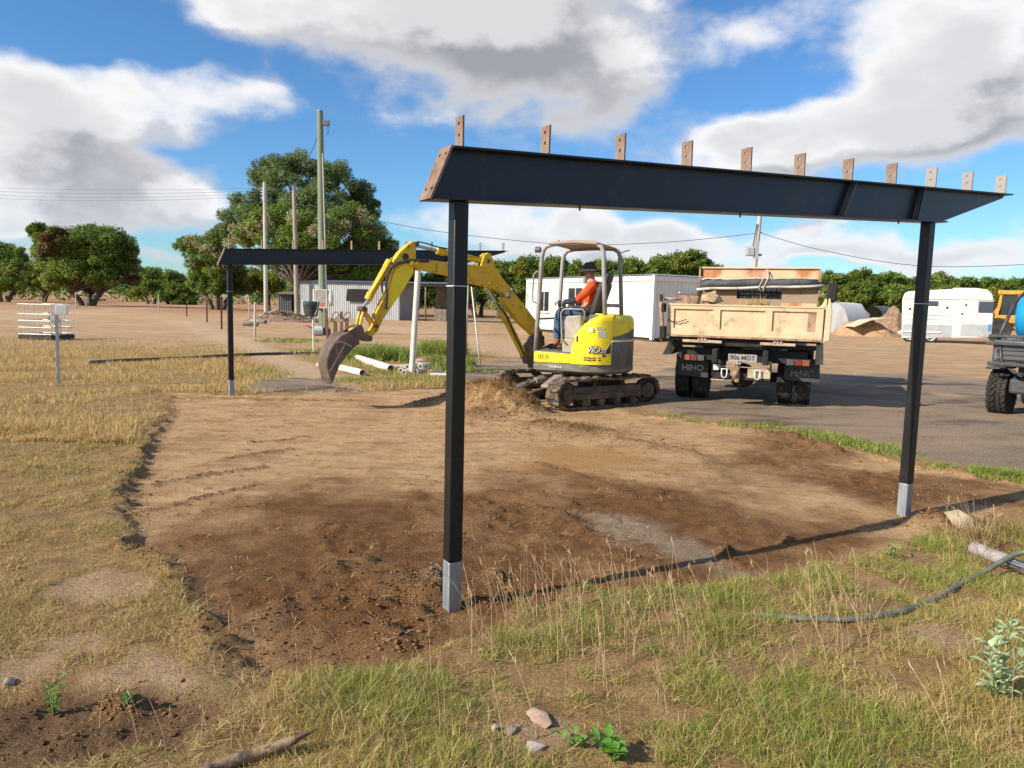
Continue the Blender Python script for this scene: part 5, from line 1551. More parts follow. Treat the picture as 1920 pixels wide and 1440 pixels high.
mat('panel_white', (.70, .68, .62), (.64, .61, .54), rough=.5, scale=.8, lo=.4, hi=.7)
mat('panel_trim', (.72, .71, .67), rough=.5)
mat('roof_zinc', (.55, .56, .55), (.46, .46, .45), rough=.45, metal=.2, scale=2)
mat('skid_brown', (.10, .075, .05), rough=.9)


def ribbed(mb, x0, x1, z0, z1, y, pitch, depth, sgn=-1, holes=()):
    """a ribbed metal sheet in the xz plane, ribs proud towards sgn*y; holes = (xa, xb, za, zb)"""
    xs_ = []
    x = x0
    while x < x1 - 1e-6:
        for f_, d_ in ((0, 0), (.28, 0), (.40, 1), (.60, 1), (.72, 0)):
            xx = x + f_ * pitch
            if xx < x1: xs_.append((xx, d_))
        x += pitch
    xs_.append((x1, 0))
    for (xa, da), (xb, db) in zip(xs_[:-1], xs_[1:]):
        spans = [(z0, z1)]
        for ha, hb_, hz0, hz1 in holes:
            if (xa + xb) / 2 > ha and (xa + xb) / 2 < hb_:
                spans = [s for p in spans for s in ((p[0], min(p[1], hz0)), (max(p[0], hz1), p[1])) if s[1] > s[0] + 1e-4]
        for a, b in spans:
            ya, yb = y + sgn * da * depth, y + sgn * db * depth
            mb.add([(xa, ya, a), (xb, yb, a), (xb, yb, b), (xa, ya, b)], [(0, 1, 2, 3)])


def window(par, x, z, wd, ht, y, sgn, glass='dark_glass', frame='panel_trim', mull=True, sill=True):
    f = MB()
    f.plate([(x - wd / 2 - .05, z - ht / 2 - .05), (x + wd / 2 + .05, z - ht / 2 - .05), (x + wd / 2 + .05, z + ht / 2 + .05), (x - wd / 2 - .05, z + ht / 2 + .05)],
            [[(x - wd / 2, z - ht / 2), (x + wd / 2, z - ht / 2), (x + wd / 2, z + ht / 2), (x - wd / 2, z + ht / 2)]], .07, (0, y + sgn * .025, 0))
    fo = f.build('window', frame, par)
    k = 2 if mull else 1
    for i in range(k):
        p = MB(); p.box((x - wd / 2 + wd * (i + .5) / k, y + sgn * .008, z), (wd / k - .03, .012, ht)); p.build('pane', glass, fo)
    if mull: p = MB(); p.box((x, y + sgn * .03, z), (.045, .05, ht)); p.build('mullion', frame, fo)
    if sill: p = MB(); p.box((x, y + sgn * .07, z - ht / 2 - .07), (wd + .16, .10, .035)); p.build('sill', frame, fo)


# white portable building
BE = G(1222, 641); BL = W(979, 612, 45.0)
d1, yaw1, _ = frame_from(BE, BL)
pb = thing('portable_building', 'long white portable building with ribbed metal walls behind the digger', 'building', (BE[0], BE[1], 0), yaw1)
LEN, WID, HT = 11.6, 3.4, 3.02


def bw(px, py): return PL(px, py, BE, d1)


wa, wb = bw(1031, 547), bw(1012, 583)
wc, wd_ = bw(1094, 540), bw(1066, 588)
wins = [(wa[0], wb[0], wb[1], wa[1]), (wc[0], wd_[0], wd_[1], wc[1])]
m = MB(); ribbed(m, .06, LEN, .18, HT - .16, 0.0, .24, .022, 1, wins); m.build('wall', 'panel_white', pb, fix=False)
m = MB(MU_ := Matrix.Rotation(rad(-90), 4, 'Z')); ribbed(m, .06, WID, .18, HT - .16, 0.0, .24, .03, 1, [(1.55, 2.75, 1.25, 2.05)]); m.build('wall', 'panel_white', pb, fix=False)
m = MB(); m.box((LEN / 2, -WID + .03, HT / 2), (LEN, .05, HT - .3)); m.box((LEN - .03, -WID / 2, HT / 2), (.05, WID, HT - .3)); m.split('wall', 'panel_white', pb)
m = MB(); m.box((.0, .0, HT / 2 + .08), (.16, .16, HT - .02)); m.box((LEN, .0, HT / 2 + .08), (.14, .14, HT - .02)); m.box((.0, -WID, HT / 2 + .08), (.14, .14, HT - .02)); m.split('corner_trim', 'panel_trim', pb)
m = MB(); m.box((LEN / 2, .02, HT - .08), (LEN - .2, .10, .22)); m.box((.0 - .02, -WID / 2, HT - .08), (.10, WID - .2, .22)); m.split('fascia', 'panel_trim', pb)
m = MB(Matrix.Translation((0, 0, HT + .06)) @ Matrix.Rotation(rad(90), 4, 'X')); ribbed(m, -.12, LEN + .12, -.14, WID + .14, 0, .30, .05, 1); m.build('roof', 'roof_zinc', pb, fix=False)
m = MB(); m.box((LEN / 2, -WID / 2, .10), (LEN - .3, WID - .3, .16)); m.build('skid_base', 'skid_brown', pb)
for (a, b, z0, z1) in wins: window(pb, (a + b) / 2, (z0 + z1) / 2, b - a, z1 - z0, 0.0, 1)
e_ = thing('end_window', None, None); e_.parent = pb; e_.rotation_euler = (0, 0, rad(-90))
f = MB(); f.plate([(1.50, 1.20), (2.80, 1.20), (2.80, 2.10), (1.50, 2.10)], [[(1.56, 1.26), (2.74, 1.26), (2.74, 2.04), (1.56, 2.04)]], .08, (0, -.03, 0)); f.build('frame', 'panel_trim', e_)
for x_ in (1.85, 2.45): p = MB(); p.box((x_, .0, 1.65), (.56, .014, .76)); p.build('pane', 'dark_glass', e_)
m = MB(); m.box((-.12, -2.15, 2.32), (.22, 1.6, .05)); m.build('window_awning', 'panel_trim', pb)

# corrugated iron shed with an open bay
mat('iron_sheet', (.40, .41, .42), (.30, .30, .31), rough=.5, metal=.35, scale=.9, lo=.4, hi=.7, stretch=(1, 1, .3), col3=(.33, .24, .18), s3=1.2, l3=.62, h3=.8)
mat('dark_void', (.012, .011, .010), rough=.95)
mat('old_timber', (.20, .16, .12), (.12, .095, .07), rough=.9, scale=4)
SE = W(748, 597, 60.0); SL = W(563, 592, 63.0)
SE[2] = 0
d2_, yaw2, slen = frame_from(SE, SL)
sh = thing('corrugated_shed', 'grey corrugated iron shed with a dark window hole and open bay', 'shed', (SE[0], SE[1], 0), yaw2)


def sw(px, py): return PL(px, py, SE, d2_)


ha, hb2 = sw(690, 543), sw(652, 564)
hole = [(ha[0], hb2[0], hb2[1], ha[1])]
m = MB(); ribbed(m, 0, slen, .02, 2.95, 0, .20, .035, 1, hole); m.build('wall', 'iron_sheet', sh, fix=False)
m = MB(); m.box((slen / 2, -3.6, 1.45), (slen, .05, 2.9)); m.box((0, -1.8, 1.45), (.05, 3.6, 2.9)); m.box((slen, -1.8, 1.45), (.05, 3.6, 2.9)); m.split('wall', 'iron_sheet', sh)
m = MB(Matrix.Translation((0, 0, 3.0)) @ Matrix.Rotation(rad(90 - 3), 4, 'X')); ribbed(m, -5.6, slen + .2, -.3, 4.2, 0, .30, .04, 1); m.build('roof', 'iron_sheet', sh, fix=False)
m = MB(); m.box(((ha[0] + hb2[0]) / 2, .16, (ha[1] + hb2[1]) / 2), (hb2[0] - ha[0] - .02, .03, ha[1] - hb2[1] + .06), Matrix.Rotation(.16, 3, 'X')); m.build('dark_opening_panel', 'dark_void', sh)  # propped near-black panel, its colour standing in for the shade inside the window
for x_ in (-2.3, -5.2):
    for y_ in (-.1, -3.5): m = MB(); m.cyl((x_, y_, 0), (x_, y_, 2.95), .075, n=8); m.build('post', 'old_timber', sh, True)
m = MB(); m.box((-3.1, -2.6, 1.4), (2.1, .05, 2.8)); m.build('bay_wall', 'old_timber', sh)
m = MB(); m.box((-2.7, -.12, 2.86), (5.6, .10, .14)); m.build('bay_beam', 'old_timber', sh)
m = MB(); m.box((-3.2, -2.0, .5), (1.6, 1.0, 1.0)); m.build('work_bench', 'old_timber', sh, bevel=.03)

# small dark lean-to under the big tree
LE = W(576, 583, 72.0); LL = W(523, 582, 72.0)
d3, yaw3, l3_ = frame_from(LE, LL)
ls = thing('lean_to', 'small dark iron lean-to under the big tree', 'shed', (LE[0], LE[1], .15), yaw3)
mat('dark_iron', (.10, .105, .11), (.07, .07, .072), rough=.6, scale=2)
m = MB(); ribbed(m, l3_ * .55, l3_, 0, 1.8, 0, .22, .035, 1); m.build('wall', 'dark_iron', ls, fix=False)
m = MB(); m.box((l3_ / 2, -2, .9), (l3_, .05, 1.8)); m.box((l3_, -1, .9), (.05, 2, 1.8)); m.box((0, -1, .9), (.05, 2, 1.8)); m.split('wall', 'dark_iron', ls)
m = MB(); m.prism([(.5, 1.80), (-2.4, 2.05), (-2.4, 2.10), (.5, 1.85)], l3_ + .4, (l3_ / 2, 0, 0), (0, 1, 0), (0, 0, 1)); m.build('roof', 'old_timber', ls)

# ------------------------------------------------------------------ poles and wires
mat('pole_green', (.155, .20, .125), (.20, .235, .16), rough=.75, scale=2, stretch=(6, 6, .4), col3=(.28, .27, .20), s3=3)
mat('pole_grey', (.36, .32, .26), (.26, .22, .17), rough=.85, scale=2, stretch=(6, 6, .5))
mat('pole_pale', (.50, .48, .44), (.38, .36, .32), rough=.8, scale=2, stretch=(6, 6, .5))
mat('box_grey', (.36, .34, .32), (.30, .27, .25), rough=.5, scale=3)
mat('wire_dark', (.05, .055, .065), rough=.5)
mat('transformer_grey', (.36, .39, .42), rough=.5)
mat('insulator', (.30, .16, .10), rough=.3)
mat('pvc_white', (.74, .71, .63), (.62, .57, .47), rough=.5, scale=3, col3=(.42, .34, .24), s3=5, l3=.55, h3=.72)
mat('warning_red', (.55, .10, .08), rough=.6)

g0 = W(606, 621, 33.6); g0[2] = 0
pole = thing('service_pole', 'tall green treated timber pole carrying a meter box', 'pole', g0)
tp = W(600, 209, 33.6) - g0
m = MB(); m.tube([(0, 0, -.3), (0, 0, 1.5), tuple(tp * .5), tuple(tp)], [.20, .195, .165, .130], 16); m.build('pole_shaft', 'pole_green', pole, 'auto')
m = MB(); m.cyl(tuple(tp), tuple(tp + np.array([0, 0, .035])), .137, n=16); m.build('pole_cap', 'galvanised', pole, 'auto')
m = MB(); m.box((tp[0] + .28, tp[1] - .05, tp[2] - .50), (.30, .14, .22)); m.build('junction_box', 'digger_grey', pole, bevel=.02)
m = MB(); m.tube([(tp[0] + .36, tp[1] - .05, tp[2] - .6), (tp[0] + .36, tp[1] - .05, tp[2] - .95), (tp[0] + .28, tp[1] - .05, tp[2] - 1.0)], .02, 6); m.build('lead_hook', 'wire_dark', pole)
m = MB(); m.cyl((.205, -.10, .3), (tp[0] + .13, tp[1] - .10, tp[2] - 1.8), .022, n=6); m.build('conduit', 'pvc_white', pole)
mbx = MB(); mbx.box((-.0, -.26, 1.60), (.54, .16, .84)); mo = mbx.build('meter_box', 'box_grey', pole, bevel=.015)
m = MB(); m.plate([(-.27, 1.18), (.27, 1.18), (.27, 2.02), (-.27, 2.02)], [[(-.235, 1.215), (.235, 1.215), (.235, 1.985), (-.235, 1.985)]], .01, (0, -.345, 0)); m.build('box_rim', 'pvc_white', mo)
m = MB(); m.box((.05, -.343, 1.35), (.16, .004, .14)); m.build('red_sticker', 'warning_red', mo)
m = MB(); m.tube([(.36, -.2, 2.0), (.40, -.22, 1.6), (.42, -.2, 1.28)], [.10, .13, .10], 10); m.build('cover_flap', 'pvc_white', pole, True)
m = MB(); m.cyl((-.36, -.2, .0), (-.36, -.2, 2.02), .05, n=8); m.build('side_pipe', 'pvc_white', pole)
m = MB(); m.cyl((.13, -.32, 0), (.13, -.32, 1.2), .032, n=8); m.build('conduit', 'pale_wood', pole)


def plain_pole(label, bx, by, Y, tx, ty_, r, mm):
    b = W(bx, by, Y); b[2] = 0
    t = W(tx, ty_, Y) - b
    p = thing('timber_pole', label, 'pole', b)
    m = MB(); m.tube([(0, 0, -.2), tuple(t * .5), tuple(t)], [r * 1.15, r, r * .85], 12); m.build('pole_shaft', mm, p, 'auto')
    return p, b, t


p1, b1, t1 = plain_pole('grey timber pole with wires leaving it to the left', 499, 590, 64, 496, 342, .17, 'pole_pale')
for k, dz in enumerate((.5, .75, 1.0, 1.3)):
    m = MB(); m.cyl((t1[0] - .35, 0, t1[2] - dz), (t1[0] + .1, 0, t1[2] - dz), .05, n=8); m.build('insulator', 'pole_pale', p1)
m = MB(); m.cyl(tuple(t1 + np.array([0, 0, -1.6])), tuple(t1 + np.array([0, 0, -.45])), .185, n=12); m.build('metal_band', 'transformer_grey', p1, 'auto')
p2, b2, t2 = plain_pole('bare weathered timber pole standing between the grey and green poles', 557, 590, 62, 551, 350, .18, 'pole_grey')
p3, b3_, t3 = plain_pole('leaning power pole with a transformer behind the truck', 1404, 590, 60, 1427, 385, .20, 'pole_pale')
q = W(1406, 472, 60) - b3_
m = MB(); m.box(tuple(q), (.62, .5, .66)); tf = m.build('transformer', 'transformer_grey', p3, bevel=.05)
m = MB()
for k in range(4): m.cyl((q[0] - .36 + .2 * k, q[1], q[2] + .33), (q[0] - .36 + .2 * k, q[1], q[2] + .62), .05, .035, 8)
m.split('bushing', 'decal_grey', tf, True)
q2 = W(1418, 470, 60) - b3_; m = MB(); m.box(tuple(q2), (.30, .42, 1.5)); m.build('mounting_frame', 'transformer_grey', p3, bevel=.02)
q3 = W(1425, 478, 60) - b3_; m = MB(); m.rock(tuple(q3), (.17, .17, .10), 2, 0, 2, .0); m.cyl(tuple(q3), (q3[0] - .3, q3[1], q3[2] + .1), .03, n=6); m.build('street_lamp_head', 'digger_grey', p3, True)
qa, qb_ = W(1415, 462, 60) - b3_, W(1421, 420, 60) - b3_; m = MB(); m.cyl((qa[0] - .2, qa[1] - .2, qa[2]), (qb_[0] - .12, qb_[1] - .2, qb_[2]), .05, n=6); m.build('cable_riser', 'wire_dark', p3)
qm = W(1424, 436, 60) - b3_
for dx in (-.25, .25): m = MB(); m.cyl((qm[0], qm[1], qm[2]), (qm[0] + dx, qm[1], qm[2] + .02), .045, n=8); m.build('insulator', 'decal_grey', p3)


def wire(label, pts, r=.022, name='power_line'):
    P = [Vector(W(*p)) for p in pts]
    # smooth through the points
    out = []
    for i in range(len(P) - 1):
        a, b, c_, d = P[max(i - 1, 0)], P[i], P[i + 1], P[min(i + 2, len(P) - 1)]
        for k in range(8):
            t = k / 8
            out.append(.5 * ((2 * b) + (c_ - a) * t + (2 * a - 5 * b + 4 * c_ - d) * t * t + (3 * b - a - 3 * c_ + d) * t ** 3))
    out.append(P[-1])
    m = MB(); m.tube(out, r, 5); return tag(m.build(name, 'wire_dark', None, True), label, 'power line')


wire('power line sagging from the big tree to the leaning transformer pole', [(575, 384, 66), (705, 413, 65), (845, 437, 64), (1060, 458, 62), (1250, 454, 61), (1423, 437, 60)])
wire('power line running from the transformer pole out to the right', [(1426, 437, 60), (1545, 470, 58), (1720, 498, 56), (1920, 496, 54), (2150, 478, 52)])
for k, (y0, y1) in enumerate(((353, 353), (358, 360), (363, 367), (368, 373))):
    wire(('topmost', 'second', 'third', 'lowest')[k] + ' of four thin wires leaving the grey pole to the left', [(494, y0, 63.9), (250, y1 + 3, 72), (0, y1 - 1, 80), (-300, y1 - 22, 90)], .011)
wire('service cable slanting from the green pole top down into the tree', [(599, 243, 33.6), (586, 280, 44), (560, 335, 58), (530, 380, 66)], .02)

# ------------------------------------------------------------------ middle distance bits
mat('picket_rust', (.20, .11, .07), (.13, .075, .05), rough=.85, scale=6)
mat('cage_zinc', (.62, .62, .58), (.50, .48, .44), rough=.4, metal=.4, scale=6)
mat('pallet_black', (.03, .03, .03), rough=.8)
mat('poly_black', (.028, .028, .03), (.06, .055, .05), rough=.5, scale=3)


def fence_post(label, px, y0, y1, r, m_, shape='picket'):
    b = G(px, y1); t = W(px - (1 if px > 640 else -1) * 0, y0, b[1])
    o = MB()
    h = t[2]
    if shape == 'picket':
        for k in range(3):
            a = k * 2.094 + .4; o.bar((0, 0, -.1), (0, 0, h), .006, r * 2, up=(math.cos(a), math.sin(a), 0)) if False else o.prism([(0, -.003), (r * 1.6, -.003), (r * 1.6, .003), (0, .003)], h + .2, (0, 0, h / 2 - .1), (math.cos(a), math.sin(a), 0), (-math.sin(a), math.cos(a), 0))
    else:
        o.cyl((0, 0, -.1), (0, 0, h), r, n=8)
    ob = o.build('fence_post', m_, None)
    ob.location = (b[0], b[1], 0); ob.rotation_euler = (random.uniform(-.02, .02), random.uniform(-.02, .02), 0)
    return tag(ob, label, 'fence post', 'old fence posts across the dirt')


fence_post('rusty steel picket just left of the far black post', 415, 556, 617, .035, 'picket_rust')
fence_post('rusty steel picket beside the pale wheel track', 388, 562, 605, .035, 'picket_rust')
fence_post('short rusty picket nearest the orchard, left of the other pickets', 350, 562, 593, .035, 'picket_rust')
fence_post('whitish wooden post leaning in front of the grey pole', 478, 566, 634, .045, 'pole_pale', 'round')
fence_post('thin white post far out between the mango trees', 298, 551, 584, .05, 'pole_pale', 'round')
fence_post('thin white post behind the wire cage', 143, 548, 581, .05, 'pole_pale', 'round')
fence_post('slim pale post behind the far black post', 467, 556, 602, .03, 'pole_pale', 'round')

# wire cage on a black pallet
c0 = G(36, 637); c1 = G(101, 639)
di, yi, li = frame_from(c0, c1)
ib = thing('wire_cage', 'empty galvanised tank cage on a black pallet in the dry field', 'cage', (c0[0], c0[1], 0), yi)
LI, WI, HI = 1.12, 1.12, 1.20
m = MB(); m.box((LI / 2, WI / 2, .10), (LI + .04, WI + .04, .14)); m.build('pallet', 'pallet_black', ib, bevel=.01)
m = MB()
for k in range(6):
    x = LI * k / 5
    for y in (0, WI): m.cyl((x, y, .16), (x, y, HI), .011, n=6)
    if 0 < k < 5:
        for xx in (0, LI): m.cyl((xx, WI * k / 5, .16), (xx, WI * k / 5, HI), .011, n=6)
for z in (.20, .42, .64, .86, 1.18):
    for y in (0, WI): m.cyl((-.01, y, z), (LI + .01, y, z), .013, n=6)
    for xx in (0, LI): m.cyl((xx, -.01, z), (xx, WI + .01, z), .013, n=6)
m.split('cage_bar', 'cage_zinc', ib)
m = MB(); m.box((.42, WI - .03, .72), (.42, .012, .42)); m.build('label_plate', 'box_grey', ib)
m = MB(); m.box((LI + .02, .25, .20), (.03, .22, .10)); m.build('corner_tag', 'pvc_white', ib)

# galvanised post with a small white box
b = G(111, 725)
sp2 = thing('sign_post', 'galvanised steel post with a small white box near its top, left field', 'post', b, .35)
m = MB(); m.prism([(-.022, -.018), (.022, -.018), (.022, .018), (.014, .018), (.014, -.010), (-.014, -.010), (-.014, .018), (-.022, .018)], 1.55, (0, 0, .62), (1, 0, 0), (0, 1, 0)); m.build('post', 'galvanised', sp2)
m = MB(); m.box((.09, -.04, 1.30), (.17, .12, .155)); m.build('small_box', 'panel_trim', sp2, bevel=.006)

# feeder bucket on a white post
b = G(588, 662)
fd = thing('feed_bucket_post', 'dark bucket with a teal band hung on a thin white post', 'feeder', b)
m = MB(); m.cyl((0, 0, -.1), (-.02, 0, 1.35), .025, n=8); m.build('post', 'pvc_white', fd)
mat('teal_band', (.03, .10, .09), rough=.5)
m = MB(); m.lathe([(.17, 1.08), (.19, 1.10), (.225, 1.40), (.19, 1.40)], 18, (-.02, -.18, 0)); bk_ = m.build('bucket', 'poly_black', fd, 'auto')
m = MB(); m.lathe([(.226, 1.40), (.24, 1.42), (.242, 1.50), (.21, 1.52), (.06, 1.52)], 18, (-.02, -.18, 0)); m.build('bucket_lid', 'teal_band', bk_, 'auto')
m = MB()
for s_ in (-1, 1): m.tube([(-.02 + s_ * .15, -.33, 1.12), (-.02 + s_ * .21, -.30, 1.30), (-.02 + s_ * .22, -.26, 1.55)], .012, 6)
m.split('bucket_strap', 'pvc_white', fd)

# rusty implement behind the bucket
b = W(633, 648, 26.0); b[2] = 0
im = thing('farm_implement', 'rusty steel implement with curled hooks standing behind the digger bucket', 'implement', b, .1)
m = MB(); m.box((-.36, 0, .60), (.09, .09, 1.3), Matrix.Rotation(-.05, 3, 'Y')); m.box((.13, 0, .60), (.10, .09, 1.15)); m.box((.32, 0, .50), (.12, .09, .9)); m.box((-.08, 0, .48), (.12, .09, .7)); m.split('upright', 'picket_rust', im, bevel=.01)
m = MB(); m.box((-.02, -.02, .86), (.56, .07, .10)); m.build('cross_bar', 'rail_rust', im, bevel=.01)
for x_ in (-.08, .33):
    m = MB(); m.tube([(x_ - .13, -.05, .86), (x_ - .10, -.05, 1.05), (x_, -.05, 1.16), (x_ + .10, -.05, 1.13), (x_ + .13, -.05, 1.02), (x_ + .07, -.05, .95), (x_ + .02, -.05, 1.0)], .025, 8); m.build('curled_hook', 'tow_brown', im, True)
# pump by the pole
b = W(598, 622, 32.0); b[2] = 0
pu = thing('water_pump', 'pale grey water pump lying at the foot of the green pole', 'pump', b, .4)
m = MB(); m.cyl((-.25, 0, .22), (.15, 0, .22), .20, .20, 16); m.build('pump_body', 'decal_grey', pu, bevel=.03)
m = MB(); m.cyl((.15, 0, .20), (.48, 0, .18), .17, .14, 14); m.build('motor', 'poly_black', pu, bevel=.02)
m = MB(); m.tube([(-.25, 0, .3), (-.45, -.05, .42), (-.62, -.05, .46)], .03, 8); m.build('outlet_pipe', 'warning_red', pu, True)
# debris heap and logs under the tree
mat('branch_debris', (.18, .12, .08), (.29, .20, .13), rough=.95, scale=5, bump=.8, bscale=12)
b = G(535, 603)
m = MB(); xs = np.linspace(-1, 1, 24); XX, YY = np.meshgrid(xs, xs); RR = np.sqrt(XX ** 2 + YY ** 2)
ZZ = .62 * np.clip(1 - RR, 0, 1) ** .8 * (.6 + .8 * fbm(XX * 5, YY * 5, 3, 4)) - .03
ix = np.arange(576).reshape(24, 24)
m.add(list(zip((XX * 2.9).ravel(), (YY * 1.9).ravel(), ZZ.ravel())), [tuple(q) for q in np.stack([ix[:-1, :-1], ix[:-1, 1:], ix[1:, 1:], ix[1:, :-1]], -1).reshape(-1, 4).tolist()])
for k in range(90):
    a = random.uniform(0, 6.28); r_ = random.uniform(0, .9); x_, y_ = r_ * math.cos(a) * 2.9, r_ * math.sin(a) * 1.9; z_ = .6 * (1 - r_) ** .8
    L_2 = random.uniform(.3, 1.0); a2 = random.uniform(0, 6.28); m.cyl((x_, y_, z_), (x_ + math.cos(a2) * L_2, y_ + math.sin(a2) * L_2, z_ + random.uniform(-.12, .25)), .035, .02, 5)
dh = m.build('branch_heap', 'branch_debris'); dh.location = (b[0], b[1], 0); tag(dh, 'brown heap of branches under the big tree', 'branches', None, 'stuff')
for k, (px, py, L_2, a2) in enumerate(((484, 600, .8, .3), (494, 597, .7, 1.2), (478, 606, .5, .1), (506, 592, 1.2, .6), (492, 607, .6, 2.6), (470, 612, .8, .0))):
    b = G(px, py); m = MB(); m.cyl((-L_2 / 2, 0, 0), (L_2 / 2, 0, 0), .12, .10, 9); lg = m.build('cut_log', 'pole_pale' if k < 4 else 'old_timber', None, 'auto')
    lg.location = (b[0], b[1], .12 + .16 * (k in (1, 3))); lg.rotation_euler = (0, -.35 if k in (1, 3) else 0, a2)
    tag(lg, ('pale log end nearest the grey pole foot', 'pale log propped steeply on the log pile', 'short pale log at the left of the pile', 'longest pale log slanting up to the branch heap', 'brown log in front of the pile', 'brown log lying apart to the left')[k], 'log', 'cut logs at the foot of the grey pole')

# standing white pipe and the pipes lying round it
b = W(772, 702, 16.2); t = W(784, 508, 16.2); b[2] = 0
m = MB(); d = Vector(t - b); n_ = 16
m.lathe([(.054, 0), (.064, 0), (.064, d.length), (.054, d.length)], 18, (0, 0, 0), tuple(d.normalized()), True)
o = m.build('white_pipe', 'pvc_white', None, 'auto'); o.location = b; tag(o, 'tall white plastic pipe standing upright in the weeds', 'pipe')


def lying_pipe(label, pa, pb_, r, m_='pvc_white', za=0.0, zb_=0.0, grp='plastic pipes lying in the weeds'):
    A, B = G(*pa), G(*pb_); A[2] = r + za; B[2] = r + zb_
    m = MB(); d = Vector(B - A); m.lathe([(r * .82, 0), (r, 0), (r, d.length), (r * .82, d.length)], 14, (0, 0, 0), tuple(d.normalized()), True)
    o = m.build('pipe', m_, None, 'auto'); o.location = A; return tag(o, label, 'pipe', grp)


lying_pipe('fat white pipe slanting right of the digger bucket', (650, 671), (703, 689), .09)
lying_pipe('fat grimy white pipe continuing down to the upright pipe', (704, 689), (733, 699), .09)
lying_pipe('white pipe nearest the soil, just behind the bucket tip', (628, 693), (680, 706), .075)
lying_pipe('thin white pipe left of the bucket tip', (596, 688), (612, 690), .05)
lying_pipe('slim white pipe lying against the upright pipe', (733, 691), (768, 691), .045)
lying_pipe('thin white rail right of the upright pipe', (780, 688), (840, 688), .022, za=.14, zb_=.14)
for k, (px, py) in enumerate(((751, 699), (757, 703), (763, 698), (779, 702), (788, 697), (805, 700), (806, 706))):
    A = G(px, py); r = .055 if k < 5 else .04
    m = MB(); m.lathe([(r * .75, 0), (r, 0), (r, .5), (r * .75, .5)], 12, (0, 0, 0), (.25, 1, 0) if k < 5 else (1, .1, 0), True)
    o = m.build('pipe', 'pvc_white', None, 'auto'); o.location = (A[0], A[1], r + (.07 if k in (2, 4) else 0)); tag(o, ('left pipe end of the bundle by the upright pipe', 'lowest pipe end of the bundle by the upright pipe', 'raised pipe end of the bundle left of the upright pipe', 'pipe end just right of the upright pipe foot', 'raised pipe end right of the upright pipe', 'short pipe lying crosswise further right in the weeds', 'lower short pipe lying crosswise in the weeds')[k], 'pipe', 'pipe offcuts bundled by the upright pipe')
A = G(786, 690); B = G(842, 690); dd, yy, ll = frame_from(A, B)
sl2 = thing('soil_tray', 'low grey slab topped with brown soil among the weeds', 'slab', (A[0], A[1], 0), yy)
m = MB(); m.box((ll / 2, .5, .07), (ll, 1.2, .12)); m.build('slab', 'box_grey', sl2, bevel=.02)
m = MB(); m.rock((ll / 2, .6, .15), (ll / 2, .5, .10), 4, 0, 2, .12); m.build('soil_heap', 'clod_earth', sl2, True)
# leaning poles by the near post
tri = thing('pole_tripod', 'three thin pale poles leaning together behind the near black post', 'tripod', W(878, 688, 18.5) * np.array([1, 1, 0]))
o_ = np.array(tri.location)
m = MB()
for (xa, ya, Ya), (xb, yb, Yb) in (((884, 538, 18.2), (901, 689, 17.9)), ((878, 536, 18.2), (874, 660, 22.0)), ((862, 538, 18.6), (834, 657, 22.5))):
    A, B = W(xa, ya, Ya) - o_, W(xb, yb, Yb) - o_; m.cyl(tuple(A), tuple(B), .016, .024, 8)
m.split('leg', 'pvc_white', tri, True)
# black water pipe across the field
pts = []
for px, py in ((168, 685), (230, 680), (300, 677), (370, 673), (430, 670), (500, 667), (560, 666), (620, 664), (690, 664), (702, 668), (722, 659), (752, 658)):
    p = G(px, py); p[2] = H(p[0], p[1]) + .045; pts.append(p)
m = MB(); m.tube(pts, .040, 10); tag(m.build('poly_pipe', 'poly_black', None, True), 'long black plastic water pipe lying across the dry field', 'pipe')

# ------------------------------------------------------------------ yard on the right
mat('float_white', (.68, .66, .61), (.60, .57, .51), rough=.35, scale=1, lo=.4, hi=.7)
mat('float_silver', (.50, .51, .52), (.42, .43, .44), rough=.35, metal=.4, scale=2)
mat('tinted_window', (.05, .06, .085), rough=.12, spec=.6)
mat('hub_silver', (.55, .55, .54), rough=.35, metal=.5)
mat('blue_panel', (.06, .20, .42), rough=.5)
FP = G(1776, 644); FD = np.array([.885, -.466])
fl = thing('horse_float', 'white horse float with silver lower panels parked in the yard', 'trailer', (FP[0], FP[1], 0), math.atan2(FD[1], FD[0]))


def fq(px, py): return PL(px, py, FP, FD)


FWID = 2.3
out = [fq(1690, 634), fq(1692, 560), fq(1696, 550), fq(1704, 546), fq(1740, 544), fq(1785, 542), fq(1790, 539.5), fq(1830, 540), fq(1852, 543), fq(1861, 552), fq(1864, 565), fq(1862, 600), fq(1859, 632), fq(1835, 634)]
m = MB(); m.prism(out, FWID, (0, FWID / 2, 0)); fbody = m.build('body', 'float_white', fl, bevel=.05)


def fpatch(name, px0, py0, px1, py1, mm, d=.02, bev=.01, par=fbody):
    a, b = fq(px0, py0), fq(px1, py1); m = MB(); m.box(((a[0] + b[0]) / 2, -d / 2 + .004, (a[1] + b[1]) / 2), (abs(b[0] - a[0]), d, abs(b[1] - a[1]))); return m.build(name, mm, par, bevel=bev)


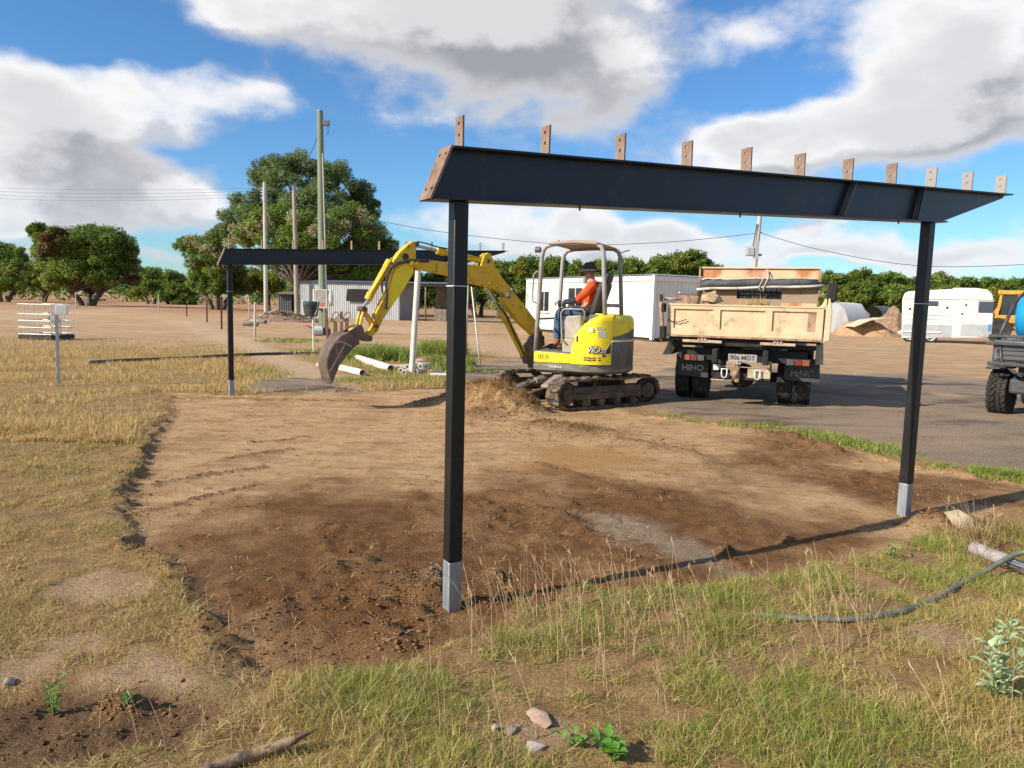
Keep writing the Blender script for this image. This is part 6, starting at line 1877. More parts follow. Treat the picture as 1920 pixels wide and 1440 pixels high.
fpatch('lower_panel', 1693, 607, 1783, 633, 'float_silver'); fpatch('lower_panel', 1802, 607, 1858, 632, 'float_silver')
fpatch('roof_band', 1695, 560.5, 1862, 562, 'float_silver', .035, .004)
fpatch('window', 1722, 564, 1759, 574, 'tinted_window', .03, .02); fpatch('window', 1836, 565, 1862, 587, 'tinted_window', .03, .03)
fpatch('door', 1800, 560, 1831, 606, 'float_white', .035, .012)
fpatch('door_latch', 1802, 587, 1806, 590, 'chassis_black', .06); fpatch('vent', 1774, 575, 1778, 579, 'chassis_black', .03); fpatch('vent', 1704, 577, 1708, 581, 'chassis_black', .03); fpatch('vent', 1810, 570, 1813, 574, 'chassis_black', .05)
fpatch('blue_sticker', 1853, 608, 1858, 622, 'blue_panel', .03); fpatch('side_rib', 1695, 590, 1784, 591.5, 'float_silver', .03, .003); fpatch('side_rib', 1695, 598, 1784, 599.5, 'float_silver', .03, .003)
ca, cb = fq(1705, 633), fq(1745, 634)
for c_ in (ca, cb):
    for y_ in (.12, FWID - .12):
        w_ = thing('wheel', None, None); w_.parent = fl; w_.location = (c_[0], y_, .36)
        m = MB(); tyre(m, (0, 0, 0), (0, 1, 0), .37, .22, .23, 24); m.build('tyre', 'tyre_rubber', w_, 'auto')
        m = MB()
        m.lathe([(.04, -.09), (.06, -.11), (.06, -.02), (.02, .02)], 12, (0, 0, 0), (0, 1, 0)); m.lathe([(.20, -.10), (.235, -.11), (.235, .09), (.20, .09)], 20, (0, 0, 0), (0, 1, 0), True)
        for k in range(5): a = k * 1.2566; m.bar((.05 * math.cos(a), -.085, .05 * math.sin(a)), (.21 * math.cos(a), -.085, .21 * math.sin(a)), .05, .03, up=(0, 1, 0))
        m.build('rim', 'hub_silver', w_, 'auto')
a0 = fq(1693, 633)
m = MB(); m.box(((ca[0] + cb[0]) / 2, -.02, .60), (cb[0] - ca[0] + 1.0, .10, .10)); m.build('mudguard', 'float_white', fl, bevel=.03)
ha_ = fq(1862, 633); hb3 = fq(1893, 636)
m = MB(); m.bar((ca[0] - .6, .4, .50), (hb3[0], FWID / 2, .50), .10, .10); m.bar((ca[0] - .6, FWID - .4, .50), (hb3[0], FWID / 2, .50), .10, .10); m.split('draw_bar', 'float_white', fl)
m = MB(); m.cyl((hb3[0] - .2, FWID / 2, 0), (hb3[0] - .2, FWID / 2, .7), .05, n=8); m.build('jockey_stand', 'float_silver', fl)

# ruined half round iron tank, second collapsed one, sheet, sand and brush heaps
mat('sand_heap', (.42, .27, .145), (.33, .20, .10), rough=.95, scale=2.5, bump=.5, bscale=8)
mat('pale_sheet', (.66, .60, .40), (.55, .48, .32), rough=.6, scale=2)
mat('brush_brown', (.20, .12, .075), (.30, .19, .12), rough=.95, scale=4, bump=.8, bscale=10)
TP = W(1560, 620, 58.0); TP[2] = 0
tk = thing('broken_tank', 'whitish half round corrugated iron tank lying open behind the sand heap', 'tank', TP, rad(38))


def half_shell(mb, x0, x1, R, n=14, a0=0.0, a1=math.pi, ribs=10, ht=1.0, tear=0.0):
    cols = []
    for k in range(n + 1):
        a = a0 + (a1 - a0) * k / n
        row = []
        for j in range(ribs + 1):
            r = R * (1 + .010 * (j % 2)); x = x0 + (x1 - x0) * j / ribs
            if tear: x += tear * math.sin(k * 2.3 + 1) * (j / ribs) ** 2
            row.append((x, -R * math.cos(a) if True else 0, r * math.sin(a) * ht))
        cols.append(row)
    v_ = [p for r in cols for p in r]; w1 = ribs + 1
    mb.add(v_, [(k * w1 + j, k * w1 + j + 1, (k + 1) * w1 + j + 1, (k + 1) * w1 + j) for k in range(n) for j in range(ribs)])


m = MB(); half_shell(m, 0, 3.4, 1.35, ht=1.75, tear=.30); m.build('tank_shell', 'float_white', tk, True)
m = MB(); m.prism([(-1.33 * math.cos(math.pi * k / 12), 2.33 * math.sin(math.pi * k / 12)) for k in range(13)], .05, (.1, 0, 0), (0, 1, 0), (0, 0, 1)); m.build('tank_end', 'iron_sheet', tk)
TP2 = W(1634, 618, 60.0); TP2[2] = 0
tk2 = thing('collapsed_tank', 'dark crumpled iron tank beside the whitish broken tank', 'tank', TP2, rad(30))
m = MB(); half_shell(m, 0, 1.9, 1.2, ht=1.8, a0=.35, tear=.35); m.build('tank_shell', 'dark_iron', tk2, True)
m = MB(); m.box((1.75, .2, 1.2), (.16, .1, 2.0)); m.build('tank_post', 'iron_sheet', tk2)


def heap(name, label, cat, px, py, rx, ry, hz_, m_, seed, kind='stuff', Y=None):
    b = G(px, py) if Y is None else W(px, py, Y)
    xs = np.linspace(-1, 1, 40); XX, YY = np.meshgrid(xs, xs); RR = np.sqrt(XX ** 2 + YY ** 2) + (fbm(XX * 2, YY * 2, seed, 3) - .5) * .3
    ZZ = hz_ * np.clip(1 - RR ** 1.5, 0, 1) * (.75 + .5 * fbm(XX * 4, YY * 4, seed + 2, 4)) - .02
    ix = np.arange(1600).reshape(40, 40)
    m = MB(); m.add(list(zip((XX * rx).ravel(), (YY * ry).ravel(), ZZ.ravel())), [tuple(q) for q in np.stack([ix[:-1, :-1], ix[:-1, 1:], ix[1:, 1:], ix[1:, :-1]], -1).reshape(-1, 4).tolist()])
    o = m.build(name, m_, None, True); o.location = (b[0], b[1], 0); o.rotation_euler = (0, 0, rad(-30)); return tag(o, label, cat, None, kind)


heap('sand_mound', 'tan sand heap between the truck and the horse float', 'sand', 1618, 630, 2.3, 1.7, 1.15, 'sand_heap', 3)
heap('brush_pile', 'brown brushwood heap left of the horse float', 'brushwood', 1672, 626, 1.5, 1.6, 2.0, 'brush_brown', 8)
ps_ = W(1592, 612, 50.0); pe_ = W(1650, 596, 50.0)
m = MB(); d = pe_ - ps_
pts = [(0, 0, 0), (d[0] * .5, d[1] * .5, d[2] * .72), (d[0], d[1], d[2]), (d[0] * 1.35, d[1] * 1.35, d[2] * .95)]
for a, b in zip(pts[:-1], pts[1:]): m.bar(a, b, 1.6, .04)
o = m.build('roof_sheet', 'pale_sheet'); o.location = ps_; tag(o, 'pale yellowish bent roof sheet lying on the sand heap', 'sheet')

# yellow wheel loader beyond the float
mat('loader_orange', (.62, .30, .035), (.52, .24, .03), rough=.5, scale=2, col3=(.30, .15, .05), s3=4)
LP = W(1880, 636, 47.0); LP[2] = 0; LD = np.array([.83, -.56])
ld = thing('wheel_loader', 'orange yellow wheel loader partly hidden at the right edge', 'loader', LP, math.atan2(LD[1], LD[0]))


def lq(px, py): return PL(px, py, LP, LD)


c0, c1 = lq(1878, 552), lq(1925, 592)
m = MB()
for a, b in (((c0[0], c0[1]), (c0[0] - .15, c1[1])), ((c0[0] + .95, c0[1]), (c0[0] + .95, c1[1])), ((c0[0] + 2.0, c0[1]), (c0[0] + 2.1, c1[1]))):
    for y_ in (0, 1.5): m.bar((a[0], y_, a[1]), (b[0], y_, b[1]), .14, .14, up=(0, 1, 0))
m.split('cab_post', 'loader_orange', ld)
m = MB(); m.box((c0[0] + 1.0, .75, c0[1] + .12), (2.4, 1.8, .26)); m.build('cab_roof', 'loader_orange', ld, bevel=.05)
m = MB(); m.box((c0[0] + .45, .04, (c0[1] + c1[1]) / 2), (.82, .02, c0[1] - c1[1])); m.box((c0[0] + 1.5, .04, (c0[1] + c1[1]) / 2), (.9, .02, c0[1] - c1[1])); m.box((c0[0] + .45, 1.46, (c0[1] + c1[1]) / 2), (.82, .02, c0[1] - c1[1])); m.split('cab_window', 'dark_glass', ld)
m = MB(); m.box((c0[0] + 1.0, .75, c1[1] - .25), (2.5, 1.7, .5)); m.build('cab_base', 'loader_orange', ld, bevel=.04)
z_ = lq(1864, 580); m = MB(); m.prism([(z_[0], z_[1] - .1), (z_[0] + .15, z_[1] + .15), (c0[0] - .1, c1[1] + .05), (c0[0] + 2.4, c1[1] - .4), (c0[0] + 2.4, .7), (z_[0] + .5, .7), (z_[0] + .2, 1.0)], 1.0, (0, .75, 0)); m.build('body', 'loader_orange', ld, bevel=.05)
m = MB(); m.bar((z_[0] - .1, .3, z_[1] - .1), (z_[0] - .9, .3, .6), .15, .3); m.bar((z_[0] - .1, 1.3, z_[1] - .1), (z_[0] - .9, 1.3, .6), .15, .3); m.split('lift_arm', 'loader_orange', ld, bevel=.03)
for x_ in (z_[0] + .3, c0[0] + 2.6):
    for y_ in (-.1, 1.7):
        w_ = thing('wheel', None, None); w_.parent = ld; w_.location = (x_, y_, .75)
        m = MB(); tyre(m, (0, 0, 0), (0, 1, 0), .75, .5, .4, 24); m.build('tyre', 'tyre_rubber', w_, 'auto')
        m = MB(); m.lathe([(.05, -.18), (.38, -.2), (.4, .2), (.05, .18)], 20, (0, 0, 0), (0, 1, 0)); m.build('rim', 'loader_orange', w_, 'auto')

# buggy with a blue spray tank at the right edge
mat('buggy_black', (.035, .036, .040), (.060, .060, .062), rough=.5, scale=4)
mat('buggy_grey', (.12, .13, .145), (.09, .095, .105), rough=.4, metal=.3, scale=2)
mat('tank_blue', (.015, .30, .62), rough=.35, trans=.1)
hu = rad(48); ru = np.array([math.cos(hu), -math.sin(hu)])
tyc = G(1874, 780)[:2]; UP = tyc + .58 * ru
bu = thing('utility_buggy', 'black utility buggy with chunky tyres and a blue spray tank, cut off at the edge', 'buggy', (UP[0], UP[1], .05), -hu)


def chunky(name_par, c):
    w_ = thing('wheel', None, None); w_.parent = name_par; w_.location = c
    R, wd = .345, .27
    m = MB(); tyre(m, (0, 0, 0), (1, 0, 0), R, wd, .17, 36); t_ = m.build('tyre', 'tyre_rubber', w_, 'auto')
    mes = {}
    for k in range(22):
        for j, xo in enumerate((-.105, -.035, .035, .105)):
            if j not in mes:
                mb_ = MB(); sw_ = .034; sk = .022 * (1 if j in (0, 2) else -1)
                mb_.hexa([(xo - sw_, -.036 + sk, -.01), (xo + sw_, -.036 - sk, -.01), (xo + sw_, .036 - sk, -.01), (xo - sw_, .036 + sk, -.01), (xo - sw_ * .8, -.028 + sk, .026), (xo + sw_ * .8, -.028 - sk, .026), (xo + sw_ * .8, .028 - sk, .026), (xo - sw_ * .8, .028 + sk, .026)])
                lo_ = mb_.build('tread_block', 'tyre_rubber', t_); mes[j] = lo_.data
            else:
                lo_ = bpy.data.objects.new('tread_block', mes[j]); COL.objects.link(lo_); lo_.parent = t_
            a = 2 * math.pi * (k + .5 * (j % 2)) / 22; drop = .012 if j in (0, 3) else 0
            lo_.matrix_basis = Matrix.Rotation(a, 4, 'X') @ Matrix.Translation((0, 0, R - drop))
    m = MB(); m.lathe([(.03, -.06), (.15, -.08), (.17, -.11), (.17, .11), (.15, .08), (.03, .06)], 20, (0, 0, 0), (1, 0, 0)); m.build('rim', 'buggy_black', w_, 'auto')
    return w_


wh = chunky(bu, (-.58, 0, .345))
w2 = dup(wh, (.58, 0, .345)); w2.parent = bu; w3 = dup(wh, (-.58, 1.95, .345)); w3.parent = bu; w4 = dup(wh, (.58, 1.95, .345)); w4.parent = bu
ub = lambda name, c, s, mm, bev=.01, rot=None, par=bu: (lambda m: m.build(name, mm, par, bevel=bev))(MB().box(c, s, rot))
bed = ub('cargo_bed', (0, .0, 1.02), (1.24, 1.10, .34), 'buggy_grey', .03)
for z_ in (.90, .97, 1.04, 1.11): ub('bed_rib', (0, -.56, z_), (1.10, .02, .025), 'buggy_black', .004, None, bed)
ub('rear_bumper', (0, -.62, .82), (1.3, .06, .06), 'buggy_black', .015); ub('bed_rail', (0, -.57, 1.245), (1.36, .045, .05), 'buggy_black', .012); ub('bed_rail', (0, -.60, 1.13), (1.40, .05, .05), 'buggy_black', .012)
m = MB(); m.tube([(-.52, -.57, 1.13), (-.48, -.57, .86), (-.30, -.57, .70), (0, -.57, .66)], .022, 8); m.build('bumper_brace', 'buggy_black', bu, True)
ub('chassis', (0, .9, .48), (.8, 2.6, .24), 'buggy_black', .04); ub('bonnet', (0, 2.1, .85), (1.2, .8, .5), 'buggy_black', .08); ub('seat', (0, 1.05, .80), (1.2, .5, .3), 'buggy_black', .05)
m = MB(); m.box((-.56, -.62, 1.05), (.035, .012, .035)); m.build('reflector', 'lens_red', bu, bevel=.008)
m = MB(); m.box((-.62, .0, .73), (.28, .62, .03)); m.build('mudguard', 'buggy_black', bu, bevel=.012)
for s_ in (-1, 1): m = MB(); m.tube([(s_ * .58, -.45, 1.20), (s_ * .54, .05, 1.75), (s_ * .50, .45, 1.95), (s_ * .50, 1.4, 1.95), (s_ * .55, 2.0, 1.2)], .028, 10); m.build('roll_bar', 'buggy_black', bu, True)
m = MB(); m.cyl((-.34, -.35, .62), (.05, 1.9, .62), .02, n=6); m.cyl((-.30, .0, .52), (-.58, .0, .35), .04, n=8); m.box((-.30, -.2, .60), (.06, .06, .40)); m.split('suspension', 'buggy_black', bu)
m = MB(); m.lathe([(.05, -.02), (.30, 0), (.36, .08), (.36, .80), (.30, .88), (.05, .90)], 24, (-.43, .02, 1.55), (1, 0, 0)); bt = m.build('spray_tank', 'tank_blue', None, True)
bt.location = (UP[0], UP[1], .05); bt.rotation_euler = (0, 0, -hu); tag(bt, 'bright blue plastic spray tank carried on the buggy', 'tank')

# ------------------------------------------------------------------ near right corner: conduit, hose; bits on the bank
mat('conduit_grey', (.33, .30, .27), (.22, .19, .165), rough=.6, scale=9)
mat('hose_green', (.12, .13, .095), (.20, .19, .135), rough=.6, scale=12)
mat('silver_pipe', (.60, .61, .63), (.12, .12, .13), rough=.3, metal=.6, scale=3, lo=.48, hi=.52, stretch=(1, 1, 22))


def ground_tube(name, label, cat, pix, r, m_, lift=.0, n=10, grp=None):
    pts = []
    for p in pix:
        z = p[2] if len(p) > 2 else None
        q = G(p[0], p[1], .05 + (z or 0)); q[2] = (H(q[0], q[1]) + r * .7 + lift) if z is None else H(q[0], q[1]) + z; pts.append(Vector(q))
    outp = []
    for i in range(len(pts) - 1):
        a, b, c_, d = pts[max(i - 1, 0)], pts[i], pts[i + 1], pts[min(i + 2, len(pts) - 1)]
        for k in range(6):
            t = k / 6; outp.append(.5 * ((2 * b) + (c_ - a) * t + (2 * a - 5 * b + 4 * c_ - d) * t * t + (3 * b - a - 3 * c_ + d) * t ** 3))
    outp.append(pts[-1])
    m = MB(); m.tube(outp, r, n); return tag(m.build(name, m_, None, 'auto'), label, cat, grp)


ground_tube('garden_hose', 'dull green hose curving through the grass in the near right corner', 'hose', [(2000, 1040, .16), (1945, 1034, .15), (1905, 1036, .12), (1850, 1066, .05), (1800, 1100), (1747, 1130), (1680, 1157), (1613, 1171), (1513, 1169), (1423, 1160)], .0155, 'hose_green', .004)
cd = thing('conduit_end', 'grey plastic pipe end over a silver conduit at the right edge', 'pipe', G(1880, 1048))
o_ = np.array(cd.location); A = G(1826, 1027, .10) - o_; B = G(1890, 1053, .10) - o_; Cq = G(2010, 1100, .10) - o_
m = MB(); d = Vector(B - A); m.lathe([(.036, 0), (.043, 0), (.043, d.length), (.036, d.length)], 16, tuple(A), tuple(d.normalized()), True); m.build('pipe_sleeve', 'conduit_grey', cd, 'auto')
m = MB(); m.cyl(tuple(A * .0 + B * 1.0), tuple(Cq), .034, n=16); m.build('silver_conduit', 'silver_pipe', cd, 'auto')
m = MB(); m.cyl(tuple(B + np.array([.02, -.05, -.01])), tuple(Cq + np.array([.02, -.05, -.01])), .014, n=10); m.build('silver_rod', 'bare_steel', cd, 'auto')

mat('bark_timber', (.26, .18, .11), (.07, .045, .03), rough=.85, scale=7, lo=.48, hi=.6, bump=.4)
P = [G(372, 1452, .06), G(430, 1428, .06), (G(505, 1404, .07)), G(545, 1390, .10), G(594, 1366, .16)]
m = MB(); m.tube([Vector(p) for p in P], [.019, .021, .020, .016, .003], 10); st_ = m.build('broken_stake', 'bark_timber', None, 'auto'); tag(st_, 'weathered split timber stake lying at the bottom edge', 'stake')

mat('pink_stone', (.50, .36, .27), (.40, .27, .19), rough=.9, scale=9, bump=.3)
mat('pale_stone', (.38, .32, .25), (.26, .21, .16), rough=.9, scale=9)
for k, (px, py, s, mm, lab) in enumerate(((1010, 1342, (.042, .075, .016), 'pink_stone', 'flat pinkish stone lying in the grass near the bottom centre'), (928, 1367, (.018, .014, .022), 'pale_stone', 'small upright whitish stone left of the pinkish stone'), (958, 1372, (.030, .020, .018), 'pale_stone', 'small grey stone beside the upright whitish one'),
                                          (16, 1273, (.035, .022, .022), 'pale_stone', 'pale stone at the left edge beside the green weed'), (1795, 980, (.11, .08, .08), 'tow_beige', 'tan clay lump beside the right post foot'), (1003, 1402, (.04, .03, .02), 'conduit_grey', 'grey stone below the pinkish stone'))):
    b = G(px, py, .06); m = MB(); m.rock((0, 0, s[2] * .3), s, 20 + k, .4 * k + .5, 1, .20); o = m.build('stone', mm, None, 'auto'); o.location = (b[0], b[1], H(b[0], b[1])); tag(o, lab, 'stone')

# individual weeds
mat('weed_green', (.13, .30, .035), (.19, .36, .06), rough=.5, scale=20, trans=.3)
mat('thistle_green', (.36, .46, .22), (.50, .56, .34), rough=.6, scale=20, trans=.25)
mat('weed_stem', (.20, .24, .09), rough=.7)


def leaf(mb, o, d, up, L, wd, curl=.25, jag=False):
    o, d, up = Vector(o), Vector(d).normalized(), Vector(up); s = d.cross(up).normalized(); n_ = s.cross(d)
    rows = []
    for t, k in ((0, .12), (.25, .8), (.5, 1), (.75, .7), (1, .03)):
        p = o + d * L * t + n_ * (math.sin(t * 2.2) * .22 - curl * t * t) * L
        kk = k * (1.25 if jag and t in (.25, .75) else (.55 if jag and t == .5 else 1))
        rows += [p - s * wd * kk / 2 + n_ * wd * .12, p, p + s * wd * kk / 2 + n_ * wd * .12]
    fs = []
    for i in range(4):
        for j in range(2): fs.append((i * 3 + j, i * 3 + j + 1, i * 3 + j + 4, i * 3 + j + 3))
    mb.add(rows, fs)


def weed(name, label, px, py, h, stems, leaves, L, wd, m_, spread=.3, jag=False, rosette=False):
    b = G(px, py, .06); t = thing(name, label, 'weed', (b[0], b[1], H(b[0], b[1]) - .005))
    rr = random.Random(px)
    for s_ in range(stems):
        a = rr.uniform(0, 6.28); tip = Vector((math.cos(a) * spread * h * rr.uniform(.3, 1), math.sin(a) * spread * h * rr.uniform(.3, 1), h * rr.uniform(.7, 1)))
        m = MB(); m.tube([(0, 0, 0), tuple(tip * .5 + Vector((0, 0, .04 * h))), tuple(tip)], [.004, .003, .0015], 5); m.build('stem', 'weed_stem', t, True)
        for k in range(leaves):
            f_ = (k + 1) / leaves if not rosette else .2 + .8 * rr.random(); p = tip * f_; az_ = k * 2.4 + rr.uniform(-.4, .4)
            m = MB(); leaf(m, p, (math.cos(az_), math.sin(az_), rr.uniform(.2, .9)), (0, 0, 1), L * rr.uniform(.6, 1.1), wd * rr.uniform(.7, 1.1), .3, jag)
            m.build('leaf', m_, t, True, fix=False)
    return t


weed('broadleaf_weed', 'lush bright green broad leaved weed at the bottom edge', 1148, 1425, .075, 7, 7, .065, .032, 'weed_green', .9)
weed('broadleaf_weed', 'smaller round leaved green weed just left of the lush weed', 1075, 1398, .05, 4, 5, .035, .022, 'weed_green', 1.0)
weed('leafy_weed', 'upright leafy green weed on the sandy patch at the left', 100, 1310, .16, 3, 13, .040, .012, 'weed_green', .25)
weed('leafy_weed', 'low green weed tuft left of the spoil clump, near the ditch', 232, 1312, .045, 4, 6, .040, .010, 'weed_green', 1.0)
weed('thistle', 'pale spiny thistle at the right edge of the foreground', 1868, 1318, .34, 4, 18, .085, .034, 'thistle_green', .45, True)
weed('leafy_weed', 'small green seedling weed beside the right post', 1672, 1040, .13, 2, 8, .055, .018, 'weed_green', .5)

# ------------------------------------------------------------------ trees
mat('leaf_tree', (.08, .12, .03), rough=.5, attr='tint', trans=.40, spec=.3)
mat('bark_grey', (.085, .062, .045), (.15, .115, .088), rough=.95, scale=5, stretch=(1, 1, .3), bump=.6, bscale=14)

MANGO = [(.145, .225, .036), (.195, .285, .048), (.10, .165, .032), (.27, .33, .06)]
YELLOWY = [(.27, .31, .045), (.32, .30, .05), (.18, .25, .04)]
FLOWER = [(.40, .38, .20), (.32, .32, .14), (.46, .42, .25)]
BRONZE = [(.22, .10, .05), (.17, .13, .045), (.13, .17, .035)]
BLUEG = [(.155, .225, .075), (.205, .275, .10), (.12, .18, .058), (.26, .32, .15)]


def leaf_cloud(clumps, leaf_l, leaf_w, fill=1.0):
    """clumps: (centre, radius, number of leaves, palette, weight of droop)"""
    Vs, Cs = [], []
    for c, r, k, pal, droop in clumps:
        d = unit(rng.normal(0, 1, (k, 3))); q = r * rng.uniform(.35, 1.0, (k, 1)) ** .6
        p = np.array(c) + d * q * np.array([1, 1, .80])
        ax = unit(d * np.array([1, 1, .3]) + rng.normal(0, .5, (k, 3)) + np.array([0, 0, -droop]))
        s = unit(np.cross(ax, unit(d + rng.normal(0, .5, (k, 3)) + np.array([0, 0, .5]))))
        nn = np.cross(s, ax)
        L = leaf_l * rng.uniform(.6, 1.3, (k, 1)); Wd = leaf_w * rng.uniform(.7, 1.3, (k, 1))
        a = p; b = p + ax * L * .5 + s * Wd * .5 + nn * L * .06; e = p + ax * L; f = p + ax * L * .5 - s * Wd * .5 + nn * L * .06
        Vs.append(np.stack([a, b, e, f], 1).reshape(-1, 3))
        pl = np.array(pal); base = pl[rng.integers(len(pl))] * rng.uniform(.75, 1.25)
        col = (.6 * base + .4 * pl[rng.integers(len(pl), size=k)]) * rng.uniform(.7, 1.35, (k, 1))
        Cs.append(np.repeat(col, 4, 0))
    V = np.concatenate(Vs); C = np.concatenate(Cs)
    return V, C


def tree_body(root, lobes, leaf_l, leaf_w, per, trunk_r, fork, pals, droop=.3, clump_r=(.12, .24), limbs=True, npl=16, core=.5, stems=1, seed=0):
    """lobes: (x, y, z, rx, ry, rz, palette key) ellipsoids that carry leaf clumps on their outer shell"""
    rr = np.random.default_rng(seed + 100)
    clumps = []; tips = []
    for (x, y, z, rx, ry, rz, pk) in lobes:
        c = np.array([x, y, z]); R = np.array([rx, ry, rz]); rm = (rx * ry * rz) ** (1 / 3)
        k = int(1.5 * npl * (rm / 2.0) ** 1.3) + 12
        d = unit(rr.normal(0, 1, (k, 3))); d[:, 2] = np.where(d[:, 2] < -.55, -d[:, 2], d[:, 2])
        for i in range(k):
            q = rr.uniform(.62, 1.02) if i % 4 else rr.uniform(.2, .6)
            r = rm * rr.uniform(*clump_r) * 1.5
            pal = pals[pk]
            if pk == 'mixflower': pal = FLOWER if rr.uniform() < .45 and d[i, 2] > -.2 else MANGO
            clumps.append((c + R * d[i] * q, r, int(1.25 * per * (r / (rm * .27)) ** 1.6) + 6, pal, droop))
            if i % 9 == 0: tips.append(c + R * d[i] * .7)
    V, C = leaf_cloud(clumps, leaf_l, leaf_w)
    n = len(V)
    o = fast_mesh('crown', V, np.arange(n), np.arange(n // 4) * 4, None, C, 'leaf_tree', root)
    m = MB()
    for s in range(stems):
        a = s * 2.1 + seed
        bx, by = (math.cos(a) * trunk_r * 1.6, math.sin(a) * trunk_r * 1.6) if stems > 1 else (0, 0)
        fk = Vector((bx * 2.5, by * 2.5, fork))
        m.tube([(bx, by, -.3), (bx * 1.1, by * 1.1, .25), (bx * 1.6, by * 1.5, fork * .6), fk], [trunk_r * 1.1, trunk_r * .8, trunk_r * .65, trunk_r * .6], 10)
        mine = [t for i, t in enumerate(tips) if i % stems == s]
        for t in mine:
            t = Vector(t); mid = fk.lerp(t, .5) + Vector((rr.uniform(-.3, .3), rr.uniform(-.3, .3), rr.uniform(-.2, .4))) * (t - fk).length * .2
            m.tube([fk, fk.lerp(mid, .5) + Vector((0, 0, .1)), mid, t], [trunk_r * .42, trunk_r * .28, trunk_r * .17, trunk_r * .05], 6)
    tr_ = m.build('trunk', 'bark_grey', root, True)
    return o


PAL = dict(m=MANGO, y=YELLOWY, f=FLOWER, b=BRONZE, g=BLUEG, mixflower=MANGO)


def lobes_px(base, Y, items, dep=.8):
    """crown lobes read off the photograph at Y metres: (px, py, half width px, half height px, depth offset, palette)"""
    out = []
    for px, py, hx, hy, dy, pk in items:
        c = W(px, py, Y + dy); k = (Y + dy) / FPX
        out.append((c[0] - base[0], c[1] - base[1], c[2], hx * k, (hx * .6 + hy * .4) * k * dep, hy * k, pk))
    return out


def tree(name, label, px, py, Y, items, leaf_l, leaf_w, per, trunk_r, fork, group=None, **kw):
    b = W(px, py, Y); b[2] = 0
    t = thing(name, label, 'tree', b, 0, group)
    tree_body(t, lobes_px(b, Y, items), leaf_l, leaf_w, per, trunk_r, fork, PAL, **kw)
    return t


# the great tree: feathery dark crown above, flowering mango in front
tree('great_tree', 'tallest broad tree with feathery dark crown behind the timber poles', 572, 590, 80, [
    (560, 330, 62, 42, 0, 'g'), (505, 345, 40, 45, 2, 'g'), (620, 350, 55, 45, 0, 'g'), (665, 385, 42, 45, 2, 'g'), (450, 410, 42, 40, 4, 'g'), (495, 400, 45, 40, -2, 'g'), (430, 440, 30, 24, 4, 'g'), (590, 400, 70, 45, -2, 'g'), (690, 400, 20, 28, 2, 'g')],
    .30, .10, 200, .55, 3.2, droop=.1, npl=22, seed=1, clump_r=(.10, .20))
tree('flowering_mango', 'flowering mango tree in front of the great tree, above the iron shed', 590, 590, 74, [
    (520, 425, 55, 40, -1, 'mixflower'), (590, 440, 60, 38, -3, 'mixflower'), (655, 425, 50, 42, -1, 'mixflower'), (690, 455, 45, 42, 1, 'mixflower'), (715, 475, 30, 30, 2, 'm'), (470, 450, 40, 34, 0, 'mixflower'), (560, 470, 60, 30, -3, 'm'), (660, 490, 60, 34, 0, 'm'), (610, 505, 60, 24, 0, 'm'), (520, 490, 40, 28, 0, 'mixflower'), (600, 522, 80, 16, 1, 'm'), (680, 520, 60, 20, 1, 'm'), (720, 505, 26, 24, 2, 'm')],
    .32, .12, 110, .50, 2.6, droop=.4, npl=20, stems=2, seed=2)
tree('mango_tree', 'pale flowering mango tree left of the great tree, over the far black post', 408, 574, 86, [
    (370, 470, 34, 26, 0, 'mixflower'), (345, 462, 16, 18, 1, 'm'), (405, 465, 36, 30, -2, 'mixflower'), (390, 500, 40, 34, -2, 'mixflower'), (372, 530, 22, 30, 0, 'm'), (425, 505, 34, 36, 0, 'm'), (440, 535, 26, 24, 2, 'm'), (400, 535, 26, 22, -1, 'm')],
    .34, .12, 100, .42, 1.6, droop=.5, npl=22, stems=3, seed=3)
tree('mango_tree', 'biggest mango tree at the left with reddish new leaves on its left shoulder', 165, 568, 92, [
    (165, 470, 62, 40, -2, 'm'), (120, 480, 46, 40, 0, 'm'), (215, 475, 36, 42, 0, 'm'), (72, 437, 14, 20, 2, 'm'), (88, 458, 26, 22, 1, 'm'), (105, 450, 24, 22, -4, 'b'), (95, 470, 20, 22, -4, 'b'), (150, 515, 60, 36, -2, 'm'), (215, 520, 36, 36, 0, 'm'), (240, 490, 22, 34, 2, 'm'), (108, 525, 26, 26, -3, 'y'), (175, 445, 60, 22, 0, 'm'), (246, 520, 14, 20, -1, 'b')],
    .36, .13, 100, .45, 1.5, droop=.5, npl=24, stems=3, seed=4)
tree('mango_tree', 'dark mango tree cut off by the left edge', 5, 566, 105, [
    (5, 490, 42, 34, 0, 'm'), (-40, 495, 40, 40, 0, 'm'), (22, 515, 28, 34, -1, 'm'), (0, 530, 40, 22, 0, 'm'), (35, 480, 14, 16, 0, 'm')],
    .40, .14, 80, .4, 1.5, droop=.5, npl=20, stems=2, seed=5)
tree('mango_tree', 'yellowish small mango tree between the left edge tree and the biggest one', 80, 562, 118, [
    (68, 520, 24, 30, 0, 'y'), (92, 530, 22, 24, 0, 'y'), (55, 530, 18, 22, 0, 'm')], .42, .15, 80, .3, 1.2, droop=.5, npl=24, stems=2, seed=6)
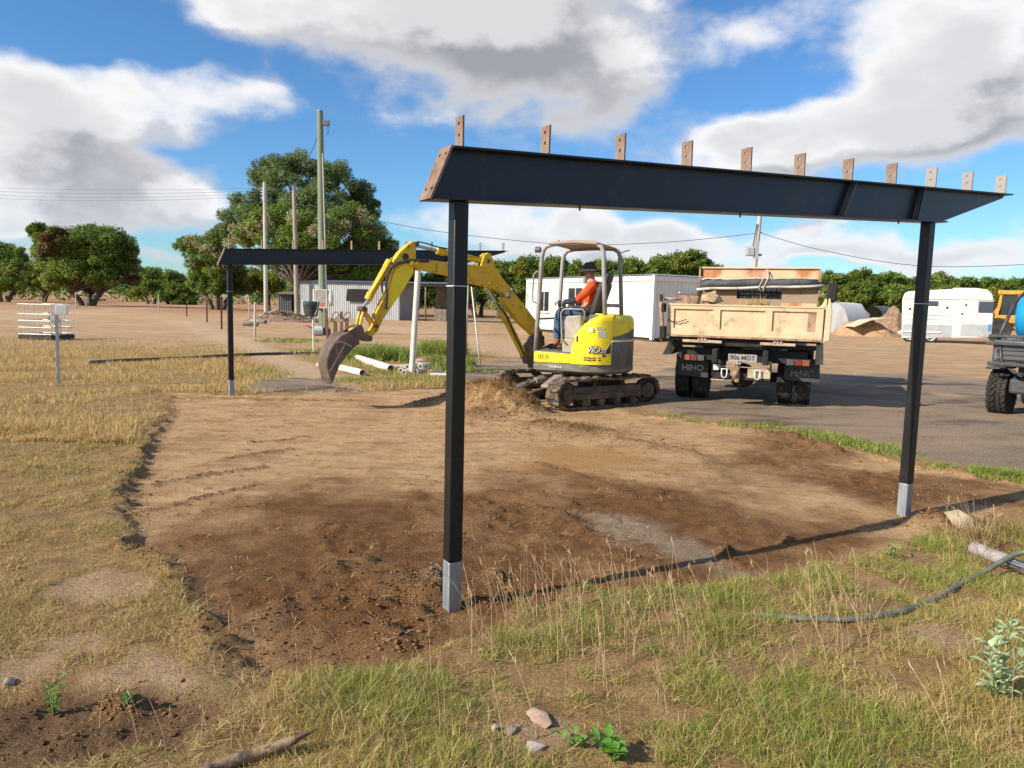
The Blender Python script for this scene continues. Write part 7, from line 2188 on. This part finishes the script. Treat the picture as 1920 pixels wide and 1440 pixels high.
# farther orchard row on the left
for k, (px, top, hw, pk) in enumerate(((282, 505, 34, 'm'), (322, 512, 30, 'm'), (346, 530, 20, 'm'))):
    tree('mango_tree', ('round dark mango tree right of the biggest one', 'low mango tree in the gap left of the pale flowering one', 'smallest dark mango tree tucked behind the pale flowering one')[k], px, 558, 128, [
        (px, top + 14, hw * .8, 18, 0, pk), (px - hw * .5, top + 28, hw * .55, 20, 0, pk), (px + hw * .5, top + 28, hw * .6, 20, 0, pk), (px, top + 36, hw, 18, -1, pk), (px - hw * .6, top + 44, hw * .4, 10, -3, 'y' if k == 0 else 'm')], .45, .17, 70, .35, 1.3, droop=.5, npl=26, stems=2, seed=7 + k)
tree('leafy_shrub', 'bright green shrub behind the grey timber pole', 505, 570, 92, [(480, 530, 22, 28, 0, 'y'), (508, 535, 24, 26, 0, 'y'), (455, 540, 20, 22, 0, 'm')], .34, .13, 90, .2, 1.0, droop=.4, npl=26, seed=11)
# dark orchard seen through the open bay and under the boom
for k, (px, top, hw) in enumerate(((772, 512, 40), (832, 506, 44), (900, 500, 46))):
    tree('orchard_tree', ('dark orchard tree seen through the open shed bay', 'dark orchard tree behind the near black post, past the shed', 'orchard tree under the bend of the boom')[k], px, 585, 84, [
        (px, top + 16, hw * .8, 22, 0, 'm'), (px - hw * .5, top + 36, hw * .6, 24, 0, 'm'), (px + hw * .5, top + 36, hw * .6, 24, 0, 'm'), (px, top + 52, hw * .9, 18, 0, 'm')], .36, .13, 90, .35, 1.4, droop=.5, npl=24, stems=2, seed=12 + k)
# the leafy row behind the white building and the truck
R1 = [(935, 488, 30, 'bushy tree rising left of the white building, beyond the boom'), (985, 483, 38, 'bushy tree behind the left end of the white building'), (1040, 484, 36, 'bushy tree seen under the digger canopy at its left posts'), (1085, 492, 30, 'shorter bushy tree right behind the operator'),
      (1130, 486, 34, 'bushy tree behind the rear canopy post'), (1185, 484, 36, 'bushy tree above the middle of the white building roof'), (1245, 480, 38, 'rounded tree left of the tallest one behind the truck'), (1292, 472, 42, 'tallest rounded tree of the row behind the truck'), (1338, 496, 28, 'lower tree at the right end of the row behind the truck tray')]
for k, (px, top, hw, lab) in enumerate(R1):
    tree('bushy_tree', lab, px, 600, 78, [
        (px, top + 17, hw * .8, 18, 0, 'm'), (px - hw * .55, top + 34, hw * .6, 24, 0, 'm'), (px + hw * .55, top + 32, hw * .6, 24, 1, 'm'), (px, top + 48, hw * 1.0, 26, -2, 'y' if k == 0 else 'm'), (px + hw * .2, top + 76, hw * 1.0, 26, -1, 'm'), (px - hw * .3, top + 22, hw * .4, 14, -3, 'y' if k % 3 == 1 else 'm')],
         .34, .13, 85, .35, 1.5, 'leafy trees behind the white building', droop=.45, npl=20, seed=20 + k)
R2 = [(1562, 512, 26, 'tree just right of the truck headboard'), (1612, 508, 36, 'tree behind the broken tank'), (1668, 514, 34, 'tree left of the right post above the brush pile'), (1722, 518, 30, 'tree behind the top of the right post foot span'), (1768, 516, 34, 'tree above the left part of the horse float'), (1818, 524, 30, 'tree above the middle of the horse float'), (1862, 522, 32, 'tree above the right end of the horse float'), (1908, 526, 30, 'tree behind the orange loader cab'), (1965, 524, 34, 'tree beyond the right edge behind the loader')]
R2 = [(a, b, c, l.replace('right post foot span', 'right post')) for a, b, c, l in R2]
for k, (px, top, hw, lab) in enumerate(R2):
    tree('bushy_tree', 'bushy ' + lab, px, 612, 92, [
        (px, top + 14, hw * .85, 16, 0, 'm'), (px - hw * .55, top + 28, hw * .65, 22, 0, 'm'), (px + hw * .55, top + 28, hw * .65, 22, 1, 'm'), (px, top + 44, hw * 1.05, 24, -2, 'm' if k % 3 else 'y'), (px, top + 68, hw * 1.05, 22, -1, 'm')],
         .40, .15, 75, .35, 1.5, 'leafy trees behind the yard', droop=.45, npl=22, seed=40 + k)
# far wood closing the view
far_clumps = []
for az_ in np.arange(-75, 76, 1.1):
    a = rad(az_ + rng.uniform(-.5, .5)); R = 175 + rng.uniform(-10, 25)
    hgt_ = rng.uniform(3.6, 6.0)
    for j in range(8):
        far_clumps.append(((math.sin(a) * R + rng.uniform(-3.2, 3.2), math.cos(a) * R + rng.uniform(-3, 3), rng.uniform(.8, hgt_)), rng.uniform(1.2, 2.2), 60, MANGO, .4))
V, C = leaf_cloud(far_clumps, .9, .38)
tag(fast_mesh('distant_wood', V, np.arange(len(V)), np.arange(len(V) // 4) * 4, None, C, 'leaf_tree'), 'distant dark line of orchard trees along the horizon', 'wood', None, 'stuff')
